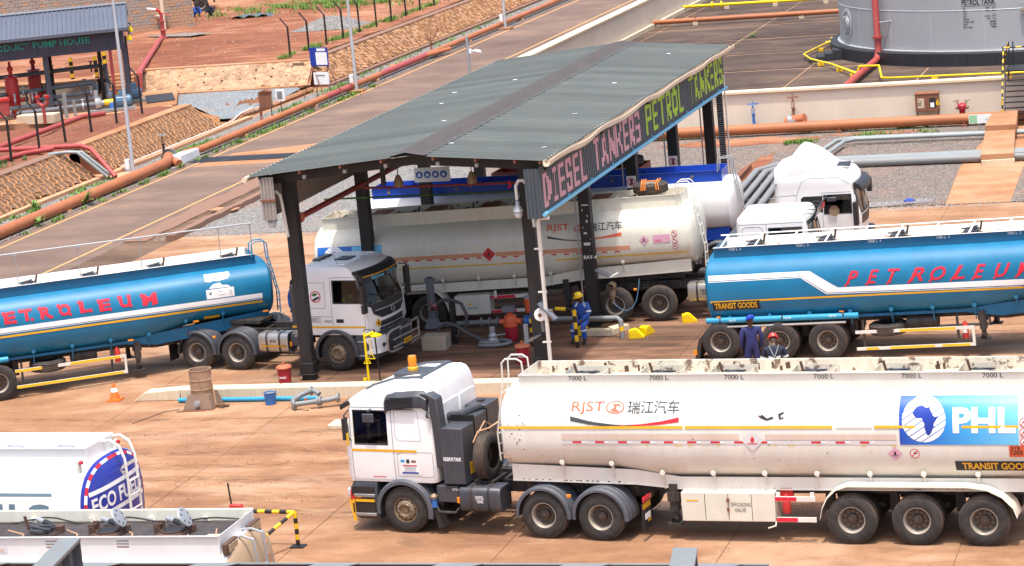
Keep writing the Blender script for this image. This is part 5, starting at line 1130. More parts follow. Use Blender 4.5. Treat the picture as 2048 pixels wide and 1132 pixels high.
prof = [(-1.38, 2.9, 3.36, 1.14), (-1.25, 2.9, 3.40, 1.14), (-1.0, 2.92, 3.50, 1.13), (-.86, 2.94, 3.62, 1.12), (-.74, 2.96, 3.82, 1.11), (-.62, 2.98, 3.90, 1.10), (-.45, 3.0, 3.87, 1.09), (-.15, 3.05, 3.74, 1.06), (.12, 3.1, 3.56, 1.02), (.32, 3.14, 3.40, .96), (.5, 3.18, 3.27, .88)]
df.loft([[(x, s * y, z) for s, y, z in ((-1, w_, z0), (-1, w_ * .985, z1 - .16), (-1, w_ * .95, z1 - .06), (-1, w_ * .86, z1 - .01), (-1, w_ * .6, z1), (1, w_ * .6, z1), (1, w_ * .86, z1 - .01), (1, w_ * .95, z1 - .06), (1, w_ * .985, z1 - .16), (1, w_, z0))] for x, z0, z1, w_ in prof]); df.b('air_deflector', body, ang=38)
mb('black_plastic').box(.28, .88, -.42, .42, 3.19, 3.27).b('roof_hatch', body, bevel=.02)
for s in (1, -1): mb('galvanised').tube([(.2, s * .52, 3.3), (.95, s * .52, 3.22)], .022, 6).b('roof_rail', body)
mb('black_plastic').loft([[(front()(y, 2.7)[0] + d, y, z) for d, z in ((.0, 2.82), (.16, 2.78), (.26, 2.66), (.27, 2.54), (.23, 2.54), (.0, 2.7))] for y in arange(-1.15, 1.15, .14)]).b('sun_visor', body, ang=30)
decal('grille', [(rect2(-1.0, 1.1, 1.0, 1.78), 'black_plastic')], front(.012), body, cu=arange(-1, 1, .2))
mb('black_plastic').box(.4, 1.42, -1.23, 1.23, .35, 1.1).b('bumper', C5, bevel=.08)
mb('black_plastic').tube([(1.1, -1.15, 2.5), (1.2, -1.45, 2.45), (1.2, -1.46, 1.9)], .02, 6).loft([cab_ring_flat(1.15, -1.46, z, .08, .16) for z in (1.55, 1.6, 2.2, 2.26)]).b('door_mirror', body, ang=40)
mb('black_plastic').tube([(1.15, 1.15, 2.5), (1.3, 1.45, 2.45)], .02, 6).loft([cab_ring_flat(1.28, 1.5, z, .08, .14) for z in (2.1, 2.14, 2.5, 2.54)]).b('door_mirror', body, ang=40)
mb('hub_bronze').lathe([(.17, 0), (.17, .02), (0, .03)], (.48, -1.5, 2.02), 'y', 18).b('round_mirror', body)
mb('graphite').box(.25, .55, -1.40, -1.35, 2.3, 2.44).b('kerb_mirror', body, bevel=.02)
tractor_base(C5, near, (3.3, 4.65))
# ================================================================ tanker with deep red rim, farthest bay
A6 = (-24.6, 83.8)
mats_d = dict(tank='tank_cream', coam='deep_red', inner='deep_red', floor='deep_red', chassis='chassis', skirt='deep_red', rear='tank_cream', front='tank_cream')
T6, _, _ = tank_trailer('tank_trailer', 'tank trailer with a deep red rim, farthest back in the shelter', A6, -1.5, 1, zb5, 2.85, 3.12, .66, -1.7, 3.9, mats_d, near, axles=(0,))
bpy.context.view_layer.update()
rt2 = copy_tree(_wh['rear']); rt2.name = 'spare_tyre'; rt2.parent = None; rt2.location = world_at(T6, (3.05, .05, 2.90)) + Vector((0, 0, .34)); rt2.rotation_euler = (R(90), 0, R(4))
tag(rt2, 'spare tyre under black sheeting on the deep red tank trailer', 'tyre')
m = mb('tarpaulin'); random.seed(3); L = [[(math.cos(j * .9 + i) * .42 * (1 - i * .3) + U(-.06, .06), .17 + U(0, .12) + i * .03, math.sin(j * .9 + i) * .35 * (1 - i * .3)) for j in range(7)] for i in range(4)]
m.loft(L).b('black_sheet', rt2)
C6 = thing('tractor_unit', 'small white cab whose roof just shows behind the royal blue rim', 'tractor unit', (-19.75, 84.75, 0), R(-1.5))
rings = [(.9, 1.2, -.55, 1.12), (2.3, 1.05, -.55, 1.1), (2.7, .85, -.53, 1.05), (2.84, .6, -.5, .95), (2.9, .4, -.4, .85)]
body, side, front, at = cab_body(C6, rings, 'white_clean', [(-.02, .8, 1.7, 2.25)], (-.95, .95, 1.6, 2.25), near, rr=.14)
tractor_base(C6, near, (3.3, 4.6))
# ================================================================ white tanker with blue round end, lower left
near = 1
mats_e = dict(tank='white_clean', coam='white_clean', inner='white_paint', floor='pale_sign', chassis='chassis', skirt='white_clean', rear='eco_blue', front='white_clean')
zb7 = [(-4.3, 1.15), (8, 1.15)]
A7 = off_((-23.95, 47.22), -3, -4.0)
T7, e7, _ = tank_trailer('tank_trailer', 'white tank trailer whose blue round end reads ECO FUELS behind a ladder', A7, -3, -1, zb7, 3.30, 3.58, .52, -4.0, 7.0, mats_e, near)
s7 = make_surf(near, zb7, 3.30, 1.22, .006)
decal('side_line', [(rect2(-3.35, 2.75, 3.0, 2.81), 'letter_grey')], s7, T7)
for ch, u in zip('FUELS', (-.1, -.9, -1.7, -2.36, -2.8)):
    lettering(T7, s7, ch, u, 2.08, .52, 'letter_grey', near, .05, width=.52 if ch != 'L' else .36)
def endf(u0_, zb_, zt_, sg=-1, wd=1.22):
    zc = (zb_ + zt_) / 2; h = (zt_ - zb_) / 2; tb = [(1.0, 0), (.95, .065), (.85, .12), (.6, .19), (.3, .225), (0, .23)][::-1]
    def fn(y, z):
        k = (abs(y / wd) ** TEXP + abs((z - zc) / h) ** TEXP) ** (1 / TEXP); d = interp(tb, min(1, k)) ; return (u0_ + sg * (d + .008), y, z)
    return fn
T7.scale = (1, 1.12, 1); T7.location.y -= .1
# in the trailer's frame the end faces -x; image left to right runs towards -y
ef = endf(-4.0, 1.15, 3.30)
ecl = [(poly2([(1.0, 2.68), (-1.0, 2.68), (-1.0, 2.77), (1.0, 2.77)]), 'letter_white'), (poly2([(1.0, 2.16), (-1.0, 2.16), (-1.0, 2.25), (1.0, 2.25)]), 'letter_white')]
decal('white_line', ecl, ef, e7, cu=arange(-1.2, 1.2, .2))
sh = text2('ECO FUELS', .32, .03); k = 1.92 / width2(sh); sh = ([(.97 - a * k, 2.30 + b) for a, b in sh[0]], sh[1]); decal('lettering', [(sh, 'letter_white')], ef, e7, cu=arange(-1.2, 1.2, .1), cv=(2.4, 2.5))
rg = sup(TEXP, 1.22 * .955, 1.15 + .045, 3.30 - .045, 68); rg2 = sup(TEXP, 1.22 * .90, 1.15 + .1, 3.30 - .1, 68)
decal('reflective_border', [(poly2([rg[i], rg[(i + 2) % 68], rg2[(i + 2) % 68], rg2[i]]), 'sign_red' if i % 4 == 0 else 'letter_white') for i in range(0, 68, 2)], ef, e7)
lad = mb('pipe_white')
for y in (-.12, -.52): lad.tube([(-4.34, y, 1.2), (-4.36, y, 2.6), (-4.34, y, 3.15), (-4.24, y, 3.42), (-4.05, y, 3.55), (-3.7, y, 3.50)], .03, 8)
lad = lad.b('ladder', T7)
for z in (1.75, 2.05, 2.35, 2.65): mb('pipe_white').bar((-4.36, -.12, z), (-4.36, -.52, z), .05, .02).b('rung', lad, sm=0)
mb('pipe_white').add([(-4.355, .12, 2.98), (-4.355, -.52, 2.98), (-4.355, -.52, 3.06), (-4.355, .02, 3.06), (-4.34, .0, 2.84), (-4.355, -.1, 2.9)], [(0, 1, 2, 3), (0, 4, 5)]).b('ladder_bracket', lad, sm=0)
for y in (1.0, -.45): mb('lamp_red').lathe([(.045, 0), (.04, -.06), (0, -.07)], (-4.0, y, 3.42), 'x', 12).use('pipe_white').box(-4.0, -3.94, y - .05, y + .05, 3.2, 3.46).b('end_lamp', T7)
for u in (-3.1, -1.9):
    mb('galvanised').lathe([(.16, 0), (.15, .06), (.05, .09), (0, .09)], (u, .05, 3.4), 'z', 16).tube([(u - .5, .3, 3.36), (u - .1, -.1, 3.42), (u + .3, -.15, 3.42)], .03, 6).b('manhole_lid', T7)
# ================================================================ cream tanker with open manholes, bottom left
mats_f = dict(tank='white_clean', coam='white_clean', inner='tank_cream', floor='bitumen_patch', chassis='chassis', skirt='tank_cream', rear='tan_end', front='tank_cream')
paint('tan_end', (.40, .29, .18), .6, dirt=.5, dcol=(.42, .28, .16))
A8 = off_((-18.45, 41.15), 0, -3.6)
T8, e8, _ = tank_trailer('tank_trailer', 'white tank trailer seen from above with open manholes and dusty tan end', A8, 0, -1, [(-4.3, 1.15), (8, 1.15)], 3.38, 3.60, .83, -3.62, 7.5, mats_f, near)
for u, op in ((-2.25, True), (-.95, True), (.38, False), (1.75, False), (3.1, False)):
    manhole(T8, u, .0, 3.39, tray=False, open_=op)
    if op or True:
        mb('black_plastic').tube([(u + .15, -.45, 3.5), (u - .02, -.35, 3.48), (u - .18, -.2, 3.42)], .055, 10).use('galvanised').tube([(u + .34, -.55, 3.52), (u + .15, -.45, 3.5)], .05, 10).use('dark_rust').lathe([(.33, 0), (.33, .03), (.2, .04)], (u, 0, 3.395), 'z', 26).lathe([(.09, 0), (.09, .12), (0, .13)], (u - .3, -.15, 3.40), 'z', 10).b('vapour_elbow', T8)
pt = []
for i in range(22):
    u = -3.3 + i * .38; 
    mb('bitumen_patch' if i % 3 else 'rusty_floor').box(u, u + .34, .28 if i % 2 else .05, .74, 3.393, 3.397).b('floor_patch', T8, sm=0)
for i in range(14): mb('rope_tan').tube([(-3.2 + i * .55, .3, 3.40), (-3.1 + i * .55, .02, 3.40), (-3.0 + i * .6, -.25, 3.40)], .014, 5).b('sealant_line', T8)
mb('black_plastic').tube([(-3.3 + i * .25, -.72 + .06 * math.sin(i * 1.1), 3.44 + .05 * math.sin(i * .9)) for i in range(34)], .016, 6).b('cable', T8)
for u in (-3.4, -2.6, -1.5, -.3, .9, 2.3): mb('tank_cream').prism([(u - .05, 3.40), (u + .05, 3.40), (u + .08, 3.48), (u - .02, 3.48)], -.80, -.74).b('rib', T8, sm=0)
for u in (-1.75, -.35): 
    for i in range(3): mb('rusty_brown' if i == 0 else 'pipe_grey').box(u, u + .24, .836, .84, 3.40 + i * .055, 3.42 + i * .055).b('slot', T8, sm=0)
decal('capacity_marking', [(rect2(.68, 3.30, 1.0, 3.47), 'pale_sign')], lambda x, z: (x, .842, z), T8); lettering(T8, lambda x, z: (x, .845, z), '6', .86, 3.40, .05, 'salmon_tape', near, .0); lettering(T8, lambda x, z: (x, .845, z), '5000', .94, 3.32, .055, 'salmon_tape', near, .0, width=.2)
ef8 = endf(-3.62, 1.15, 3.38)
decal('red_reflector', [(poly2([(.95, 2.75), (.85, 2.75), (.72, 2.98), (.82, 3.0)]), 'salmon_tape'), (poly2([(1.12, 2.3), (1.04, 2.3), (1.02, 2.55), (1.1, 2.55)]), 'salmon_tape'), (rect2(-.5, 3.0, -.75, 3.07), 'salmon_tape')], ef8, e8)
decal('faint_emblem', [(disc2(-.62, 2.7, .16, 20, .12), 'salmon_tape'), (rect2(-.66, 2.62, -.58, 2.78), 'salmon_tape')], ef8, e8)
ld = mb('galvanised')
for y in (.25, -.2): ld.tube([(-3.93, y, 1.3), (-3.94, y, 3.0), (-3.9, y, 3.35), (-3.7, y, 3.42), (-3.45, y, 3.4)], .025, 8)
ld = ld.b('ladder', T8)
for z in (1.9, 2.2, 2.5, 2.8): mb('galvanised').tube([(-3.94, .25, z), (-3.94, -.2, z)], .016, 6).b('rung', ld)
for s in (.62, -.5):
    lp = mb('dark_rust').box(-3.66, -3.56, s - .26, s + .26, 3.24, 3.46).b('lamp_cluster', T8, bevel=.02)
    for i in range(3): mb('tan_end').box(-3.675, -3.66, s - .2 + i * .14, s - .1 + i * .14, 3.28, 3.42).b('lens', lp, sm=0)
# ================================================================ white cab end etc. handled elsewhere
# ================================================================ ground and road
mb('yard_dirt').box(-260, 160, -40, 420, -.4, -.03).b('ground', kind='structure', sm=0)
def slab_set(parent, mat, xs, ys, z, gap=.018, th=.06, keep=None, lift=.006, name='slab', gy=None):
    proto = {}
    for x0, x1 in zip(xs, xs[1:]):
        for y0, y1 in zip(ys, ys[1:]):
            if keep and not keep((x0 + x1) / 2, (y0 + y1) / 2): continue
            k = (round(x1 - x0, 2), round(y1 - y0, 2))
            if k not in proto:
                hx, hy = k[0] / 2 - gap / 2, k[1] / 2 - (gy or gap) / 2; o = mb(mat).box(-hx, hx, -hy, hy, -th, 0).b(name, parent, sm=0); proto[k] = o
            else: o = proto[k].copy(); COL.objects.link(o); o.parent = parent
            o.location = ((x0 + x1) / 2, (y0 + y1) / 2, z + U(-lift, lift))
yard = mb('joint_fill' if 'joint_fill' in MATS else 'yard_dirt').box(-41.4, -2, 30, 92.2, -.06, -.016).b('yard', kind='structure', sm=0)
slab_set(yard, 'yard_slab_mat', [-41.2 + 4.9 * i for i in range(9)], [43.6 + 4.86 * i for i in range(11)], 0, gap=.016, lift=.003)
road = mb('asphalt').box(-49.1, -43.2, 40, 330, -.05, .0).b('road', kind='structure', sm=0)
mb('asphalt').box(-43.198, -38.4, 112.2, 330, -.05, -.003).b('road_verge', kind='structure', sm=0)
mb('apron_mat').box(-43.198, -41.2, 40, 112.2, -.05, -.006).b('road_verge', kind='structure', sm=0)
m = mb('line_paint')
for x in (-48.55, -43.95):
    mb('line_paint').box(x - .06, x + .06, 40, 330, .0035, .0045).b('edge_line', road, sm=0)
# storm drain beside the road and the flat concrete edge next to it
dr = thing('storm_drain', 'cracked brown concrete storm drain between the road and the grey gravel', 'drain', (-41.9, 97, 0))
def rel(o, v): return o
m = mb('brown_concrete')
def jag(seed, x, y0, y1, n, a): random.seed(seed); return [(x + U(-a, a), y0 + (y1 - y0) * i / n) for i in range(n + 1)]
L = jag(2, -.55, -5.6, 14.5, 30, .10); Rr = jag(3, .42, -5.6, 14.5, 30, .07)
m.loft([[(x0 - .95, y, .012), (x0 - .95, y, .05), (x0, y, .05), (x0 + .02, y, -.02)] for (x0, y) in L]); m.b('drain_edge', dr, sm=0)
mb('brown_concrete').loft([[(x0 - .02, y, -.02), (x0, y, .22), (x0 + .34, y, .22), (x0 + .36, y, -.02)] for (x0, y) in Rr]).b('drain_edge', dr, sm=0)
mb('brown_concrete').box(-.6, .45, -5.5, 14.5, -.028, -.01).b('drain_bed', dr, sm=0)
mb('brown_concrete').prism([(-1.6 + U(-.2, .2), -4.6 + i * 1.1) for i in range(13)] + [(-.45, 10), (-.5, 2), (-.6, -4.8)], .0, .03, plane='xy').b('stained_apron', dr, sm=0)
mb('orange_concrete').add([(-.35, .4, .13), (.85, .1, .13), (.95, .65, .14), (-.2, .95, .14), (-.35, .4, .09), (.85, .1, .09), (.95, .65, .1), (-.2, .95, .1)], [(0, 1, 2, 3), (4, 7, 6, 5), (0, 4, 5, 1), (1, 5, 6, 2), (2, 6, 7, 3), (3, 7, 4, 0)]).b('cover_plate', dr, sm=0)
def flat(name, mat, pts, z, kind='structure', th=.03):
    return mb(mat).prism(pts, z - th, z, plane='xy').b(name, kind=kind, sm=0)
flat('gravel_bed', 'gravel_grey', [(-41.2, 92.2), (-33, 92.2), (-33, 111.9), (-41.3, 111.9)], .02)
flat('gravel_bed', 'gravel_brown', [(-32.99, 95), (-21.0, 95.0), (-21.0, 111.9), (-32.99, 111.9)], .02)
flat('gravel_bed', 'gravel_brown', [(-20.99, 92.3), (-12.0, 92.3), (-12.4, 100.2), (-12.0, 111.9), (-20.99, 111.9)], .021)
flat('gravel_bed', 'gravel_brown', [(-9.7, 92.3), (-2, 92.3), (-2, 111.9), (-10.3, 111.9)], .021)
flat('dirt_path', 'orange_concrete', [(-11.99, 92.3), (-9.71, 92.3), (-10.31, 111.9), (-12.0, 111.9), (-12.39, 100.2)], .0215)
def blob(name, mat, cx, cy, rx, ry, z, seed):
    random.seed(seed); flat(name, mat, [(cx + rx * math.cos(a) * U(.7, 1.15), cy + ry * math.sin(a) * U(.7, 1.15)) for a in arange(0, 6.2, .18)], z)
blob('earth_patch', 'red_earth', -22.5, 109.4, 3.6, 1.1, .028, 1); blob('earth_patch', 'red_earth', -20.75, 102.5, .45, 3.5, .028, 2); blob('earth_patch', 'red_earth', -17.0, 110.1, 2.2, .35, .028, 3)
blob('stain', 'bitumen_patch', -25.3, 57.0, .0, .0, -.2, 4) if 0 else None
flat('gravel_strip', 'gravel_grey', [(-51.7, 60), (-49.1, 60), (-49.1, 330), (-51.7, 330)], .03)
flat('gravel_pit', 'gravel_blue', [(-61.4, 137.2), (-59.0, 130.4), (-57.5, 126.2), (-52.6, 125.6), (-52.2, 130), (-53.0, 136.8), (-53.8, 137.9)], .16)
# small weeds and tufts: grass strips
def grass(name, spots, n, h=.16, seed=1, mat='leaf_light', par=None):
    random.seed(seed); m = mb(mat)
    for _ in range(n):
        x0, y0, x1, y1, z0, s_ = random.choice(spots); t = random.random(); x = x0 + (x1 - x0) * t + random.gauss(0, s_ * 1.3); y = y0 + (y1 - y0) * t + random.gauss(0, s_ * 1.3)
        if noise.noise(Vector((x * .9, y * .9, seed))) + .5 * noise.noise(Vector((x * 3, y * 3, seed))) < .06: continue
        m.mi = 0
        for k in range(5):
            a = U(0, 6.28); l = h * U(.4, 1.3); d = l * U(.3, .8); w_ = .012 + .02 * random.random()
            bx, by = x + random.gauss(0, .03), y + random.gauss(0, .03); c, s = math.cos(a), math.sin(a)
            m.add([(bx - s * w_, by + c * w_, z0), (bx + s * w_, by - c * w_, z0), (bx + c * d + s * w_ * .3, by + s * d - c * w_ * .3, z0 + l)], [(0, 1, 2)])
    o = m.b(name, fix=False, sm=0); tag(o, kind='stuff'); return o
g1 = grass('grass', [(-48.95, 112, -48.95, 134, .01, .09), (-48.9, 117, -48.9, 124, .01, .12), (-50.6, 98, -50.9, 108, .03, .35), (-51.3, 92, -51.4, 106, .03, .15), (-48.9, 94, -48.9, 111, .01, .06), (-50.9, 114, -50.6, 119, .03, .15), (-50.7, 134, -50.9, 140, .03, .3), (-51.2, 140, -51.2, 176, .03, .25), (-50.5, 127, -50.3, 131, .03, .3), (-48.9, 131, -48.9, 137, .01, .12)], 3400, .17, 4)
tag(g1, 'bright green grass tufts growing along the orange pipe and road edge', 'grass')
g2 = grass('grass', [(-27, 111.5, -21.8, 111.5, .02, .06), (-20.5, 111.5, -17, 111.6, .02, .1), (-16.2, 111.4, -12.5, 111.5, .02, .12), (-20.6, 108.3, -19.5, 108.4, .03, .15), (-17.5, 109.4, -15, 109.5, .02, .3)], 1300, .16, 5)
tag(g2, 'green grass tufts along the foot of the cream wall', 'grass')
g3 = grass('grass', [(-72.0, 173, -60, 178, 1.5, 2.), (-69, 176, -58, 173, 1.5, 1.4), (-66, 173, -55.5, 180, 1.5, 2.2), (-98, 190, -94, 199, 1.45, 1.2), (-55.4, 140, -55.4, 170, 1.4, .15)], 9000, .28, 6)
tag(g3, 'ragged green grass on the red bank at the top of the yard', 'grass')
g4 = grass('grass', [(-55.5, 101, -55.2, 106, 1.36, .35)], 300, .2, 8, 'leaf'); tag(g4, 'thin grass beside the two red pipes on the bank', 'grass')
def weed(x, y, z, s, lab, seed):
    random.seed(seed); m = mb('leaf_light')
    for k in range(26):
        a = U(0, 6.28); l = s * U(.5, 1.); c, q = math.cos(a), math.sin(a); w_ = .035 * s / .4; e = U(.3, .9); pts = []
        for i in range(5):
            t = i / 4; r_ = l * t * .8; zz = z + l * e * math.sin(t * 2.2); ww = w_ * math.sin(max(.15, t) * 3.0) ; pts.append([(x + c * r_ - q * ww, y + q * r_ + c * ww, zz), (x + c * r_ + q * ww, y + q * r_ - c * ww, zz)])
        b = len(m.v); m.v += [p for pr in pts for p in pr]; f = [(b + 2 * i, b + 2 * i + 1, b + 2 * i + 3, b + 2 * i + 2) for i in range(4)]; m.f += f; m.m += [0] * 4
    o = m.b('weed_plant', fix=False); tag(o, lab, 'plant'); return o
weed(-49.3, 100.7, .1, .75, 'largest leafy green weed growing over the orange pipe', 11); weed(-49.1, 96.0, .1, .45, 'tall thin weed against the orange pipe, lower left', 12)
weed(-51.3, 100.0, .1, .5, 'leafy weed at the foot of the first stone bank', 13); weed(-30.0, 150.2, .02, .4, 'lone small green weed on the dark slab floor by the storage tank', 14)
# ================================================================ banks and terrain
def nz(x, y): return noise.noise(Vector((x * .35, y * .35, 3.))) * .07 + noise.noise(Vector((x * 1.3, y * 1.3, 9.))) * .03
def berm_h(x, y):
    h = 1.34 if x > -56.2 else max(.48, 1.34 + (x + 56.2) * .17)
    k = min(1, max(0, (127.2 - y) / 5.)); h = .12 + (h - .12) * (k * k * (3 - 2 * k)) if x > -58 else h * min(1, max(.36, (128.5 - y) / 6.)) if y > 122.5 else h
    g = math.exp(-((y - 108.3) / .75) ** 2) * max(0, min(1, (x + 54.6) / 1.3)) * .9
    return h - g + nz(x, y) * (.4 if x > -54.5 else 1)
mb('berm_earth').sheet(None, 90, 110, lambda a, b: (-98 + (98 - 53.75) * a, 62 + 65.2 * b, berm_h(-98 + (98 - 53.75) * a, 62 + 65.2 * b))).b('earth_bank', kind='structure')
pl = mb('red_earth')
for x0, x1, y0, nx_, ny_ in ((-190, -64.35, 134.9, 80, 90), (-64.35, -63.0, 137.6, 3, 90), (-63.0, -53.9, 139.3, 20, 90)):
    pl.sheet(None, nx_, ny_, lambda a, b: (x0 + (x1 - x0) * a, y0 + (330 - y0) * b ** 1.5, 1.45 + nz(x0 + (x1 - x0) * a, y0 + (330 - y0) * b ** 1.5) + max(0, (y0 + (330 - y0) * b ** 1.5 - 172)) * .035))
pl.b('upper_ground', kind='structure')
# ---- stone pitched banks
def clip(poly, px, py, qx, qy):
    mx, my = (px + qx) / 2, (py + qy) / 2; dx, dy = qx - px, qy - py; out = []
    for i in range(len(poly)):
        a, b = poly[i], poly[(i + 1) % len(poly)]; da = (a[0] - mx) * dx + (a[1] - my) * dy; db = (b[0] - mx) * dx + (b[1] - my) * dy
        if da <= 0: out.append(a)
        if (da <= 0) != (db <= 0): t = da / (da - db); out.append((a[0] + (b[0] - a[0]) * t, a[1] + (b[1] - a[1]) * t))
    return out
def cells(L, W, s, seed, jit=.42, stretch=1.):
    random.seed(seed); P = []; ny = max(2, int(W / s)); nx_ = int(L / (s * stretch))
    for i in range(-1, nx_ + 1):
        for j in range(-1, ny + 1): P.append(((i + .5 + (j % 2) * .5 + U(-jit, jit)) * L / nx_, (j + .5 + U(-jit, jit)) * W / ny))
    out = []; r = s * 2.6 * stretch
    for a in P:
        if not (0 <= a[0] <= L and 0 <= a[1] <= W): continue
        poly = [(max(0, a[0] - r), max(0, a[1] - r)), (min(L, a[0] + r), max(0, a[1] - r)), (min(L, a[0] + r), min(W, a[1] + r)), (max(0, a[0] - r), min(W, a[1] + r))]
        for b in P:
            if b is not a and abs(b[0] - a[0]) < r * 1.3 and abs(b[1] - a[1]) < r * 1.3: poly = clip(poly, *a, *b)
            if len(poly) < 3: break
        if len(poly) >= 3: out.append((a, poly))
    return out
def stone_bank(root, f, n_, L, W, s, seed, limit, near_key, mats=('stone_brown', 'stone_grey'), rise=.045, shrink=.80, stretch=1.3, mortar='mortar', proud=False):
    """f(u, v) -> point on the slope, n_ its normal"""
    cs = cells(L, W, s, seed, stretch=stretch); cs.sort(key=near_key); N = Vector(n_); mo = mb(mortar); stuff = MB()
    for i, (c, poly) in enumerate(cs):
        cx = sum(p[0] for p in poly) / len(poly); cy = sum(p[1] for p in poly) / len(poly); sh = shrink * U(.92, 1.05)
        inn = [(cx + (x - cx) * sh, cy + (y - cy) * sh) for x, y in poly]; n = len(poly); h = U(-.3, 1.) * .03
        a = [f(x, y) + N * rise for x, y in poly]; b = [f(x, y) + N * (rise * .6) for x, y in [(cx + (x - cx) * (sh + .05), cy + (y - cy) * (sh + .05)) for x, y in poly]]; c_ = [f(x, y) - N * .01 for x, y in inn]
        mo.add(a + b + c_, [(k, (k + 1) % n, n + (k + 1) % n, n + k) for k in range(n)] + [(n + k, n + (k + 1) % n, 2 * n + (k + 1) % n, 2 * n + k) for k in range(n)])
        t = [f(cx + (x - cx) * .6, cy + (y - cy) * .6) + N * (.012 + h) for x, y in inn]; e = [f(x, y) + N * h * .5 for x, y in inn]
        mat = random.choice(mats)
        if i < limit:
            q = f(cx, cy); m = mb(mat).add([p - q for p in e + t], [(k, (k + 1) % n, n + (k + 1) % n, n + k) for k in range(n)] + [tuple(range(n, 2 * n))]); m.b('stone', root, loc=q, fix=False, sm=0)
        else: stuff.use(mat).add(e + t, [(k, (k + 1) % n, n + (k + 1) % n, n + k) for k in range(n)] + [tuple(range(n, 2 * n))])
    mo.b('mortar', root, fix=False, ang=60, kind='stuff')
    if stuff.v: stuff.b('stone_facing', root, fix=False, sm=0, kind='stuff')
def bank(name, label, y0, y1, xt=-51.85, xh=-53.35, zt=.18, zh=1.33, s=.34, seed=1, limit=290, **kw):
    root = thing(name, label, 'stone bank', (xt, y0, 0)); W = math.hypot(xt - xh, zh - zt)
    f = lambda u, v: Vector((-(xt - xh) * v / W, u, zt + (zh - zt) * v / W)); n_ = Vector((zh - zt, 0, xt - xh)).normalized()
    stone_bank(root, f, n_, y1 - y0, W, s, seed, limit, lambda c: c[0][0], **kw)
    mb('berm_earth').add([f(0, 0) - n_ * .02, f(y1 - y0, 0) - n_ * .02, f(y1 - y0, W) - n_ * .02, f(0, W) - n_ * .02, (xh - xt, 0, -.1), (xh - xt, y1 - y0, -.1), (0, 0, -.1), (0, y1 - y0, -.1)], [(0, 1, 2, 3), (6, 7, 1, 0), (0, 3, 4, 6), (1, 7, 5, 2)]).b('bank_core', root, sm=0)
    return root
b1 = bank('stone_bank', 'stone pitched bank with raised orange mortar, nearest on the left', 92.5, 107.45, seed=3)
b2 = bank('stone_bank', 'middle stone pitched bank between the lamp post and the two red pipes', 109.1, 122.2, s=.30, seed=5)
b3 = bank('stone_bank', 'long stone bank below the row of bent fence posts', 138.6, 190, s=.27, seed=7, limit=0, mats=('stone_brown', 'stone_pale'), shrink=.84)
# rounded end of the middle bank
re = b2; fr = lambda u, v: Vector((-(1.5) * v / 1.9 - (u * .42) * (1 - v / 1.9 * .3) , 13.1 + u * (1 - .35 * v / 1.9), .18 + 1.15 * (v / 1.9) * (1 - .45 * u / 4.) ))
stone_bank(re, fr, Vector((.5, .2, .8)).normalized(), 4.0, 1.9, .28, 9, 0, lambda c: 0, mats=('stone_pale',), mortar='mortar')
mb('berm_earth').sheet(None, 8, 4, lambda a, b: fr(4 * a, 1.9 * b) - Vector((0, 0, .03))).b('bank_core', re)
for rt_, y0, y1 in ((b1, 92.5, 107.45), (b2, 109.1, 122.4), (b3, 138.6, 190)):
    mb('brown_concrete' if rt_ is not b2 else 'orange_concrete').box(-2.15, -1.48, 0, y1 - y0, 1.25, 1.405).b('coping', rt_, bevel=.02)
    mb('laterite_concrete' if rt_ is not b3 else 'brown_concrete').box(-.06, .30, -.3, y1 - y0 + (.3 if rt_ is not b2 else 3.5), -.02, .19).b('toe_kerb', rt_, bevel=.02)
# retaining wall with weep holes behind the gravel pit
rw = thing('retaining_wall', 'pale stone retaining wall with two rows of weep holes behind the gravel pit', 'retaining wall', (-63.4, 138.2, 0))
fw = lambda u, v: Vector((u, -.35 + .95 * v / 1.6, .18 + 1.28 * v / 1.6))
stone_bank(rw, fw, Vector((0, -.8, .6)), 10.6, 1.6, .30, 21, 0, lambda c: 0, mats=('stone_pale',) + ('retaining_render',) * 5, rise=.012, shrink=.86, mortar='retaining_render') if 'retaining_render' in MATS else None
mb('orange_concrete').add([fw(0, 0) + Vector((0, .02, -.02)), fw(10.6, 0) + Vector((0, .02, -.02)), fw(10.6, 1.6) + Vector((0, .02, -.02)), fw(0, 1.6) + Vector((0, .02, -.02))], [(0, 1, 2, 3)]).b('wall_core', rw)
mb('orange_concrete').box(-.2, 10.8, .62, 1.25, 1.3, 1.52).b('coping', rw, bevel=.02); mb('orange_concrete').box(-.3, 10.3, -.75, -.33, .1, .24).b('toe_kerb', rw, bevel=.02)
for i, (px, v) in enumerate([(2.5, .55), (4.1, .6), (5.2, .62), (6.3, .62), (7.2, .66), (8.2, .7), (9.1, .72), (2.5, 1.1), (4.1, 1.15), (5.2, 1.2), (6.3, 1.2), (7.2, 1.2), (8.2, 1.25), (9.4, 1.25)]):
    q = fw(px, v); mb('black_steel').lathe([(.055, -.06), (.055, .012), (.0, .014)], (q.x, q.y, q.z), 'y', 10).b('weep_hole', rw)
# drain running past the pit
mb('orange_concrete').tube([(-52.0, 123.4, .06), (-52.6, 127, .1), (-52.3, 131, .1), (-52.2, 136.5, .12)], .14, 6).b('pit_kerb', kind='structure', sm=0)
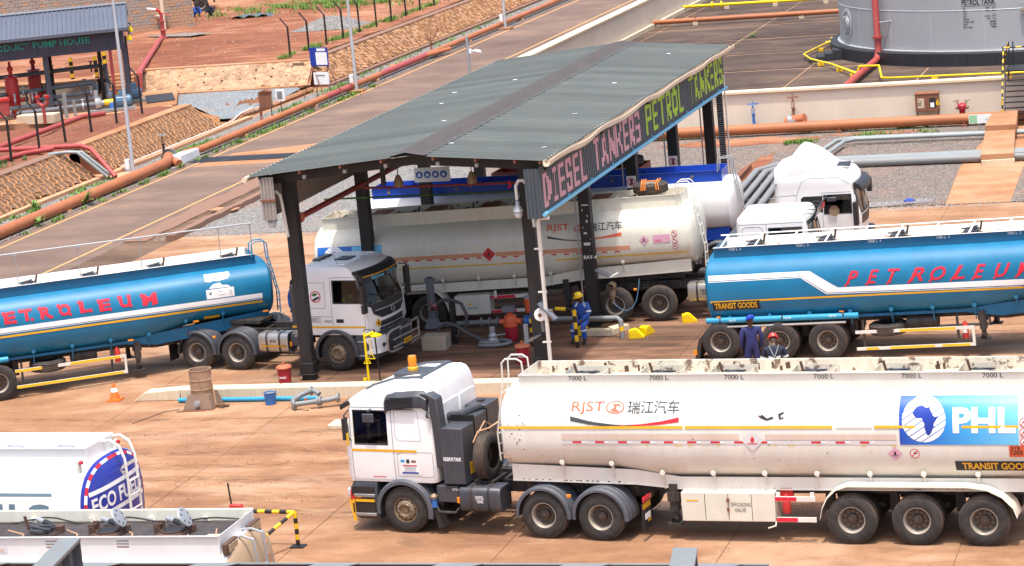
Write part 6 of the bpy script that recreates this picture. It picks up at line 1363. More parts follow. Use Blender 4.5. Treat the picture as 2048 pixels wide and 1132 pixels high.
# ================================================================ pipes, valves, posts on the left
pipe = lambda name, mat, pts, r, lab, cat='pipe', n=14, **kw: tag(mb(mat).tube(pts, r, n).b(name, **kw), lab, cat)
op = thing('pipeline', 'thick orange pipe along the left edge of the road, ending at the flanged joint', 'pipe', (-49.5, 105, 0))
mb('pipe_orange').tube([(0, -30, .27), (.0, 4.6, .27), (-.25, 5.9, .30), (-.6, 6.6, .32)], .25, 18).b('pipe_run', op)
mb('pipe_grey').lathe([(.34, -.03), (.34, .03), (.25, .031)], (-.62, 6.75, .33), 'y', 18).lathe([(.36, .08), (.36, .14), (.25, .141)], (-.62, 6.75, .33), 'y', 18).b('flange', op)
mb('pipe_orange').tube([(.35, 5.6, .12), (-.1, 5.9, .2)], .2, 12).b('pipe_stub', op)
for y in (-24, -14, -6): mb('laterite_concrete').box(-.3, .3, y, y + .3, 0, .1).b('pipe_support', op)
op2 = thing('pipeline', 'long thinner orange pipe beside the road beyond the white culvert block', 'pipe', (-49.4, 113, 0))
mb('pipe_orange').tube([(-.4, -.3, .30), (0, 1, .30), (0, 80, .30)], .17, 14).b('pipe_run', op2); mb('pipe_red').tube([(0, 18, .30), (0, 22, .30)], .173, 14, False).tube([(0, 27, .30), (0, 36, .30)], .173, 14, False).b('repainted_length', op2)
mb('pipe_orange').tube([(0, 35, .3), (.55, 38.6, .28)], .13, 12).b('pipe_stub', op2); 
for y in (6, 16, 26, 44, 56): mb('laterite_concrete').box(-.25, .25, y, y + .25, 0, .14).b('pipe_support', op2)
tag(mb('letter_white').box(-49.85, -49.3, 111.2, 113.4, 0, .42).b('culvert_block', bevel=.02), 'white painted concrete block at the end of the road grating', 'block')
gt = thing('road_grating', 'dark steel drain grating crossing the road', 'grating', (-49.3, 111.5, 0))
mb('bitumen_patch').box(0, 5.6, 0, 1.55, .004, .012).b('grating_bed', gt, sm=0)
m = mb('graphite'); 
for i in range(110): m.box(.02 + i * .05, .04 + i * .05, .02, 1.53, .0125, .03)
m.b('grating_bar', gt, sm=0, kind='stuff')
for x in (0, 1.9, 3.75, 5.6): mb('graphite').box(x - .03, x + .03, 0, 1.55, .0125, .036).b('grating_frame', gt, sm=0)
flat('concrete_band', 'orange_concrete', [(-48.4, 110.2), (-43.3, 110.6), (-43.3, 116.5), (-47.8, 114.0)], .0035, th=.003)
def valve(name, label, x, y, z, h, mat, wheel_mat=None, r=.16, body=True):
    t = thing(name, label, 'valve', (x, y, z)); w_ = wheel_mat or mat
    mb(mat).lathe([(0, 0), (.14, 0), (.14, .06), (.09, .08), (.11, .18), (.07, .26), (.06, h * .55), (.09, h * .56), (.09, h * .6), (0, h * .6)], (0, 0, 0), 'z', 14).b('valve_body', t)
    y_ = mb(mat)
    for s in (1, -1): y_.tube([(s * .05, 0, h * .6), (s * .06, 0, h * .75), (0, 0, h * .92)], .015, 6)
    y_.b('yoke', t); mb(mat).tube([(0, 0, h * .6), (0, 0, h * 1.1)], .014, 6).b('stem', t)
    hw = mb(w_).lathe([(r, -.014), (r + .014, 0), (r, .014), (r - .014, 0), (r, -.014)], (0, 0, h * .95), 'z', 20)
    for a in (0, 2.09, 4.18): hw.bar((0, 0, h * .95), (r * math.cos(a), r * math.sin(a), h * .95), .02)
    hw.b('handwheel', t); return t
valve('gate_valve', 'dark valve with a round handwheel at the orange pipe joint', -50.6, 112.3, .1, 1.25, 'chassis', 'pipe_grey_light', .22)
mb('hub_bronze').lathe([(.2, 0), (.26, .1), (.26, .22), (.16, .35), (0, .36)], (-50.4, 112.1, .1), 'z', 14).b('valve_bonnet').parent = None
tag(bpy.data.objects['valve_bonnet'], 'rusty round valve bonnet beside the flanged pipe joint', 'valve')
pipe('foam_pipe', 'pipe_red', [(-75, 108.9, 1.42), (-52.9, 108.45, 1.5), (-52.3, 108.2, 1.35), (-50.9, 107.45, .15)], .11, 'red pipe running straight then down the gap between the stone banks')
pipe('foam_pipe', 'pipe_red', [(-56.3, 92, 1.42), (-55.7, 104.2, 1.45), (-55.2, 107.2, 1.45), (-54.2, 108.25, 1.46)], .11, 'shorter red pipe joining from the lower left on the bank')
pipe('foam_pipe', 'pipe_red', [(-58.4, 96, 1.28), (-58.9, 112.5, 1.15), (-60.5, 124.5, .80), (-60.2, 126.6, .65)], .13, 'red pipe in front of the pump house running to its slab')
pipe('water_pipe', 'pipe_grey_light', [(-53.7, 106.7, 1.42), (-52.9, 106.85, 1.46), (-52.4, 106.95, 1.42), (-51.3, 107.35, .22)], .075, 'left of the two pale grey pipes bending down the stone bank')
pipe('water_pipe', 'pipe_grey_light', [(-53.7, 106.95, 1.40), (-52.85, 107.1, 1.44), (-52.3, 107.2, 1.38), (-51.2, 107.6, .22)], .075, 'right of the two pale grey pipes bending down the stone bank')
pipe('foam_pipe', 'pipe_red', [(-62.4, 136.2, .6), (-62.4, 136.4, 1.5), (-62.7, 137.2, 1.62), (-69.8, 156.6, 1.62)], .15, 'pink-red pipe climbing from the pit to the hydrant by the block wall')
hy = thing('hydrant', 'red hydrant monitor with white tip at the end of the pink-red pipe', 'hydrant', (-69.9, 157.2, 1.45))
mb('pipe_red').lathe([(.25, 0), (.25, .1), (.14, .12), (.16, .5), (.2, .52), (.2, .62), (.12, .64), (.12, 1.1), (.17, 1.12), (.17, 1.2), (.1, 1.22), (.1, 1.7), (0, 1.72)], n=14).b('stand_pipe', hy)
mb('red_paint').tube([(0, 0, 1.6), (-.1, -.1, 1.85), (-.25, -.2, 1.95)], .09, 8).tube([(0, 0, 1.7), (.6, .1, 1.45)], .03, 6).b('monitor', hy); mb('letter_white').tube([(-.25, -.2, 1.95), (-.75, -.45, 2.05)], .07, 8).b('nozzle', hy)
pipe('cable', 'pipe_white', [(-51.55, 109.5, .3), (-51.6, 112.0, .3), (-51.75, 113.5, .24), (-51.6, 116.2, .3), (-51.75, 119, .24), (-51.6, 121.5, .28), (-51.9, 124.0, .22), (-52.5, 126.6, .26), (-52.2, 127.6, .4), (-52.3, 128.4, .15)], .03, 'white cable lying along the concrete kerb above the gravel strip', 'cable', 6)
def post(y, i):
    global _post
    if i == 0:
        _post = thing('fence_post', '', 'fence post', (-55, y, 1.33), 0, 'bent black fence posts on the bank')
        mb('black_steel').box(-.045, .045, -.045, .045, -.1, 1.9).b('post', _post, sm=0); mb('black_steel').bar((0, 0, 1.88), (-.42, .0, 2.42), .08, .05).b('bent_arm', _post, sm=0); o = _post
    else: o = copy_tree(_post)
    o.location = (-55 + U(-.04, .04), y, 1.33); o.rotation_euler = (U(-.02, .02), U(-.02, .02), U(-.1, .1)); return o
ys = [99.7, 102.7, 105.6, 108.4, 111.2, 114.1, 117, 120] + [141 + 3.03 * i for i in range(13)]
nmz = ['first', 'second', 'third', 'fourth', 'fifth', 'sixth', 'seventh', 'eighth', 'ninth', 'tenth', 'eleventh', 'twelfth', 'thirteenth']
for i, y in enumerate(ys):
    o = post(y, i)
    o['label'] = ('bent black fence post, %s from the left in the row before the pump house' % nmz[i]) if i < 8 else ('bent black fence post, %s from the left in the row beyond the gravel pit' % nmz[i - 8])
def lamp_post(x, y, label, h=11.5):
    t = thing('lamp_post', label, 'lamp post', (x, y, 0), 0, 'tall grey lamp posts along the road')
    mb('orange_concrete').box(-.42, .42, -.42, .42, -.02, .13).b('plinth', t, bevel=.02)
    mb('pole_grey').tube([(0, 0, .1), (0, 0, 3.4)], .085, 12).tube([(0, 0, 3.4), (0, 0, 7)], .07, 12).tube([(0, 0, 7), (0, 0, h)], .055, 12).b('pole', t)
    mb('letter_white').box(-.32, -.12, -.12, .08, .55, 1.0).b('cable_box', t, bevel=.01)
    hd = mb('galvanised').tube([(0, 0, h), (.3, 0, h + .3), (1.3, 0, h + .4)], .04, 8).b('bracket_arm', t); mb('letter_white').box(1.2, 2.0, -.16, .16, h + .33, h + .48).b('lamp_head', hd, bevel=.03); return t
lamp_post(-49.75, 106.9, 'nearest tall grey lamp post, standing on the orange pipe by the road'); lamp_post(-49.0, 134.9, 'middle tall grey lamp post beyond the gravel pit'); lamp_post(-48.9, 163.9, 'farthest tall grey lamp post at the top of the road')
cb = thing('hose_cabinet', 'rusty brown cabinet on legs behind the orange pipe by the gravel pit', 'cabinet', (-50.2, 124.6, 0), R(12))
mb('rusty_brown').box(-.32, .32, -.25, .25, .75, 1.55).b('cabinet_box', cb, bevel=.015); mb('rusty_brown').prism([(-.36, 1.55), (.36, 1.55), (0, 1.68)], -.3, .3).b('roof', cb, sm=0); mb('chassis').box(.25, .3, -.25, -.2, 0, .75).box(-.3, -.25, -.25, -.2, 0, .75).b('leg', cb, sm=0); mb('rusty_floor').box(.322, .33, -.18, .18, .85, 1.45).b('window', cb, sm=0)
ws = thing('wall_sign', 'small white notice on a frame beside the rusty brown cabinet', 'sign', (-49.65, 125.2, 0)); mb('letter_white').box(-.25, .25, -.02, .02, .95, 1.55).b('board', ws, bevel=.01); mb('pipe_grey').box(-.14, .14, -.025, -.021, 1.05, 1.45).b('print', ws, sm=0); mb('chassis').box(-.02, .02, 0, .03, 0, .95).b('post', ws, sm=0)
hv = valve('hydrant', 'small rusty red hydrant in front of the brown cabinet', -50.3, 124.0, 0, 1.0, 'rusty_brown', 'chassis', .09)
hv['category'] = 'hydrant'
sb = thing('sign_stand', 'blue and white notice board with a smaller white board under it, on splayed legs', 'notice board', (-50.3, 133.1, 0), R(-20))
mb('decal_dark_blue').box(-.62, .62, -.03, .03, 1.75, 2.75).b('board', sb, sm=0); mb('letter_white').box(-.2, .58, -.036, -.031, 1.82, 2.5).box(-.1, .5, -.036, -.031, 2.56, 2.7).b('print', sb, sm=0)
mb('letter_white').box(-.5, .55, -.03, .03, .75, 1.4).b('lower_board', sb, sm=0); mb('pipe_grey').box(-.3, .3, -.035, -.031, 1.2, 1.27).b('print', sb, sm=0)
for a, b in (((-.55, 0, 1.75), (-1.1, -.3, 0)), ((-.5, 0, 1.75), (-.35, 0, 0)), ((.5, 0, 1.75), (.55, 0, 0)), ((.55, 0, 1.75), (1.25, .3, 0)), ((-.4, 0, 1.4), (.3, -.2, 0))): mb('rusty_brown').tube([a, b], .03, 6).b('leg', sb)
hd3 = valve('hydrant', 'rusty two-armed hydrant beside the pipe, farther up the road', -50.2, 152.2, 0, 1.1, 'rusty_brown', 'rusty_brown', .05); mb('rusty_brown').tube([(-.1, 0, .8), (-.35, .1, 1.2)], .05, 6).tube([(.1, 0, .8), (.5, .2, 1.5)], .04, 6).b('outlet', hd3); hd3['category'] = 'hydrant'
flat('concrete_patch', 'orange_concrete', [(-51.2, 146.6), (-49.6, 145.2), (-49.6, 149.6), (-51.0, 148.3)], .045)
flat('concrete_apron', 'laterite_concrete', [(-54.2, 108.6), (-50.0, 107.6), (-49.8, 109.6), (-51.7, 109.4)], .05)
cc = thing('camera_post', 'white security camera on a grey post behind the shelter roof', 'camera', (-43.6, 138.5, 0)); mb('galvanised').tube([(0, 0, 0), (0, 0, 2.3)], .09, 8).b('post', cc); mb('letter_white').box(.08, .2, -.06, .06, 1.35, 1.6).tube([(.15, 0, 1.5), (.5, -.1, 1.45)], .04, 6).tube([(.45, -.12, 1.5), (.85, -.3, 1.42)], .09, 8).b('camera_body', cc)
# ================================================================ loading shelter
sh_ = thing('loading_shelter', 'long open loading shelter with grey-green corrugated roof and DIESEL TANKERS, PETROL TANKERS fascia', 'shelter', (-23.6, 68.3, 0))
OX, OY = -23.6, 68.3
def zroof(x): # world x
    return 6.40 - abs(x + 23.25) * (.36 / 4.4)
y0r, y1r = 67.35, 92.35
def corr(mat, name, xa, xb, pitch=.29):
    m = mb(mat); n = int((y1r - y0r) / pitch); prof = []
    for i in range(n):
        y = y0r + i * pitch; prof += [(y, 0), (y + pitch * .6, 0), (y + pitch * .68, .05), (y + pitch * .9, .05)]
    prof.append((y1r, 0)); nx = 2; vs = []; fs = []
    for k in range(nx + 1):
        x = xa + (xb - xa) * k / nx
        for y, h in prof: vs.append((x - OX, y - OY, zroof(x) + h))
    P = len(prof)
    for k in range(nx):
        for j in range(P - 1): fs.append((k * P + j, (k + 1) * P + j, (k + 1) * P + j + 1, k * P + j + 1))
    m.add(vs, fs); o = m.b(name, sh_, sm=0)
    s = o.modifiers.new('thickness', 'SOLIDIFY'); s.thickness = .006; s.offset = -1
    return o
# sheets laid side by side: alternate lengths of roof give faint laps
rl_ = corr('roof_green', 'roof', -27.95, -23.25); rr_ = corr('roof_green', 'roof', -23.25, -19.3)
m = mb('ridge_cap'); random.seed(5); rows = []
for i in range(64):
    y = y0r - .05 + (y1r - y0r + .1) * i / 63; e = U(-.02, .02)
    rows.append([(x - OX, y - OY, zroof(x) + h) for x, h in ((-23.75 + e, .042), (-23.55, .06), (-23.25, .085 + U(0, .02)), (-22.95, .06), (-22.72 + e, .042))])
rc = m.loft(rows, caps=False).b('ridge_cap', sh_, ang=60)
m = mb('black_steel')
for i in range(130): m.box(-22.74 - OX, -22.66 - OX, y0r - OY + i * .192, y0r - OY + i * .192 + .09, zroof(-22.7) + .0, zroof(-22.7) + .035)
m.b('closure_strip', rc, sm=0, kind='stuff')
for x, y in ((-24.9, 84.0), (-26.1, 79.6), (-24.4, 74.5), (-20.6, 75.4), (-22.6, 69.4), (-19.9, 69.3), (-20.9, 89.5), (-26.6, 82.6), (-21.0, 82.0)):
    mb('letter_white').box(x - OX - .06, x - OX + .08, y - OY - .05, y - OY + .05, zroof(x) + .036, zroof(x) + .046).b('roof_patch', sh_, sm=0)
def column(x, y, top, base=True):
    m = mb('column_paint'); m.box(x - .17, x - .155, y - .16, y + .16, .0, top).box(x + .155, x + .17, y - .16, y + .16, 0, top).box(x - .155, x + .155, y - .012, y + .012, 0, top).box(x - .155, x + .155, y - .155, y - .14, 0, top)
    c = m.b('column', sh_, sm=0, loc=(-OX, -OY, 0)); mb('black_steel').box(x - .25, x + .25, y - .24, y + .24, 0.16, .19).box(x - .21, x + .21, y - .2, y + .2, .19, .5).b('base_plate', c, bevel=.01)
    return c
CY = (68.3, 74.2, 80.2, 86.15, 92.0); cols = {}
for i, y in enumerate(CY):
    for x in (-27.1, -20.2): cols[(x, i)] = column(x, y, zroof(x) - .12)
for y in CY:
    m = mb('column_paint')
    for xa, xb in ((-27.7, -23.25), (-23.25, -19.45)):
        m.bar((xa - OX, y - .35 - OY if y < 69 else y - OY, zroof(xa) - .22), (xb - OX, y - .35 - OY if y < 69 else y - OY, zroof(xb) - .22), .14, .24)
    m.b('rafter', sh_, sm=0)
for x in (-27.6, -26.4, -25.2, -24.0, -22.5, -21.3, -20.2, -19.5):
    mb('rusty_brown' if x > -27 else 'black_steel').bar((x - OX, y0r + .02 - OY, zroof(x) - .06), (x - OX, y1r - .05 - OY, zroof(x) - .06), .06, .09).b('purlin', sh_, sm=0)
for x in (-26.3, -25.1, -23.9, -22.4, -21.3): mb('roof_under').box(x - OX - .04, x - OX + .04, y0r + .08 - OY, y0r + .2 - OY, zroof(x) - .26, zroof(x) - .16).b('cleat', sh_, sm=0)
# side fascias of vertical corrugated sheet
def fascia(x, zb, zt, mat, out):
    m = mb(mat); pitch = .2; n = int((y1r - .3 - (y0r + .1)) / pitch); prof = []
    for i in range(n): y = y0r + .1 + i * pitch; prof += [(y, 0), (y + .10, 0), (y + .12, .03), (y + .18, .03)]
    prof.append((y0r + .1 + n * pitch, 0)); P = len(prof)
    m.add([(x + out * h - OX, y - OY, z) for z in (zb, zt) for y, h in prof], [(j, j + 1, P + j + 1, P + j) for j in range(P - 1)])
    o = m.b('fascia', sh_, sm=0); s = o.modifiers.new('thickness', 'SOLIDIFY'); s.thickness = .006; s.offset = 0; return o
fr_ = fascia(-19.56, 4.62, 5.90, 'fascia_dark', 1); fl_ = fascia(-27.62, 4.75, 5.9, 'roof_under', -1)
def ret(x0, x1, mat, zb, zt):
    m = mb(mat); n = max(1, int(abs(x1 - x0) / .1)); 
    for i in range(n): a = x0 + (x1 - x0) * i / n; b = x0 + (x1 - x0) * (i + .5) / n; m.box(min(a, b) - OX, max(a, b) - OX, y0r + .05 - OY, y0r + .08 - OY, zb, zt); c = x0 + (x1 - x0) * (i + 1) / n; m.box(min(b, c) - OX, max(b, c) - OX, y0r + .075 - OY, y0r + .10 - OY, zb, zt)
    return m.b('fascia_return', sh_, sm=0)
ret(-19.98, -19.56, 'fascia_dark', 4.50, 5.86); ret(-27.62, -27.22, 'roof_under', 4.78, 5.98); mb('rusty_brown').box(-27.64 - OX, -27.2 - OX, y0r + .03 - OY, y0r + .12 - OY, 5.30, 5.36).b('rusty_strap', sh_, sm=0)
mb('sky_trim').tube([(-19.50 - OX, y0r + .05 - OY, 4.60), (-19.50 - OX, y1r - .1 - OY, 4.60)], .055, 8).b('fascia_trim', sh_)
for i in range(9): mb('sky_trim').box(-19.53 - OX, -19.47 - OX, 70 + i * 2.6 - OY, 70.03 + i * 2.6 - OY, 4.65, 4.72).b('trim_clip', sh_, sm=0)
m = mb('gutter_cream'); random.seed(2); rows = []
for i in range(40):
    y = y0r - .1 + (y1r - y0r + .3) * i / 39; dz = .05 * math.sin(i * .8) * (1 if i < 20 else .4) + U(-.012, .012); x = -19.28 - OX + .02 * math.sin(i * 1.3)
    rows.append([(x + a, y - OY, 6.00 + dz + b) for a, b in ((-.09, .07), (-.10, -.02), (-.06, -.08), (.05, -.08), (.10, -.02), (.11, .08), (.085, .08), (.07, 0), (.03, -.05), (-.04, -.05), (-.07, .0), (-.075, .07))])
m.loft(rows).b('gutter', sh_, ang=30)
mb('gutter_cream').tube([(-28.02 - OX, y0r - .05 - OY, 5.95), (-28.02 - OX, y1r - OY, 5.95)], .08, 8).b('gutter', sh_)
pf = mb('pipe_white').tube([(-19.45 - OX, 67.62 - OY, 4.48), (-19.72 - OX, 67.66 - OY, 4.48), (-19.78 - OX, 67.68 - OY, 4.36), (-19.80 - OX, 67.72 - OY, 0.1)], .055, 10).b('downpipe', sh_)
for z in (1.0, 2.4, 3.6): mb('pipe_white').box(-19.96 - OX, -19.72 - OX, 67.68 - OY, 67.74 - OY, z, z + .04).b('pipe_bracket', pf, sm=0)
# lettering follows the corrugations
def fmap(yw, z):
    t = ((yw - (y0r + .1)) / .2) % 1.0; h = 0 if t <= .5 else (.03 * (t - .5) / .1 if t < .6 else (.03 if t < .9 else .03 * (1 - t) / .1)); return (-19.56 + h + .006 - OX, yw - OY, z)
cuts = [y0r + .1 + .2 * i + d for i in range(128) for d in (0, .1, .12, .18)]
BL = {'D': ['11100', '10110', '10011', '10011', '10011', '10110', '11100'], 'I': ['111', '010', '010', '010', '010', '010', '111'], 'E': ['1111', '1000', '1000', '1111', '1000', '1000', '1111'], 'S': ['1111', '1001', '1000', '1111', '0001', '1001', '1111'], 'L': ['1000', '1000', '1000', '1000', '1000', '1000', '1111'],
      'T': ['11111', '00100', '00100', '00100', '00100', '00100', '00100'], 'A': ['00100', '01110', '01010', '01010', '01110', '11011', '10001'], 'N': ['10001', '11001', '11101', '10111', '10111', '10011', '10001'], 'K': ['10001', '10011', '10110', '11100', '10110', '10011', '10001'], 'R': ['1111', '1001', '1001', '1111', '1110', '1011', '1001'], 'P': ['1111', '1001', '1001', '1111', '1000', '1000', '1000'], 'O': ['0110', '1111', '1001', '1001', '1001', '1111', '0110']}
def block_word(word, ya, yb, za, zb_, mat):
    tot = sum(len(BL[c][0]) + 1.1 for c in word) - 1.1; cw_ = (yb - ya) / tot; ch_ = (zb_ - za) / 7; y = ya
    for c in word:
        rows = BL[c]; W_ = len(rows[0]); sh = []
        for r, row in enumerate(rows):
            k = 0
            while k < W_:
                if row[k] == '1':
                    e = k
                    while e < W_ and row[e] == '1': e += 1
                    ov = .0 if r in (0,) else .0
                    z1 = zb_ - r * ch_; sh.append(rect2(y + k * cw_, z1 - ch_ * 1.0, y + e * cw_, z1)); k = e
                else: k += 1
        decal('lettering', [(join2(*sh), mat)], fmap, fr_, cu=cuts); y += (W_ + 1.1) * cw_
block_word('DIESEL', 67.65, 72.3, 4.74, 5.66, 'letter_pink'); block_word('TANKERS', 73.2, 79.0, 4.78, 5.72, 'letter_pink')
block_word('PETROL', 79.9, 85.3, 4.80, 5.74, 'letter_lime'); block_word('TANKERS', 86.3, 91.8, 4.82, 5.76, 'letter_lime')
# pipes under the roof
fp_ = mb('pipe_red').tube([(-27.0 - OX, 68.6 - OY, 4.62), (-27.0 - OX, 92 - OY, 4.62)], .085, 10).use('lid_orange').lathe([(0, -.04), (.16, -.04), (.16, .02), (0, .02)], (-27.0 - OX, 68.56 - OY, 4.62), 'y', 18).b('foam_pipe', sh_)
for y in (74.0, 80.0, 85.9):
    mb('pipe_red').tube([(-27 - OX, y - OY, 4.5), (-20.3 - OX, y - OY, 4.42)], .035, 8).b('sprinkler_pipe', sh_); 
mb('leaf').tube([(-28.2 - OX, 73.8 - OY, 4.24), (-20.3 - OX, 73.8 - OY, 4.22)], .03, 6).b('green_cable', sh_)
for x in (-26.2, -24.9, -23.6, -22.2, -21): mb('pipe_red').tube([(x - OX, 74 - OY, 4.47), (x - OX, 74 - OY, 4.36)], .02, 6).b('sprinkler', sh_)
mb('black_steel').box(-24.95 - OX, -24.83 - OX, 69.9 - OY, 70.0 - OY, 5.2, 6.1).b('hanger', sh_, sm=0)
mb('letter_red').tube([(-21.5 - OX, 71 - OY, 5.0), (-21.45 - OX, 71 - OY, 4.85), (-21.55 - OX, 71 - OY, 4.8)], .03, 6).b('hook', sh_)
def gooseneck(x, y):
    t = thing('hanging_lamp', ('left' if x < -25 else 'right') + ' white gooseneck lamp fixed to the front of the shelter column', 'lamp', (x, y, 0), 0, 'gooseneck lamps on the shelter front')
    mb('pipe_white').tube([(.28, 0, 4.2), (.20, 0, 5.2), (.17, 0, 5.38), (.08, -.03, 5.5), (-.04, -.05, 5.5), (-.13, -.05, 5.36), (-.13, -.05, 4.98)], .045, 10).b('bracket', t)
    l = mb('galvanised').lathe([(0, .30), (.05, .30), (.06, .2), (.15, .04), (.16, 0), (.12, -.02)], (-.13, -.05, 4.66), 'z', 18).b('lamp_housing', t); mb('lamp_clear').lathe([(.11, -.02), (.12, -.10), (.07, -.18), (0, -.2)], (-.13, -.05, 4.66), 'z', 16).b('globe', l)
    mb('black_plastic').tube([(-.13 + .22 * math.cos(a), -.05 + .05 * math.sin(a), 4.92 + .10 * math.sin(a)) for a in arange(0, 6.28, .52)], .008, 5).b('cable', t)
gooseneck(-27.42, 67.9); gooseneck(-20.1 - .12, 67.85)
def hung(x, y): 
    t = thing('flood_lamp', 'old brown bell lamp hanging under the shelter roof', 'lamp', (x, y, 5.2)); mb('hub_bronze').lathe([(0, .2), (.06, .2), (.14, 0), (.14, -.12), (0, -.16)], n=16).b('lamp_housing', t); mb('chassis').tube([(0, 0, .2), (0, 0, .9)], .015, 6).b('stem', t); return t
hung(-24.6, 70.4); hung(-22.4, 70.4)['label'] = 'right-hand brown bell lamp hanging under the shelter roof'
bpy.data.objects['flood_lamp']['label'] = 'left-hand brown bell lamp hanging under the shelter roof'
def wall_notice(name, lab, x0, x1, y, z0, z1):
    t = tag(mb('letter_white').box(x0, x1, y - .01, y + .01, z0, z1).b(name, sm=0), lab, 'sign'); return t
ps = wall_notice('safety_board', 'white safety board with four round blue symbols inside the shelter', -27.25, -26.05, 79.6, 3.70, 4.17)
for i in range(4):
    cx = -27.08 + i * .273; decal('blue_symbol', [(disc2(cx, 3.94, .118, 20), 'decal_blue')], lambda a, b: (a, 79.586, b), ps); decal('white_glyph', [(poly2([(cx - .05, 3.88), (cx + .05, 3.88), (cx + .04, 3.97), (cx, 4.01 - .02 * (i % 2)), (cx - .045, 3.96)]), 'letter_white')], lambda a, b: (a, 79.583, b), ps)
def phone_sign(x, y, z, lab):
    t = tag(mb('letter_white').box(x - .15, x + .15, y - .01, y + .005, z - .2, z + .18).b('no_phone_sign', sm=0), lab, 'sign', 'no phone signs on the shelter columns')
    decal('phone_glyph', [(poly2([(x - .05, z - .1), (x + .04, z - .1), (x + .06, z + .08), (x - .02, z + .1)]), 'letter_dark')], lambda a, b: (a, y - .013, b), t); decal('red_ring', [(disc2(x, z, .13, 22, .105), 'sign_red'), (poly2([(x - .09, z + .07), (x - .07, z + .09), (x + .09, z - .07), (x + .07, z - .09)]), 'sign_red')], lambda a, b: (a, y - .016, b), t)
phone_sign(-20.2, 80.0, 3.34, 'nearer no-phone sign, on the column before the royal blue rim'); phone_sign(-20.2, 85.95, 3.0, 'farther no-phone sign, on the column behind the royal blue rim')
sh = text2('BAY-4', .11, .01); decal('lettering', [(at2(sh, -20.33, 2.06), 'letter_white')], lambda a, b: (a - OX + OX, b and 74.034 - .0, b), cols[(-20.2, 1)]) if False else None
o_ = decal('lettering', [(at2(sh, -20.33, 2.06), 'letter_white')], lambda a, b: (a, 74.2 - .165, b), cols[(-20.2, 1)])
for i in range(9):
    random.seed(i); mb('pale_sign').box(-20.2 + U(-.13, .12), -20.2 + U(-.13, .12) + .02, 74.035, 74.038, 2.3 + i * .17, 2.3 + i * .17 + U(.03, .1)).b('paint_scrape', cols[(-20.2, 1)], sm=0)
for x, lab in ((-20.48, 'thin galvanised conduit'),): 
    for y in CY[1:]: mb('galvanised').tube([(x - OX, y - .1 - OY, .1), (x - OX, y - .1 - OY, 4.6)], .025, 8).b('conduit', sh_)
tr = mb('galvanised').box(-19.85 - OX, -19.62 - OX, 91.9 - OY, 91.93 - OY, .2, 5.2); tr = tr.b('cable_tray', sh_, sm=0)
mt = mb('black_steel')
for i in range(60): mt.box(-19.84 - OX, -19.63 - OX, 91.893 - OY, 91.898 - OY, .25 + i * .08, .30 + i * .08)
mt.b('tray_slots', tr, sm=0, kind='stuff'); mb('pipe_white').tube([(-19.5 - OX, 91.85 - OY, .2), (-19.5 - OX, 91.85 - OY, 5.1)], .03, 8).b('downpipe', sh_)
# ================================================================ loading island and its equipment
kb = thing('kerb', 'low cream kerb along the front of the loading shelter with a sloping end', 'kerb', (-31.6, 66.1, 0))
for a, b in ((1.45, 4.3), (4.32, 7.1), (7.12, 12.4)): mb('kerb_cream').box(a, b, 0, .5, -.02, .31).b('kerb_stone', kb, bevel=.02)
mb('kerb_cream').prism([(0, 0.005), (1.43, 0.005), (1.43, .31), (.35, .24)], 0, .5).b('kerb_stone', kb, bevel=.015)
sd_ = lambda x, y, lab: None
def sand(x, y, lab, txt=True):
    t = thing('sand_bucket', lab, 'bucket', (x, y, 0), 0, 'red sand buckets')
    mb('red_bucket').lathe([(0, .02), (.17, .02), (.20, .50), (.19, .5), (.0, .47)], n=24).b('bucket_body', t); mb('lid_orange').lathe([(.225, .49), (.23, .52), (.2, .56), (0, .60)], n=24).tube([(-.03, 0, .6), (-.03, 0, .65), (.03, 0, .65), (.03, 0, .6)], .015, 6).b('lid', t)
    if txt:
        s_ = text2('SAND', .065, .02); s_ = at2(s_, -width2(s_) / 2, .22); decal('lettering', [(s_, 'letter_white')], lambda a, b: (.196 * math.sin(a / .19), -.196 * math.cos(a / .19), b), t, cu=arange(-.15, .15, .03))
    return t
sand(-27.6, 67.65, 'red bucket lettered SAND with orange lid beside the left front column'); sand(-21.1, 69.5, 'red sand bucket with orange lid behind the near white tank ladder')
pe = thing('eye_wash_stand', 'yellow emergency eye wash stand with hanging pull triangles on a thin post', 'eye wash', (-25.02, 67.45, 0))
mb('yellow_plastic').tube([(0, 0, 0), (0, 0, 1.5)], .035, 8).tube([(0, 0, 1.38), (.28, -.02, 1.5)], .035, 8).b('post', pe); mb('yellow_plastic').lathe([(.0, 0), (.16, -.06), (.17, -.03), (0, .05)], (.34, 0, 1.44), 'z', 14).b('shower_head', pe)
mb('black_steel').tube([(.3, .1, .0), (.27, .08, 1.55), (0, .05, 1.56), (-.02, 0, 1.5)], .018, 6).b('feed_pipe', pe)
for x, z in ((.02, .62), (.16, .75)): mb('yellow_plastic').tube([(x, -.04, z + .16), (x - .1, -.04, z), (x + .1, -.04, z), (x, -.04, z + .16), (x, -.04, z + .6)], .012, 5).b('pull_triangle', pe)
mb('hub_bronze').lathe([(0, 0), (.09, .02), (.1, .09), (.04, .1)], (.18, -.02, .05), 'z', 10).b('foot_bowl', pe); mb('yellow_plastic').box(-.16, -.06, -.02, .02, .10, .2).b('foot_pedal', pe, sm=0)
la = thing('loading_stand', 'grey steel loading stand with red valve handles beside the concrete block', 'loading stand', (-24.6, 72.9, 0))
mb('pipe_slate').tube([(-.3, .2, 0.5), (-.28, .2, 1.75)], .12, 10).lathe([(.16, 0), (.16, .1), (.1, .14)], (-.28, .2, 1.72), 'z', 12).lathe([(.28, 0), (.22, .1), (.14, .3)], (-.3, .2, .35), 'z', 12).b('post', la)
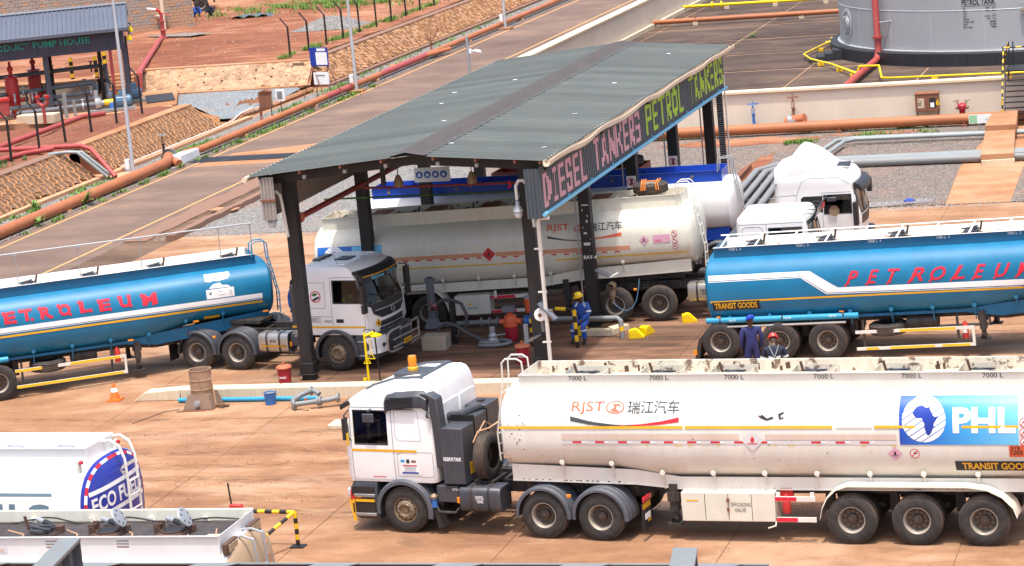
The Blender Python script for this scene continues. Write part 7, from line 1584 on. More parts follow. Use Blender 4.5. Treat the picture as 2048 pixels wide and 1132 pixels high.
mb('pipe_grey').tube([(-.2, .1, .42), (.8, .1, .46), (3.1, .1, .50), (5.3, -.2, .52)], .075, 10).b('manifold_pipe', la)
for x in (1.25, 1.5, 1.75, 2.05, 2.75): mb('pipe_grey').lathe([(.14, -.02), (.14, .02), (.07, .021)], (x, .1, .48), 'x', 12).b('flange', la)
mb('black_steel').box(.52, .66, -.62, -.48, 0, 1.25).b('hose_post', la, sm=0)
mb('hose').tube([(.12, -.55, 1.18), (.3, -.6, 1.32), (.62, -.6, 1.33), (.9, -.6, 1.2), (1.02, -.6, .9), (1.02, -.6, .6), (.9, -.6, .35), (.65, -.6, .22)], .05, 10).b('hose', la)
mb('hose').tube([(.18, -.95, .35), (.3, -.95, .6), (.5, -.95, .72), (.8, -.95, .62), (1.1, -.95, .40), (1.5, -1.0, .22), (1.9, -1.05, .16), (2.0, -1.05, .16)], .05, 10).b('hose', la)
for p in ((0.02, -.55, 1.15), (.12, -.95, .28)):
    mb('galvanised').tube([(p[0] + .02, p[1], p[2]), (p[0] + .14, p[1], p[2] + .06)], .05, 8).b('coupling', la); c = mb('red_paint')
    for a in (.6, 2.2, 3.8, 5.4): c.bar(p, (p[0] + .16 * math.cos(a), p[1] - .04, p[2] + .14 * math.sin(a)), .05, .03)
    c.b('coupling_handle', la, sm=0); mb('black_steel').lathe([(.07, 0), (.07, .12), (0, .13)], (p[0] - .02, p[1], p[2] - .14), 'z', 10).b('end_cap', la)
tag(mb('concrete').box(-24.75, -24.0, 71.4, 71.95, 0, .44).b('concrete_block', bevel=.025), 'square chipped concrete block under the grey hoses', 'block')
pb = thing('air_eliminator', 'upright orange and red filter with a grey box on top', 'filter', (-22.3, 72.5, 0))
mb('red_bucket').lathe([(0, .0), (.17, .01), (.2, .06), (.2, .42), (.16, .44)], n=20).b('lower_bowl', pb); mb('valve_orange').lathe([(.22, .44), (.22, .5), (.2, .52), (.2, .66), (.17, .76), (.08, .8), (.08, .86), (0, .87)], n=20).tube([(-.32, 0, .58), (.32, 0, .58)], .09, 12).b('filter_body', pb); mb('pipe_slate').box(-.19, .15, -.14, .14, .88, 1.04).b('register_box', pb, bevel=.01)
ob = thing('strainer', 'small orange bottle shaped strainer above the blue valve', 'strainer', (-21.85, 73.0, .72)); mb('valve_orange').lathe([(0, 0), (.1, .01), (.12, .05), (.13, .42), (.10, .46), (0, .48)], n=16).b('body', ob); mb('galvanised').lathe([(.14, .44), (.14, .48), (.04, .54), (0, .55)], n=14).b('cap', ob)
bvz = thing('ball_valve', 'bright blue valve in the grey loading pipe behind the meter', 'valve', (-21.75, 72.75, .3)); mb('bright_blue').lathe([(.17, -.16), (.17, -.11), (.11, -.1), (.13, 0), (.11, .1), (.17, .11), (.17, .16)], (0, 0, .22), 'x', 16).b('body', bvz); mb('bright_blue').tube([(0, 0, .3), (.0, 0, .5), (.35, 0, .55)], .02, 6).b('lever', bvz)
hc = thing('hose_coil', 'coiled grey hose with an upright coupling lying on the bay floor', 'hose', (-22.65, 71.9, 0)); pts = []
for i in range(30): a = -2.6 + i * .27; rr = .52 - .004 * i; pts.append((rr * math.cos(a), rr * .55 * math.sin(a), .06 + .0035 * i))
mb('pipe_grey').tube(pts, .052, 10).b('hose_loop', hc); mb('galvanised').lathe([(.15, 0), (.16, .12), (.12, .2), (.13, .26), (.08, .34), (.09, .42), (.09, .52), (0, .53)], (-.05, 0, .05), 'z', 16).b('coupling', hc); mb('galvanised').bar((-.05, -.02, .3), (.35, -.06, .36), .04, .03).b('lever', hc, sm=0)
def striped(name, lab, x, y, h, arm=None, grp=None, n=6, r=.055):
    t = thing(name, lab, 'guard post', (x, y, 0), 0, grp); k = h / n
    mb('black_steel').tube([(0, 0, 0), (0, 0, h)], r, 10).b('post', t)
    for i in range(1, n, 2): mb('yellow_paint').tube([(0, 0, i * k), (0, 0, (i + 1) * k)], r + .003, 12, False).b('yellow_band', t)
    if arm:
        mb('black_steel').tube([(0, 0, h), arm], r * .95, 10).b('rail', t)
        A, B = Vector((0, 0, h)), Vector(arm)
        for a, b in ((.25, .6),): mb('yellow_paint').tube([A + (B - A) * a, A + (B - A) * b], r * .95 + .003, 12, False).b('yellow_band', t)
    return t
striped('guard_post', 'black and yellow guard post left of the right front column', -21.45, 71.75, .82, grp='black and yellow guards'); striped('guard_post', 'black and yellow guard post with a rail before the seated worker', -20.02, 71.35, 1.12, (-1.0, .35, 1.12), 'black and yellow guards')
mtz = thing('flow_meter', 'round white faced meter with a tilted grey hood at the right front column', 'meter', (-19.99, 67.86, 1.76)); mb('letter_white').lathe([(0, -.10), (.16, -.10), (.18, -.06), (.18, .02), (0, .02)], (0, 0, 0), 'y', 24).b('dial', mtz); mb('rusty_brown').lathe([(0, -.108), (.05, -.108), (.06, -.1)], (0, 0, 0), 'y', 14).b('dial_centre', mtz); mb('hub_bronze').lathe([(.15, .02), (.15, .2), (.0, .22)], (0.05, .05, 0), 'y', 14).box(-.05, .3, -.05, .2, -.15, .1).b('register', mtz)
mb('pipe_slate').bar((.0, -.08, .34), (.45, -.12, -.12), .28, .05, up=(.5, 0, .6)).b('hood', mtz, sm=0); mb('pipe_grey').tube([(0, .05, -.1), (0, .1, -.5)], .05, 8).b('stand_pipe', mtz)
brk = mb('pipe_slate').box(-20.58, -20.46, 68.05, 68.12, .9, 1.45).prism([(-20.58, .9), (-20.1, 1.12), (-20.1, 1.18), (-20.58, .97)], 68.03, 68.1).b('shelf_bracket', sh_, sm=0, loc=(-OX, -OY, 0))
m2 = thing('flow_meter', 'brass coloured meter with white sign plate on the BAY-4 column', 'meter', (-19.45, 73.6, 1.2)); mb('hub_bronze').lathe([(.1, -.14), (.13, -.1), (.13, .12), (.08, .15)], (0, 0, .1), 'y', 16).lathe([(.1, 0), (.1, .16), (.06, .2)], (0.02, 0, -.18), 'z', 12).lathe([(.05, 0), (.05, .3)], (0.02, 0, -.42), 'z', 10).b('meter_body', m2); mb('pipe_slate').bar((-.42, -.05, .62), (.0, -.05, .42), .3, .03).b('hood', m2, sm=0); mb('letter_white').bar((.02, -.06, .40), (.22, -.06, .50), .3, .02).b('sign_plate', m2, sm=0); mb('pump_blue').tube([(.0, 0, -.35), (.12, -.1, -.46), (.3, -.22, -.55), (.5, -.3, -.58), (.66, -.27, -.5), (.77, -.18, -.3), (.83, -.1, 0), (.86, 0, .3)], .012, 5).b('cable', m2)
dp_ = pipe('drain_pipe', 'pipe_grey', [(-20.9, 72.6, .60), (-19.9, 72.55, .58), (-19.05, 72.45, .60), (-18.95, 72.4, .52), (-18.91, 72.35, 0)], .07, 'grey pipe bending down to the ground right of the seated worker', 'pipe', 12)
mb('yellow_paint').tube([(-18.935, 72.38, .36), (-18.93, 72.37, .22)], .074, 12, False).b('yellow_band', dp_)
tag(mb('kerb_cream').box(-20.1, -19.3, 72.75, 73.15, 0, .16).prism([(-19.3, 72.75), (-18.95, 73.4), (-19.2, 73.55), (-19.55, 73.15)], 0, .2, plane='xy').b('footing', bevel=.02), 'pale concrete footing round the base of the BAY-4 column', 'footing')
def chock(x, y, rz, lab, s=1.):
    t = thing('wheel_chock', lab, 'wheel chock', (x, y, 0), rz, 'yellow wheel chocks'); mb('yellow_plastic').prism([(-.22, 0), (.22, 0), (.22, .05), (.02, .26), (-.06, .28), (-.22, .24)], -.13, .13).b('wedge', t, bevel=.012); m = mb('yellow_paint')
    for i in range(5): m.box(-.19 + i * .08, -.15 + i * .08, -.134, -.13, .03, .2 - i * .028)
    m.b('tread_ribs', t, sm=0); return t
chock(-18.5, 72.4, R(8), 'front one of two yellow wheel chocks right of the drain pipe'); chock(-18.3, 72.85, R(70), 'rear one of two yellow wheel chocks right of the drain pipe'); chock(-17.35, 74.3, R(15), 'yellow wheel chock behind the drive wheel of the cream tanker'); chock(-20.35, 73.0, R(190), 'yellow wheel chock behind the seated worker')
# ================================================================ things lying in front of the kerb
pipe('plastic_pipe', 'cyan_pipe', [(-30.1, 65.85, .07), (-25.9, 65.75, .07)], .065, 'long pale blue plastic pipe lying along the kerb')
br = thing('steel_drum', 'rusty open steel drum on a square base with pipe stub and wooden pole', 'drum', (-29.15, 65.35, 0))
mb('stone_pale').lathe([(.30, .30), (.31, .52), (.325, .53), (.31, .54), (.31, .78), (.325, .79), (.31, .80), (.31, 1.06), (.325, 1.07), (.295, 1.07), (.29, .4), (0, .38)], n=30).b('drum', br)
mb('rust_grey').loft([[(x, y, z) for x, y in ((-a, -a), (a, -a), (a, a), (-a, a))] for a, z in ((.42, 0), (.42, .04), (.31, .40))]).b('base', br, sm=0); mb('rusty_brown').box(-.45, .45, -.45, .45, 0, .02).b('base_plate', br, sm=0)
mb('galvanised').lathe([(0, -.14), (.045, -.14), (.045, -.1), (.09, -.1), (.09, -.05), (.05, -.05), (.05, 0.1)], (.02, -.42, .2), 'y', 14).b('pipe_stub', br); mb('rope_tan').tube([(.42, -.1, 0.02), (.28, .05, 1.0)], .02, 6).b('wooden_pole', br)
tag(mb('stone_grey').box(-28.6, -28.45, 65.1, 65.2, 0.0, .12).box(-28.75, -28.35, 65.2, 65.3, .02, .08).b('bracket_scrap', bevel=.01), 'small dark metal bracket lying right of the steel drum', 'scrap')
pipe('steel_rod', 'rusty_brown', [(-29.7, 64.75, .02), (-28.9, 64.85, .02)], .02, 'thin rusty rod on the ground before the steel drum', 'rod', 6)
pipe('wire', 'chassis', [(-30.5, 63.6, .01), (-30.3, 64.2, .01), (-30.1, 64.8, .01), (-29.9, 64.95, .01), (-29.7, 65.0, .02)], .01, 'thin wire curling on the ground left of the drum', 'wire', 5)
bk = thing('paint_bucket', 'small blue paint bucket on the ground before the kerb', 'bucket', (-27.2, 65.45, 0)); mb('bright_blue').lathe([(0, .01), (.145, .01), (.165, .33), (.17, .34), (.16, .34), (.14, .05)], n=22).b('bucket_body', bk); mb('pipe_grey').lathe([(.158, .31), (0, .312)], n=20).b('contents', bk)
spo = thing('pipe_assembly', 'flanged grey pipe assembly lying on the ground in front of the kerb', 'pipe assembly', (-25.9, 64.95, .0), R(6))
sm_ = mb('pipe_grey'); sm_.tube([(-.35, -.2, .16), (.05, -.12, .18), (.55, .0, .2), (.85, .12, .22)], .07, 12); sm_.tube([(-.35, -.2, .16), (-.45, .1, .2), (-.30, .35, .28), (-.05, .45, .36), (.1, .38, .38), (.25, .3, .30)], .07, 12); sm_.b('pipe_run', spo)
for p, ax in (((-.33, -.2, .16), 'x'), ((.30, -.06, .19), 'x'), ((.36, -.05, .19), 'x'), ((.82, .1, .22), 'x'), ((.0, .43, .37), 'x')): mb('pipe_grey').lathe([(.0, -.025), (.13, -.025), (.13, .025), (.0, .025)], p, ax, 16).b('flange', spo)
mb('lid_orange').box(-.05, .0, -.16, -.08, .22, .32).b('orange_tag', spo, sm=0); mb('rope_tan').tube([(-.1, -.3, .02), (.05, -.34, .04), (.1, -.25, .02), (-.02, -.28, .03)], .02, 5).b('rope', spo)
cn = thing('traffic_cone', 'small orange traffic cone with white band beside the left blue tanker', 'cone', (-32.25, 66.3, 0)); mb('cone_orange').box(-.19, .19, -.19, .19, 0, .04).lathe([(.15, .04), (.045, .48), (.0, .485)], n=20).b('cone', cn); mb('letter_white').lathe([(.103, .25), (.072, .37)], n=20).b('white_band', cn)
bt = thing('block_base', 'small cream concrete block by the far mirror of the near white cab', 'block', (-24.1, 62.9, 0)); mb('kerb_cream').box(-.4, .3, -.3, .3, 0, .12).b('block', bt, bevel=.02)
bg = thing('barrier', 'black and yellow tubular barrier with a diagonal brace, lower left', 'barrier', (-21.5, 52.4, 0))
def band_tube(root, A, B, r, n, first='yellow_paint'):
    A, B = Vector(A), Vector(B)
    for i in range(n): mb('yellow_paint' if (i % 2 == 0) == (first == 'yellow_paint') else 'black_steel').tube([A + (B - A) * i / n, A + (B - A) * (i + 1) / n], r, 10).b('painted_band', root)
band_tube(bg, (0, 0, .05), (0, 0, .80), .045, 6, 'b'); band_tube(bg, (0, 0, .80), (-2.0, .2, .80), .045, 11); band_tube(bg, (-.05, -.0, .78), (-.8, -1.7, .2), .042, 9); mb('black_steel').box(-.16, .16, -.13, .13, 0.0, .03).b('foot_plate', bg, sm=0)
hr = thing('red_hoop', 'red painted pipe hoop with a thin black rod behind the cream tanker rim', 'hoop', (-22.7, 52.0, -.55)); mb('red_paint').tube([(-.17, 0, .5), (-.17, 0, 1.52), (-.12, 0, 1.62), (.12, 0, 1.62), (.17, 0, 1.52), (.17, 0, .5)], .05, 12).b('hoop', hr); mb('black_steel').tube([(-.1, 0, 1.55), (-.14, 0, 2.15)], .02, 6).b('rod', hr)
# ================================================================ people
def skin_body(name, pts, edges, rad, mat, parent, root=0, sub=1):
    me = bpy.data.meshes.new(name); me.from_pydata(pts, edges, []); me.materials.append(MATS[mat]); o = bpy.data.objects.new(name, me); COL.objects.link(o); o.parent = parent
    s = o.modifiers.new('skin', 'SKIN'); s.use_smooth_shade = True; s.branch_smoothing = .5
    for i, v in enumerate(me.skin_vertices[0].data): r_ = rad[i]; v.radius = r_ if isinstance(r_, tuple) else (r_, r_); v.use_root = (i == root)
    b = o.modifiers.new('smooth', 'SUBSURF'); b.levels = sub; b.render_levels = sub + 1
    return o
def person(name, label, loc, rz, J, cloth, helmet, bands=(), shoes='boot', extra=None, group=None):
    """J: joint positions; the body and the coverall follow the same joints"""
    t = thing('person', label, 'person', loc, rz, group); g = lambda k: Vector(J[k])
    pel, ch, nk, hd = g('pelvis'), g('chest'), g('neck'), g('head'); P = [pel, (pel + ch) / 2, ch, nk, hd]; E_ = [(0, 1), (1, 2), (2, 3), (3, 4)]; Rb = [.13, .12, .13, .05, .085]
    def limb(att, names, rr, L=P, EE=E_, RR=Rb):
        prev = att
        for n_, r_ in zip(names, rr): L.append(g(n_)); EE.append((prev, len(L) - 1)); RR.append(r_); prev = len(L) - 1
        return prev
    for s in 'lr':
        limb(2, ['sh' + s, 'el' + s, 'wr' + s, 'ha' + s], [.055, .042, .03, .032])
        limb(0, ['hi' + s, 'kn' + s, 'an' + s, 'to' + s], [.09, .06, .045, .035])
    body = skin_body('body', P, E_, Rb, 'skin', t)
    # coverall: same joints without head and hands, wider
    P2 = [pel, (pel + ch) / 2, ch, (ch + nk) / 2 + (nk - ch) * .3]; E2 = [(0, 1), (1, 2), (2, 3)]; R2 = [(.175, .15), (.165, .135), (.20, .14), (.09, .08)]
    for s in 'lr':
        limb(2, ['sh' + s, 'el' + s, 'wr' + s], [.078, .065, .052], P2, E2, R2); limb(0, ['hi' + s, 'kn' + s, 'an' + s], [.115, .085, .075], P2, E2, R2)
    skin_body('coverall', P2, E2, R2, cloth, t, sub=1)
    up = (hd - nk).normalized(); f = g('face').normalized() if 'face' in J else Vector((0, -1, 0))
    # face
    r_ = up.cross(f).normalized(); c = hd + up * .03
    fc = MB().use('skin'); fc.lathe([(0, -.13), (.05, -.125), (.082, -.07), (.09, 0), (.088, .05), (.05, .1), (0, .11)], n=16)
    for s in (-1, 1): fc.lathe([(0, -.02), (.014, -.015), (.014, .02), (0, .025)], (.09 * s, 0, -.01), 'z', 6)
    fc.add([(-.012, -.088, -.03), (.012, -.088, -.03), (0, -.112, -.035), (0, -.09, .015)], [(0, 1, 2), (0, 2, 3), (1, 3, 2)])
    fc.use('letter_white')
    for s in (-1, 1): fc.lathe([(0, -.004), (.012, 0), (0, .001)], (.032 * s, -.083, .012), 'y', 8)
    fc.use('hair').lathe([(0, .12), (.055, .105), (.092, .05), (.094, .01)], n=16)
    fc.use('boot').box(-.022, .022, -.088, -.083, -.062, -.054)
    m3 = Matrix((r_, -f, up)).transposed()
    for i, v in enumerate(fc.v): fc.v[i] = tuple(c + m3 @ Vector(v))
    fc.b('head', t)
    if helmet:
        hm = MB().use(helmet); hm.lathe([(.115, .03), (.12, .06), (.112, .11), (.08, .155), (.04, .172), (0, .175)], n=20); hm.lathe([(.115, .03), (.145, .035), (.145, .042), (.115, .045)], n=20); hm.loft([[(x, y, .036 + h) for x, y in ((-.09, -.10), (-.06, -.155), (0, -.175), (.06, -.155), (.09, -.10))] for h in (0, .01)])
        hm.bar((0, -.1, .12), (0, .1, .13), .03, .06)
        for i, v in enumerate(hm.v): hm.v[i] = tuple(c + m3 @ Vector(v))
        hm.b('helmet', t)
    for s in 'lr':
        a, b = g('an' + s), g('to' + s); mb(shoes).loft([[(p.x + dx, p.y + dy, p.z + dz) for dx, dy, dz in ((-.045, 0, -.03), (.045, 0, -.03), (.04, 0, .05), (-.04, 0, .05))] for p in (a + (a - b) * .2, (a + b) / 2, b)]).b('boot', t, ang=60)
        # hands: palm, four fingers, thumb
        w_, h_ = g('wr' + s), g('ha' + s); d = (h_ - w_).normalized(); sd = d.cross(Vector((0, 1, .2))).normalized(); hm = mb('skin').bar(w_, w_ + d * .09, .075, .03, up=sd)
        for k in range(4): o_ = w_ + d * .08 + d.cross(sd) * (k - 1.5) * .019; hm.tube([o_, o_ + d * (.04 + .006 * (k in (1, 2))), o_ + d * .062 - sd * .028], .0085, 6)
        hm.tube([w_ + d * .02 + d.cross(sd) * -.035, w_ + d * .06 + d.cross(sd) * -.055], .011, 6); hm.b('hand', t)
    for (a, b, k, r_) in bands:
        A, B = g(a), g(b); c_ = A + (B - A) * k; d = (B - A).normalized(); mb('reflective').tube([c_ - d * .028, c_ + d * .028], r_, 14, False).b('reflective_band', t)
    return t
# seated worker
J = dict(pelvis=(0, .05, .60), chest=(.0, -.02, .98), neck=(-.01, -.05, 1.16), head=(-.03, -.08, 1.27), face=(-.75, -.6, -.25),
         shl=(.19, -.03, 1.10), ell=(.24, -.10, .82), wrl=(.10, -.32, .68), hal=(.03, -.38, .63), shr=(-.19, -.03, 1.10), elr=(-.23, -.12, .82), wrr=(-.10, -.33, .68), har=(-.04, -.39, .63),
         hil=(.10, .0, .56), knl=(.16, -.42, .54), anl=(.17, -.38, .12), tol=(.19, -.52, .05), hir=(-.10, .0, .56), knr=(-.15, -.42, .54), anr=(-.15, -.40, .12), tor=(-.17, -.54, .05))
B4 = (('shl', 'ell', .75, .082), ('shr', 'elr', .75, .082), ('knl', 'anl', .3, .096), ('knr', 'anr', .3, .096), ('chest', 'shl', .75, .09), ('chest', 'shr', .75, .09))
person('person', 'seated worker in bright blue coveralls and yellow helmet by the loading pipes', (-20.0, 72.15, .02), R(-8), J, 'coverall_blue', 'helmet_yellow', B4)
JS = dict(pelvis=(0, 0, .95), chest=(0, .02, 1.32), neck=(0, .03, 1.50), head=(0, .0, 1.60), face=(-.3, 1, -.35), shl=(-.21, .0, 1.42), ell=(-.27, -.03, 1.14), wrl=(-.27, .04, .88), hal=(-.27, .06, .80), shr=(.21, .0, 1.42), elr=(.28, -.02, 1.14), wrr=(.26, .06, .88), har=(.25, .08, .80),
          hil=(-.10, 0, .9), knl=(-.12, .02, .5), anl=(-.12, 0, .09), tol=(-.13, .13, .05), hir=(.10, 0, .9), knr=(.12, .02, .5), anr=(.12, 0, .09), tor=(.13, .13, .05))
person('person', 'standing worker in navy coveralls and blue helmet, seen from behind', (-14.0, 66.9, .0), R(20), JS, 'coverall_navy', 'helmet_blue')
JB = dict(JS); JB.update(chest=(0, .10, 1.30), neck=(0, .20, 1.44), head=(0, .26, 1.53), face=(.1, .9, -.75), shl=(-.23, .1, 1.38), ell=(-.29, .12, 1.10), wrl=(-.24, .3, .9), hal=(-.2, .36, .86), shr=(.23, .1, 1.38), elr=(.29, .12, 1.10), wrr=(.24, .3, .9), har=(.2, .36, .86))
pr = person('person', 'worker in dark coveralls with harness straps and a red helmet, seen from behind', (-12.95, 64.6, .0), R(12), JB, 'coverall_dark', 'helmet_red', (('shl', 'ell', .8, .083), ('shr', 'elr', .8, .083)))
hs = mb('pipe_grey')
for s in (-1, 1): hs.tube([(s * .13, .03, 1.47), (s * .05, -.065, 1.28), (0, -.09, 1.18)], .017, 6).tube([(0, -.09, 1.18), (s * .1, -.09, 1.05), (s * .16, -.06, .92)], .017, 6)
hs.b('harness', pr); mb('rope_tan').box(-.03, .03, -.14, -.10, .85, 1.06).b('lanyard', pr, sm=0)
for s in (-1, 1): mb('reflective').bar((s * .04, -.13, 1.17), (s * .15, -.09, 1.19), .012, .05).b('reflective_band', pr, sm=0)
# driver in the cab and man behind the blue tank
JD = dict(J); JD.update(shr=(-.19, -.03, 1.10), elr=(-.2, -.25, .9), wrr=(-.12, -.48, .95), har=(-.08, -.54, .98), ell=(.2, -.25, .9), wrl=(.14, -.48, .95), hal=(.1, -.54, .98), face=(0, -1, -.1))
bpy.context.view_layer.update()
q = C2.matrix_basis @ Vector((-.08, -.55, 1.02)); person('person', 'driver in navy with lime green sleeve band inside the bull bar cab', tuple(q), R(-7.79 + 90), JD, 'coverall_navy', None, ())
ob_ = [o for o in bpy.data.objects if o.get('label', '').startswith('driver')][0]
for s, e in (('ell', 'shl'), ('elr', 'shr')): A, B = Vector(JD[e]), Vector(JD[s]); c_ = A + (B - A) * .7; d = (B - A).normalized(); mb('hi_vis').tube([c_ - d * .05, c_ + d * .05], .088, 12, False).b('green_band', ob_)
person('person', 'worker in bright blue half hidden behind the left front column', (-28.2, 70.3, 1.1), R(100), J, 'coverall_blue', None, (('shl', 'ell', .8, .083), ('knl', 'anl', .3, .09)))
# ================================================================ bund with storage tank
bf = mb('joint_pale').box(-37.9, 20, 112.3, 215, -.06, .0).b('bund_floor', kind='structure', sm=0)
random.seed(9)
slab_set(bf, 'bund_slab_mat', [-37.8, -37.0, -30.5, -24.0, -17.5, -11.0, -4.5, 2], [112.4, 119.2, 126.6, 134.1, 141.6, 149.1, 156.6, 164.1, 171.6, 179.1, 186.6], .03, gap=.13, th=.06, gy=.42)
bw = thing('bund_wall', 'long cream rendered wall with a wide coping in front of the storage tank', 'wall', (-38, 112, 0))
mb('cream_wall').box(0, 26.4, 0, .3, -.05, 1.74).b('wall', bw, sm=0); mb('cream_cap').box(-.1, 26.4, -.12, .42, 1.742, 1.87).b('coping', bw, bevel=.02)
mb('cream_wall').box(27.6, 42, 0, .3, -.05, 1.74).b('wall', bw, sm=0); mb('cream_cap').box(27.6, 42, -.12, .42, 1.742, 1.87).b('coping', bw, bevel=.02); mb('cream_wall').box(26.4, 27.6, .0, .3, -.05, 1.6).b('wall', bw, sm=0)
bw2 = thing('bund_wall', 'cream wall running up beside the road behind the shelter roof', 'wall', (-38.2, 112.5, 0))
mb('cream_wall').box(-.15, .15, 0, 110, -.05, 1.74).b('wall', bw2, sm=0); mb('cream_cap').box(-.3, .3, 0, 110, 1.742, 1.87).b('coping', bw2, bevel=.02); mb('kerb_cream').box(.16, .42, 0, 110, 0, .28).b('wall_foot', bw2, bevel=.02)
tk = thing('storage_tank', 'huge silver grey storage tank lettered PETROL TANK on a black base ring', 'storage tank', (-12.3, 142, 0))
mb('tank_base').lathe([(11.65, 0), (11.65, .66), (11.1, .72)], n=160).b('base_ring', tk, ang=40)
for i in range(26):
    a = 3.0 + i * .13; mb('chassis').box(-.008, .008, -.01, .004, .02, .65).b('base_joint', tk, sm=0, loc=(11.655 * math.cos(a), 11.655 * math.sin(a), 0)).rotation_euler = (0, 0, a + math.pi / 2)
mb('tank_silver').lathe([(11.1, .70), (11.1, 2.74), (11.1, 4.9), (11.1, 12)], n=160).use('tank_silver').lathe([(11.25, .70), (11.25, .74), (11.1, .76)], n=160).b('shell', tk, ang=30)
for z in (2.74, 5.0): mb('pole_grey').lathe([(11.1, z - .02), (11.115, z), (11.1, z + .02)], n=160).b('weld_seam', tk)
for k, a in enumerate((200, 214, 229, 243, 258, 272)): mb('pole_grey').box(-.012, .012, -.012, .002, .75, 2.72).b('weld_seam', tk, sm=0, loc=(11.1 * math.cos(R(a)), 11.1 * math.sin(R(a)), 0)).rotation_euler = (0, 0, R(a + 90))
def tkf(off=.012):
    return lambda a, z: ((11.1 + off) * math.cos(a / 11.1 + R(-107.7)), (11.1 + off) * math.sin(a / 11.1 + R(-107.7)), z)
tx = []
def tt(s_, x, z, h, w_=None, right=False):
    sh = text2(s_, h, .02); k = (w_ / width2(sh)) if w_ else 1; sh = ([(a * k, b) for a, b in sh[0]], sh[1]); x_ = x - width2(sh) if right else x
    decal('lettering', [(at2(sh, x_, z), 'letter_black')], tkf(), tk)
tt('PETROL TANK', 0, 3.0, .30, 1.75); decal('lettering', [(rect2(0, 2.94, 1.75, 2.96), 'letter_black')], tkf(), tk, cu=arange(0, 1.7, .3))
for i, (a, b) in enumerate((('TE', 'MAR _ 2014'), ('TLP', 'MAY _ 2019'), ('TILC', '____'), ('TLC', '26.FEB _ 2015'), ('TRELP', 'APR _ 2015'), ('TANK CAP', '9046M³'), ('SWC', '7623M³'), ('BOT CAP', '190M³'))):
    z = 2.80 - i * .134
    if a: tt(a, .03, z, .085)
    if b: tt(b, 1.74, z, .085 if b != '____' else .01, None, True)
mz = mb('galvanised').lathe([(0, 0), (.52, 0), (.52, .06), (.42, .07), (.42, .12), (0, .13)], (0, 0, 0), 'x', 28)
for i in range(18): a = i * .349; mz.lathe([(.025, .06), (.025, .1), (0, .1)], (0, .47 * math.cos(a), .47 * math.sin(a)), 'x', 6)
mz = mz.b('manway', tk, loc=(11.12 * math.cos(R(205)), 11.12 * math.sin(R(205)), 1.75)); mz.rotation_euler = (0, 0, R(205)); mb('pole_grey').lathe([(.8, 0), (.8, .02), (.6, .03)], (-.02, 0, .1), 'x', 30).b('reinforcing_plate', mz)
rp_ = thing('tank_pipe', 'dark red pipe rising up the silver tank from the slab floor', 'pipe', (-20.3, 133.8, 0))
mb('pipe_red').tube([(0, 0, 13), (0, 0, .75), (-.02, -.12, .45), (-.05, -.5, .32), (-.1, -6.5, .32), (-.1, -21.2, .32)], .17, 14).b('pipe_run', rp_); mb('pipe_red').lathe([(.26, 0), (.26, .05), (.17, .051)], (0, 0, 1.35), 'z', 16).lathe([(.26, .07), (.26, .12), (.17, .121)], (0, 0, 1.35), 'z', 16).b('flange', rp_)
mb('galvanised').tube([(0, 0, 2.15), (1.1, -.3, 2.25)], .04, 6).b('pipe_bracket', rp_)
s6 = thing('tank_light', 'old lamp on the silver tank right of the lettering', 'lamp', (-12.6, 130.75, 2.6)); mb('lamp_clear').lathe([(0, -.15), (.1, -.1), (.13, 0), (.06, .1)], n=12).use('hub_bronze').lathe([(.14, 0), (.16, .06), (.08, .1)], n=12).b('lamp_housing', s6); mb('galvanised').tube([(.18 * math.cos(a), 0, .3 + .14 * math.sin(a)) for a in arange(0, 6.3, .6)], .02, 5).b('wheel', s6)
sp_ = thing('tank_steps', 'black concrete steps up to the tank base', 'steps', (-24.3, 136.2, 0), R(12))
for i in range(5): mb('tank_base').box(i * .42, i * .42 + .42 if i < 4 else 4.0, .35 * 0, 1.35, 0, .14 * (i + 1)).b('step', sp_, bevel=.008)
# yellow and orange lines on the slab floor
def supports(root, pts, mat='kerb_cream'):
    for p in pts: mb(mat).box(p[0] - .16, p[0] + .16, p[1] - .12, p[1] + .12, .03, p[2]).b('pipe_support', root, bevel=.01)
yl = thing('yellow_pipe', 'yellow pipe running right past the cream wall at the head of the slab floor', 'pipe', (0, 0, 0))
mb('yellow_plastic').tube([(-37.9, 167.7, .35), (-26.4, 167.2, .35), (-24.6, 166.8, .38)], .10, 10).tube([(-24.6, 166.8, .38), (-24.5, 165.5, .38), (-23.8, 142.0, .35), (-24.5, 143.0, .3)], .055, 10).b('pipe_run', yl)
mb('yellow_plastic').lathe([(.24, 0), (.24, .08), (.1, .09)], (-36, 167.6, .35), 'x', 14).lathe([(.24, .1), (.24, .18), (.1, .19)], (-35.5, 167.6, .35), 'x', 14).b('flange', yl); supports(yl, [(-35, 167.6, .25), (-31.8, 167.4, .25), (-28.5, 167.3, .25)])
yl2 = thing('yellow_pipe', 'thin yellow pipe looping in front of the black steps and along the wall', 'pipe', (0, 0, 0))
mb('yellow_plastic').tube([(-22.9, 158, .28), (-24.9, 138.0, .28), (-24.1, 135.6, .28), (-22.7, 133.2, .28), (-20.6, 128.5, .28), (-20.5, 128.6, .62), (-19.5, 128.4, .62), (-19.1, 126.4, .28), (-18.6, 126.1, .28), (-12, 125.5, .28), (-4, 125.2, .28)], .048, 10).tube([(-22.3, 158, .28), (-24.4, 142.5, .28)], .048, 10).b('pipe_run', yl2)
supports(yl2, [(-24.5, 141, .2), (-24.6, 146, .2), (-24, 150, .2), (-23.4, 134.5, .2), (-22, 131.8, .2), (-20.9, 129.2, .2), (-16.5, 125.9, .2), (-13, 125.6, .2)], 'yellow_paint')
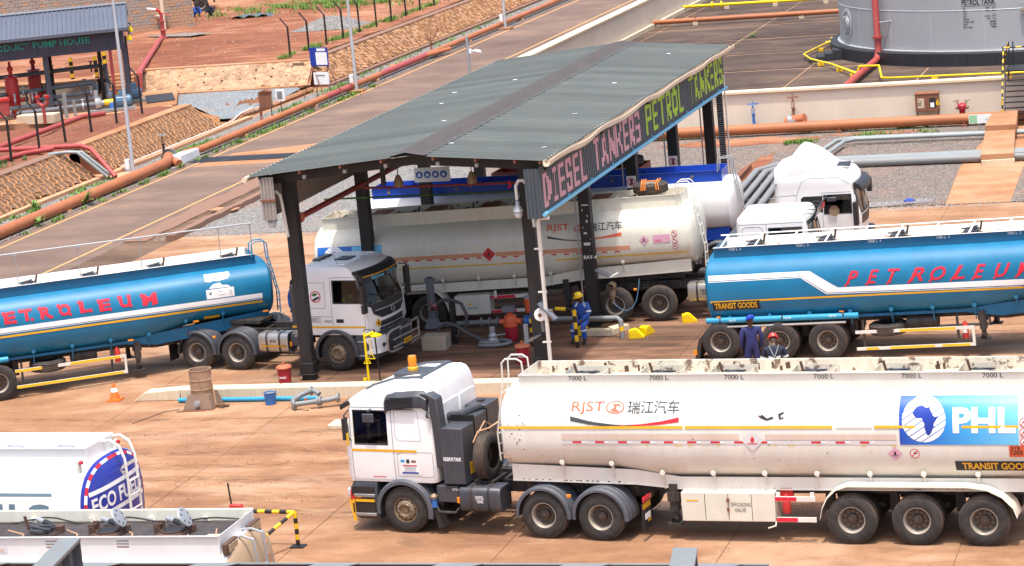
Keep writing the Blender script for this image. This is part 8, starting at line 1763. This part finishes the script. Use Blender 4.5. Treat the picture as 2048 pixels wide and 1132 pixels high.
yl3 = thing('orange_pipe', 'orange pipe crossing the slab floor behind the shelter roof', 'pipe', (0, 0, 0)); mb('pipe_orange').tube([(-37.9, 158.9, .34), (-12, 158.6, .34)], .15, 12).b('pipe_run', yl3); supports(yl3, [(-35.2, 158.8, .22), (-28.6, 158.8, .22)])
for x in (-35.2, -28.6): mb('pipe_orange').box(x - .02, x + .02, 158.75, 158.9, .4, .62).b('pipe_clamp', yl3, sm=0)
# ================================================================ in front of the bund wall
wp = thing('pipeline', 'thick orange pipe running along the foot of the cream wall', 'pipe', (-38, 111.05, 0)); mb('pipe_orange').tube([(.4, 0, .32), (29.0, -.1, .32), (36, -.1, .32)], .225, 18).b('pipe_run', wp)
for x in (4, 8.5, 13.5, 19.3, 24.6): mb('rusty_brown').box(x - .12, x + .12, -.45, .4, 0, .12).box(x - .03, x + .03, -.34, -.28, .1, .3).b('pipe_support', wp, sm=0)
mb('lid_orange').tube([(16.9, .55, .45), (17.3, .5, .55), (17.75, .35, .62)], .22, 14).b('branch_end', wp); mb('pipe_grey_light').lathe([(.27, 0), (.27, .08), (.24, .2), (.27, .3), (.27, .36)], (17.0, .52, .5), 'x', 16).b('coupling', wp)
valve('gate_valve', 'blue valve with a wide handwheel behind the orange pipe at the wall', -22.5, 111.55, .2, 1.2, 'bright_blue', None, .24); valve('gate_valve', 'rusty brown valve behind the orange pipe, next to the orange branch end', -20.75, 111.6, .3, 1.3, 'rusty_brown', None, .26)
fc_ = thing('hose_cabinet', 'brown fire hose cabinet numbered 6 on legs against the cream wall', 'cabinet', (-15.0, 111.65, 0))
mb('rusty_brown').box(-.5, .5, -.14, .14, .62, 1.36).b('cabinet_box', fc_, bevel=.01); mb('rusty_brown').prism([(-.16, 1.362), (.16, 1.362), (.16, 1.46), (-.16, 1.40)], -.52, .52, plane='yz').b('roof', fc_, sm=0)
for x in (-.46, .42): mb('chassis').box(x, x + .05, -.05, 0, 0, .62).b('leg', fc_, sm=0)
for x in (-.26, .24): mb('rusty_floor' if x < 0 else 'letter_black').box(x - .14, x + .14, -.146, -.141, .78, 1.2).b('window', fc_, sm=0)
mb('rusty_brown').box(-.01, .01, -.152, -.141, .64, 1.34).b('door_gap', fc_, sm=0); mb('letter_white').box(.14, .30, -.153, -.147, .80, 1.0).b('notice', fc_, sm=0)
decal('number', [(at2(text2('6', .24, .02), .38, .88), 'yellow_plastic')], lambda a, b: (a, -.15, b), fc_)
hz = thing('hydrant', 'dark red two-headed hydrant left of the black stairs', 'hydrant', (-13.55, 111.6, 0)); mb('pipe_white').lathe([(.07, 0), (.07, .5)], n=12).b('stand_pipe', hz); mb('red_bucket').lathe([(.12, .45), (.13, .6), (.2, .66), (.2, .8), (.1, .9), (0, .92)], n=14).b('body', hz)
for s in (-1, 1): mb('hub_bronze').tube([(0, 0, .72), (s * .27, -.05, .72)], .07, 8).tube([(s * .1, 0, .75), (s * .22, 0, .98)], .03, 6).lathe([(.12, 0), (.13, .015), (.12, .03)], (s * .23, 0, .98), 'z', 12).b('outlet', hz)
sg = thing('small_sign', 'small green and white sign on a stake beside the concrete walkway', 'sign', (-12.55, 109.2, 0)); mb('letter_white').box(-.46, .46, -.01, .01, .35, .72).b('board', sg, sm=0); mb('leaf_pale').box(-.44, -.12, -.014, -.011, .37, .70).box(.2, .36, -.014, -.011, .5, .52).b('print', sg, sm=0); mb('galvanised').box(-.02, .02, .011, .03, 0, .5).b('stake', sg, sm=0)
gp = thing('pipe_rack', 'pair of pale grey pipes running past the walkway and bending towards the big white cab', 'pipe', (0, 0, 0))
for d in (0, .32): mb('pipe_grey_light').tube([(-8, 107.0 - d, .26), (-17.6 + d * .6, 107.4 - d, .26), (-18.2 + d * 1.2, 106.9 - d, .26), (-19.0 + d * 1.6, 97, .26)], .08, 12).b('pipe_run', gp)
for x in (-17.4, -14.4): mb('pipe_grey').box(x - .03, x + .03, 106.5, 106.6, 0, .2).b('pipe_support', gp, sm=0)
gq = thing('pipe_rack', 'four thick grey pipes side by side in a trench behind the white cab', 'pipe', (0, 0, 0))
for i in range(4):
    k = i * .42; mb('pipe_grey').tube([(-19.9 + k, 91.6, .2), (-20.3 + k, 100.4 - k * .9, .2), (-19.7 + k, 101.6 - k * .85, .2), (-18.6, 102.3 - k * .75, .2), (-6, 101.8 - k * .75, .2)], .12, 12).b('pipe_run', gq)
for y in (94.5, 98): mb('galvanised').box(-20.4, -18.2, y, y + .1, .02, .1).b('pipe_support', gq, sm=0)
mb('rusty_brown').bar((-20.6, 95, .1), (-20.85, 102, .1), .1, .3).b('trench_edge', gq, sm=0)
mb('pipe_grey_light').box(-17.5, -6, 101.2, 102.3, .32, .335).b('pipe_cover', gq, sm=0)
wk = thing('walkway', 'pale concrete walkway in two levels leading to the black stairs', 'walkway', (-11.6, 100.4, 0)); mb('orange_concrete').prism([(0, 0), (1.25, .1), (.75, 6.0), (-.45, 6.0)], .22, .44, plane='xy').b('walkway_slab', wk, bevel=.02); mb('kerb_cream').prism([(.02, -.05), (1.27, .05), (1.24, .3), (.02, .25)], 0, .218, plane='xy').b('slab_foot', wk, bevel=.02)
mb('orange_concrete').prism([(-.45, 6.02), (.8, 6.02), (.5, 9.9), (-.55, 9.9)], .3, .66, plane='xy').b('walkway_slab', wk, bevel=.02); mb('orange_concrete').prism([(1.6, 3.6), (3.5, 3.6), (3.3, 6.0), (1.2, 6.0)], 0, .35, plane='xy').b('walkway_slab', wk, bevel=.02)
fs = thing('steel_stairs', 'black steel stairs with black and yellow handrails over the cream wall', 'stairs', (-11.75, 110.1, 0))
for i in range(9): mb('black_steel').box(.12, 1.32, i * .16, i * .16 + .20, .30 + i * .21, .335 + i * .21).b('tread', fs, sm=0)
for x in (.08, 1.36): mb('black_steel').bar((x, -.05, .05), (x, 1.5, 2.15), .05, .22).b('stringer', fs, sm=0)
mb('black_steel').box(.05, 1.6, 1.42, 3.2, 2.12, 2.18).b('landing', fs, sm=0); mb('black_steel').bar((.08, 3.2, 2.1), (-.4, 6.3, .2), .06, .2).bar((1.3, 3.2, 2.1), (.8, 6.3, .2), .06, .2).b('stringer', fs, sm=0)
for x, y, z0, z1 in ((.05, .0, 0, 1.2), (.05, 1.4, 2.1, 3.2), (.12, 3.1, 2.1, 3.2), (.3, 3.1, 2.1, 3.2), (1.4, 1.4, 2.1, 3.2)): mb('black_steel').bar((x, y, z0), (x, y, z1), .05).b('rail_post', fs, sm=0)
band_tube(fs, (.05, -.02, 1.1), (.07, 1.4, 3.15), .032, 14); band_tube(fs, (.07, 1.4, 3.15), (1.6, 1.5, 3.15), .032, 6); band_tube(fs, (.1, 3.1, 3.15), (-.6, 6.2, 1.3), .035, 14); band_tube(fs, (1.45, -.02, 1.1), (1.45, 1.4, 3.15), .032, 12); mb('black_steel').bar((.05, -.0, .1), (.05, -.02, 1.12), .05).b('rail_post', fs, sm=0); band_tube(fs, (.04, -.06, .3), (.05, -.04, 1.1), .036, 5)
la_ = thing('ladder', 'aluminium ladder lying on the ground behind the big white cab', 'ladder', (-14.95, 92.0, .06), R(15))
for y in (0, .35): mb('ladder_alu').box(0, 2.6, y, y + .03, 0, .07).b('rail', la_, sm=0)
for i in range(9): mb('ladder_alu').box(.1 + i * .28, .13 + i * .28, .03, .35, .02, .05).b('rung', la_, sm=0)
tag(mb('cloth_blue').lathe([(.2, 0), (.2, .04), (.1, .09), (0, .1)], (-13.3, 92.65, .12), 'z', 14).b('purple_cloth'), 'small purple blue bundle on the lying ladder', 'cloth')
# ================================================================ pump house
PH = thing('pump_house', 'open pump house with slate grey metal roof and green PRODUCT PUMP HOUSE lettering', 'pump house', (-60.1, 129.8, .48), R(24))
mb('laterite_concrete').box(-13, 2.2, -2.4, 6.2, -.5, .0).b('floor_slab', PH, bevel=.03)
mb('orange_concrete').box(-13, 2.3, -2.6, -2.38, -.4, .10).b('slab_kerb', PH, bevel=.02)
for x in (-12.6, -8.4, -4.2, 0):
    for y in (0, 4.4): mb('slate_panel' if y == 0 else 'black_steel').box(x - .14, x + .14, y - .14, y + .14, 0, 3.5).b('column', PH, sm=0)
mb('black_steel').box(-1.5, -1.3, 2.0, 2.2, 0, 3.5).b('column', PH, sm=0)
def vcorr(name, mat, x0, x1, y, z0, z1, p=.16, out=-1):
    m = mb(mat); n = int((x1 - x0) / p); pr_ = []
    for i in range(n): x = x0 + i * p; pr_ += [(x, 0), (x + p * .55, 0), (x + p * .66, .025), (x + p * .9, .025)]
    pr_.append((x1, 0)); P = len(pr_); m.add([(x, y + out * h, z) for z in (z0, z1) for x, h in pr_], [(j, j + 1, P + j + 1, P + j) for j in range(P - 1)]); return m.b(name, PH, sm=0)
vf_ = vcorr('fascia', 'slate_panel', -13.2, .0, -.32, 3.22, 4.42); mb('slate_panel').box(-.01, .02, -.32, 4.75, 3.22, 4.42).b('fascia', PH, sm=0)
mb('roof_slate').prism([(-.32, 3.9), (1.9, 5.1), (4.75, 4.2), (4.75, 3.22), (-.32, 3.22)], -.05, -.02, plane='yz').b('gable_panel', PH, sm=0)
for ya, yb, za, zb_ in ((-.75, 2.0, 4.38, 5.42), (2.0, 5.3, 5.42, 4.62)):
    m = mb('roof_slate'); n = 56; x0, x1 = -13.4, .35; p = (x1 - x0) / n; pr_ = []
    for i in range(n): x = x0 + i * p; pr_ += [(x, 0), (x + p * .62, 0), (x + p * .7, .045), (x + p * .9, .045)]
    pr_.append((x1, 0)); P = len(pr_); m.add([(x, y, z + h) for y, z in ((ya, za), (yb, zb_)) for x, h in pr_], [(j, j + 1, P + j + 1, P + j) for j in range(P - 1)]); o = m.b('roof', PH, sm=0); s = o.modifiers.new('thickness', 'SOLIDIFY'); s.thickness = .02
mb('roof_slate').box(-13.4, .38, -.85, -.74, 4.22, 4.42).b('gutter', PH, bevel=.02); mb('roof_slate').tube([(-13.4, 2.0, 5.47), (.38, 2.0, 5.47)], .10, 6).b('ridge_cap', PH)
mb('slate_panel').bar((.36, -.78, 4.34), (.36, 2.0, 5.40), .04, .16).bar((.36, 2.0, 5.40), (.36, 5.3, 4.60), .04, .16).b('barge_board', PH, sm=0)
def phf(x, z):
    t = ((x + 13.2) / .16) % 1.; h = 0 if t <= .55 else (.025 * (t - .55) / .11 if t < .66 else (.025 if t < .9 else .025 * (1 - t) / .1)); return (x, -.32 - h - .008, z)
sh = text2('PRODUCT PUMP HOUSE', .36, .02, space=1.05); k = 5.5 / width2(sh); decal('lettering', [(at2(([(a * k, b) for a, b in sh[0]], sh[1]), -7.25, 3.72), 'letter_teal')], phf, vf_, cu=arange(-13.2, .4, .08))
for x, y in ((.1, -.45), (.15, 4.9)):
    t = mb('black_steel').tube([(x - .1, y, 4.2), (x + .25, y, 4.15), (x + .25, y, 3.95)], .03, 6).b('lamp_bracket', PH); mb('yellow_plastic').lathe([(0, .2), (.06, .2), (.15, 0), (.15, -.08), (0, -.08)], (x + .25, y, 3.75), 'z', 14).b('lamp_housing', t); mb('lamp_clear').lathe([(.11, -.08), (.1, -.2), (0, -.26)], (x + .25, y, 3.75), 'z', 12).b('globe', t)
mb('pipe_red').tube([(-.75, -.2, .1), (-.75, -.2, 3.6)], .09, 10).b('riser_pipe', PH)
def filt(x, y, z, lab):
    c_ = math.cos(R(24)); s_ = math.sin(R(24)); t = thing('pump_filter', lab, 'filter', (-60.1 + x * c_ - y * s_, 129.8 + x * s_ + y * c_, z), R(24), 'tall red filters in the pump house'); mb('red_paint').lathe([(0, .2), (.3, .25), (.36, .4), (.36, 2.0), (.3, 2.1), (.3, 2.14), (.38, 2.15), (.38, 2.2), (.12, 2.25), (.10, 2.5), (.16, 2.52), (.16, 2.7), (.08, 2.75), (.07, 3.0), (0, 3.02)], n=20).b('vessel', t)
    for a in (.4, 2.5, 4.6): mb('red_paint').tube([(.28 * math.cos(a), .28 * math.sin(a), .4), (.3 * math.cos(a), .3 * math.sin(a), 0)], .04, 6).b('leg', t)
    mb('red_paint').tube([(.3, 0, .9), (.8, 0, .9)], .12, 10).b('nozzle', t); return t
filt(-6.2, 1.3, .5, 'front one of the tall red filters in the pump house'); filt(-5.1, 4.0, .5, 'rear one of the tall red filters in the pump house'); filt(-7.4, -.4, .3, 'short red filter at the left frame edge of the pump house').scale = (1, 1, .55)
def pump(x, y, lab):
    c_ = math.cos(R(24)); s_ = math.sin(R(24)); t = thing('pump', lab, 'pump', (-60.1 + x * c_ - y * s_, 129.8 + x * s_ + y * c_, .5), R(24), 'blue electric pumps'); mb('pipe_grey').box(-1.7, .75, -.3, .3, 0, .18).b('bed_frame', t, bevel=.02)
    mo = mb('pump_blue').lathe([(0, -.35), (.24, -.35), (.30, -.3), (.30, .42), (.2, .5), (0, .5)], (.1, 0, .52), 'x', 20).box(-.05, .35, -.18, .18, .78, 1.05)
    for i in range(12): a = i * .5236; mo.bar((-.25, .3 * math.cos(a), .52 + .3 * math.sin(a)), (.4, .3 * math.cos(a), .52 + .3 * math.sin(a)), .02, .05)
    mo.b('motor', t); mb('yellow_paint').lathe([(0, 0), (.17, 0), (.17, .5), (0, .5)], (-.85, 0, .5), 'x', 16).b('coupling_guard', t); mb('galvanised').lathe([(0, 0), (.3, .03), (.34, .15), (.28, .3), (.14, .38), (.14, .48)], (-1.35, 0, .5), 'x', 18).tube([(-1.25, 0, .6), (-1.25, 0, 1.2)], .12, 10).b('pump_casing', t); return t
pump(-.5, -.9, 'nearer blue electric pump with yellow coupling guard'); pump(.05, 2.3, 'farther blue electric pump with yellow coupling guard')
pg = mb('pipe_slate')
for pts, r_ in (([(-9, 3.2, 2.0), (-1.6, 3.0, 2.15), (-1.2, 3.0, 2.05), (-1.1, 2.9, .9)], .12), ([(-9, 1.4, 1.2), (-1.9, 1.2, 1.45), (-1.75, 1.2, 1.2), (-1.75, 1.0, .6)], .11), ([(-9, .3, .55), (-1.5, .2, .7)], .13), ([(-6, -.7, .4), (-1.6, -.9, .5)], .12), ([(-5, .6, .9), (-2, .7, 1.0)], .1)): pg.tube(pts, r_, 10)
pg = pg.b('pipework', PH)
for i in range(22): random.seed(i + 40); x = U(-8, -1.8); y, z = random.choice(((3.1, 2.05), (1.3, 1.3), (.25, .62), (-.8, .45), (.65, .95))); mb(random.choice(('galvanised', 'pipe_slate', 'chassis'))).lathe([(0, -.04), (.2, -.04), (.2, .04), (0, .04)], (x, y, z), 'x', 12).box(x - .05, x + .05, y - .05, y + .05, z, z + .35).lathe([(.12, 0), (.13, .015), (.12, .03)], (x, y, z + .35), 'z', 10).b('valve_fitting', PH)
mb('pipe_grey').box(-3.5, -3.3, -1.6, -1.4, 0, 1.3).box(-3.0, -2.85, -1.7, -1.55, 0, .9).b('stand', PH, sm=0)
uh = thing('foam_hydrant', 'red two-pronged hydrant standing before the pump house', 'hydrant', (-62.7, 124.7, .55)); mb('pipe_red').tube([(0, 0, 0), (0, 0, .9)], .09, 10).tube([(-.28, 0, 1.35), (-.26, 0, 1.05), (0, 0, .9), (.26, 0, 1.05), (.28, 0, 1.35)], .09, 10).b('fork', uh); mb('red_paint').lathe([(.14, 0), (.14, .1), (0, .12)], (-.28, 0, 1.35), 'z', 12).lathe([(.14, 0), (.14, .1), (0, .12)], (.28, 0, 1.35), 'z', 12).b('cap', uh)
hb_ = thing('hose_cabinet', 'red hose box on two legs at the far left before the pump house', 'cabinet', (-64.9, 124.2, .55), R(24)); mb('pipe_red').box(-.45, .45, -.3, .3, .6, 1.35).b('cabinet_box', hb_, bevel=.02); mb('red_paint').prism([(-.5, 1.352), (.5, 1.352), (.45, 1.5), (-.45, 1.45)], -.34, .34).b('roof', hb_, sm=0)
for x in (-.4, .4): mb('rusty_brown').tube([(x, -.25, 0), (x, -.25, .6)], .025, 6).b('leg', hb_)
tag(mb('kerb_cream').box(-64.6, -62.4, 125.2, 126.0, .45, .95).b('trough', bevel=.03), 'cream concrete trough beside the red hose box', 'trough')
gr_ = flat('ramp_grating', 'black_steel', [(-61.3, 134.4), (-60.0, 135.2), (-58.4, 131.9), (-59.7, 131.0)], .55, th=.04)
flat('pit_apron', 'orange_concrete', [(-62.6, 136.5), (-60.6, 137.4), (-57.6, 130.2), (-59.4, 128.9)], .50, th=.5)
rwl = thing('retaining_wall', 'grey stained concrete retaining wall behind the pumps', 'retaining wall', (-64.3, 134.3, .4), R(5)); mb('concrete').box(-9, 0, 0, .3, 0, 1.15).b('wall', rwl, sm=0); mb('orange_concrete').box(-9, .1, -.05, 1.6, 1.152, 1.24).b('coping', rwl, bevel=.02); mb('concrete').bar((0, .1, .6), (-1.0, 3.4, .6), .25, 1.2).b('side_wall', rwl, sm=0)
stp = thing('concrete_steps', 'orange concrete steps beside the grey retaining wall in the pump house', 'steps', (-63.7, 133.9, .45), R(12))
for i in range(7): mb('orange_concrete').box(-.25, 1.4, i * .5, 3.7, i * .155, (i + 1) * .155).b('step', stp, bevel=.01)
grp = 'black and yellow bollards on the retaining wall'
for (x, y), lb in zip(((-67.6, 135.3), (-65.9, 135.1), (-64.35, 135.0), (-64.6, 136.2), (-64.9, 137.4)), ('leftmost', 'second from left of the', 'nearest of the right-hand', 'middle of the right-hand', 'farthest of the right-hand')):
    striped('bollard', lb + ' black and yellow bollard' + ('s' if 'of the' in lb else '') + ' above the retaining wall', x, y, 1.35, grp=grp, n=6, r=.11).location.z = 1.5
tag(mb('bright_blue').lathe([(0, 0), (.2, 0), (.22, .45), (.2, .5), (0, .5)], (-60.6, 128.6, .5), 'z', 16).b('blue_drum'), 'small bright blue drum at the right column of the pump house', 'drum')
# ================================================================ far upper left
BW = thing('block_wall', 'rough grey and tan block wall with a washbasin behind the pump house', 'wall', (-71.2, 165.4, 1.45), R(207))
mb('block_joint').box(0, 16, .02, .28, -.1, 3.6).b('wall_core', BW, sm=0)
pb_ = {}; cnt = 0; stf = MB()
for r_ in range(17):
    for c_ in range(-1, 36):
        x0 = max(0, c_ * .45 + (r_ % 2) * .22); x1 = min(16, c_ * .45 + (r_ % 2) * .22 + .43)
        if x1 - x0 < .1: continue
        mt_ = ('block_tan' if random.random() < .75 else 'block_grey') if (x0 < 2.6 or r_ < 2) else ('block_grey' if random.random() < .85 else 'block_tan'); d = U(-.012, .012)
        if cnt < 300 and x0 < 9:
            k = (round(x1 - x0, 2), mt_)
            if k not in pb_: o = mb(mt_).box(0, x1 - x0, 0, .05, 0, .195).b('block', BW, sm=0); pb_[k] = o
            else: o = pb_[k].copy(); COL.objects.link(o); o.parent = BW
            o.location = (x0, .28 + d, r_ * .21); cnt += 1
        else: stf.use(mt_).box(x0, x1, .28 + d, .33 + d, r_ * .21, r_ * .21 + .195)
stf.b('blockwork', BW, sm=0, kind='stuff')
tag(mb('gutter_cream').tube([(-75.5, 162.5, 1.4), (-75.5, 162.5, 6.5)], .13, 8).b('vent_pipe'), 'cream vertical pipe standing in front of the block wall', 'pipe')
bpy.data.objects['vent_pipe'].location = (3.1, .6, 0)
wb_ = thing('washbasin', 'white washbasin on a small stand at the block wall', 'washbasin', (-72.9, 163.9, 1.45), R(24)); mb('white_clean').lathe([(0, .0), (.2, .02), (.34, .2), (.34, .25), (.28, .22), (0, .1)], (0, 0, .75), 'z', 18).b('basin', wb_); mb('wood').box(-.05, .05, -.05, .05, 0, .8).bar((0, 0, .3), (.7, 0, .35), .06).b('stand', wb_, sm=0)
tag(mb('lid_orange').lathe([(0, -.2), (.18, -.18), (.22, .2), (0, .2)], (-76.3, 161.0, 1.62), 'x', 14).b('clay_pot'), 'clay pot lying at the foot of the block wall', 'pot')
ptk = thing('parked_truck', 'dark parked truck, partly cut off by the top of the picture', 'truck', (-74.2, 176.5, 1.5), R(24)); mb('block_grey').box(-6, 0, -1.25, 1.25, 1.1, 1.6).b('load_bed', ptk, bevel=.03); mb('chassis').box(-6, 0, -.5, .5, .8, 1.1).box(-.1, 0, -1.2, 1.2, .6, .8).b('chassis_frame', ptk, sm=0)
for x in (-1.0, -2.4): wheel(ptk, x, 1.25, 1, 'rear'); wheel(ptk, x, -1.25, -1, 'rear')
mb('letter_dark').box(-2.5, 0, -1.27, 1.27, 1.62, 2.3).b('tailboard', ptk, sm=0)
JC = dict(J); JC.update(pelvis=(0, .1, .30), chest=(0, -.15, .62), neck=(0, -.25, .75), head=(0, -.32, .84), shl=(.19, -.18, .70), ell=(.26, -.35, .45), wrl=(.1, -.5, .3), hal=(.05, -.55, .26), shr=(-.19, -.18, .70), elr=(-.26, -.35, .45), wrr=(-.1, -.5, .3), har=(-.05, -.55, .26), hil=(.1, .05, .28), knl=(.2, -.35, .48), anl=(.2, -.1, .09), tol=(.22, -.25, .05), hir=(-.1, .05, .28), knr=(-.2, -.35, .48), anr=(-.2, -.1, .09), tor=(-.22, -.25, .05), face=(0, -.7, -.6))
person('person', 'crouching man in bright blue coveralls by the dark parked truck', (-73.8, 171.8, 1.45), R(60), JC, 'coverall_blue', None, (('chest', 'shl', .5, .10),)); person('person', 'crouching man in dark clothes beside the man in bright blue', (-72.5, 171.9, 1.45), R(-50), JC, 'coverall_dark', None)
random.seed(12); m = mb('tarpaulin'); m.sheet(None, 14, 7, lambda a, b: (-69.6 + 2.6 * a + .2 * math.sin(b * 5), 168.0 + 1.6 * b + .4 * a, 1.47 + .22 * abs(math.sin(a * 9 + b * 3)) * abs(math.sin(b * 6 + 1)) * (1 if 0 < a < 1 else 0)))
tag(m.b('tarpaulin'), 'crumpled dark tarpaulin lying on the red ground', 'tarpaulin')
random.seed(4); mm = mb('gravel_grey').sheet(None, 24, 14, lambda a, b: (-61.0 + 4.6 * a, 156.2 + 4 * b, 1.44 + .7 * max(0, math.sin(math.pi * a)) ** 1.2 * max(0, math.sin(math.pi * b)) ** 1.1 + U(-.02, .02)))
tag(mm.b('gravel_heap'), 'low heap of grey gravel behind the bent fence posts', 'gravel heap', kind='stuff')
flat('gravel_patch', 'gravel_grey', [(-70.5, 158), (-68, 157), (-67, 158.5), (-69.5, 159.5), (-72, 159)], 1.56, th=.02)
# low wall behind the pump house at the top left corner
tag(mb('concrete').box(0, 12, 0, .3, -.3, 1.2).b('low_wall', sm=0), 'low wall with a rusty top edge at the top left corner', 'wall'); o = bpy.data.objects['low_wall']; o.location = (-100, 186, 1.5); o.rotation_euler = (0, 0, R(24))
# ================================================================ gantry steel close to the camera
gn = thing('gantry_beam', 'plated grey steel beam of the gantry in the lower left corner', 'steel beam', (-14.08, 26.2, 7.36), R(0))
def gbeam(t, x0, x1, w_, y0, y1):
    mb('beam_grey').prism([(x0, y0), (x0 + w_, y0), (x1 + w_, y1), (x1, y1)], .66, .70, plane='xy').b('top_flange', t, sm=0)
    mb('beam_grey').prism([(x0, y0), (x0 + w_, y0), (x1 + w_, y1), (x1, y1)], .0, .04, plane='xy').b('bottom_flange', t, sm=0)
    mb('pipe_slate').prism([(x0 + w_ * .45, y0), (x0 + w_ * .55, y0), (x1 + w_ * .55, y1), (x1 + w_ * .45, y1)], .041, .659, plane='xy').b('web', t, sm=0)
    for i in range(9): k = 1 - i * .052; x = x0 + (x1 - x0) * k; y = y0 + (y1 - y0) * k; mb('pipe_slate').box(x + .02, x + w_ - .01, y - .012, y, .041, .659).b('stiffener', t, sm=0)
gbeam(gn, 1.2, .0, .26, -7, .85)
gn2 = thing('gantry_beam', 'pale grey steel beam of the gantry at the bottom edge, right of centre', 'steel beam', (-6.65, 26.2, 7.3)); gbeam(gn2, 1.2, .02, .27, -7, .55)
gr2 = thing('gantry_rail', 'thin dark steel rail of the gantry crossing the bottom edge', 'steel beam', (-19, 28.45, 7.32), R(-.9))
mb('beam_grey').box(0, 13.1, -.03, .02, .0, .01).b('top_flange', gr2, sm=0); mb('black_steel').box(0, 13.1, -.03, -.02, -.035, .0).b('web', gr2, sm=0)
for i in range(8): mb('beam_grey').prism([(1.3 + i * 1.55, -.2), (1.42 + i * 1.55, -.03), (1.95 + i * 1.55, -.03), (1.75 + i * 1.55, -.2)], .012, .02, plane='xy').b('cleat', gr2, sm=0)
# ================================================================ loose earth, pebbles
def scatter(name, mat, n, fn, s0, s1, seed, lab, cat):
    random.seed(seed); m = MB(); 
    for _ in range(n):
        x, y, z = fn(); s = U(s0, s1) * random.choice((.5, .7, 1)); m.use(mat if isinstance(mat, str) else random.choice(mat)); a = U(0, 6.28); k = [U(.6, 1.2) for _ in range(5)]
        V = [(x + s * k[i] * math.cos(a + i * 1.2566), y + s * k[i] * math.sin(a + i * 1.2566), z - .01) for i in range(5)] + [(x + s * .3 * U(-1, 1), y + s * .3 * U(-1, 1), z + s * U(.4, .9))]
        m.add(V, [(i, (i + 1) % 5, 5) for i in range(5)])
    o = m.b(name, fix=False, sm=0); tag(o, lab, cat, kind='stuff')
def trk():
    y0 = random.choice((56.4, 57.6, 59.3, 60.6, 62.4, 55.0)); x = U(-38, -3); return (x, y0 + random.gauss(0, .12) + .25 * math.sin(x * .3 + y0), 0)
scatter('loose_clods', 'clod', 5200, trk, .012, .05, 3, 'crumbs of red earth in wheel tracks across the yard', 'loose earth')
scatter('loose_clods', 'clod', 2600, lambda: (U(-40, -3), U(44, 92), 0), .008, .035, 4, 'small crumbs and stones scattered over the open yard', 'loose earth')
scatter('loose_stones', ('pebble', 'stone_pale', 'clod'), 5000, lambda: ((lambda x, y: (x, y, 1.45 + nz(x, y) + max(0, (y - 172)) * .035))(U(-90, -54.5), U(139.6, 185))), .015, .08, 5, 'pale stones scattered over the upper red ground', 'stones')
scatter('loose_stones', ('stone_brown', 'clod', 'stone_pale'), 2500, lambda: ((lambda x, y: (x, y, berm_h(x, y)))(U(-62, -54.3), U(92, 122))), .01, .06, 6, 'small stones on the red bank before the pump house', 'stones')
scatter('gravel', ('pebble', 'stone_pale', 'pebble', 'pipe_grey_light'), 9000, lambda: random.choice(((U(-41.2, -33), U(92, 99), .02), (U(-21, -2), U(92.0, 94), .02), (random.gauss(-35, 3), 92.1 - abs(random.gauss(0, .3)), 0.0), (random.gauss(-15, 3), 92.2 - abs(random.gauss(0, .35)), 0.))), .015, .05, 7, 'loose grey gravel spilling over the edge of the gravel beds', 'gravel')
scatter('gravel', ('pebble', 'pipe_grey_light', 'stone_grey'), 6000, lambda: (U(-51.5, -48.9), U(92, 150), .03), .015, .045, 8, 'loose gravel between the stone banks and the orange pipe', 'gravel')
random.seed(33); m = MB()
for _ in range(90):
    x, y = random.gauss(-53.6, .5), random.gauss(131.9, .5); m.use('clod').add([(x - .1, y - .08, .17), (x + .12, y - .05, .17), (x + .02, y + .12, .17), (x, y, .17 + U(.05, .2))], [(0, 1, 3), (1, 2, 3), (2, 0, 3)])
tag(m.b('dry_leaves', fix=False, sm=0), 'heap of dry reddish leaves at the edge of the blue-grey gravel pit', 'leaves', kind='stuff')
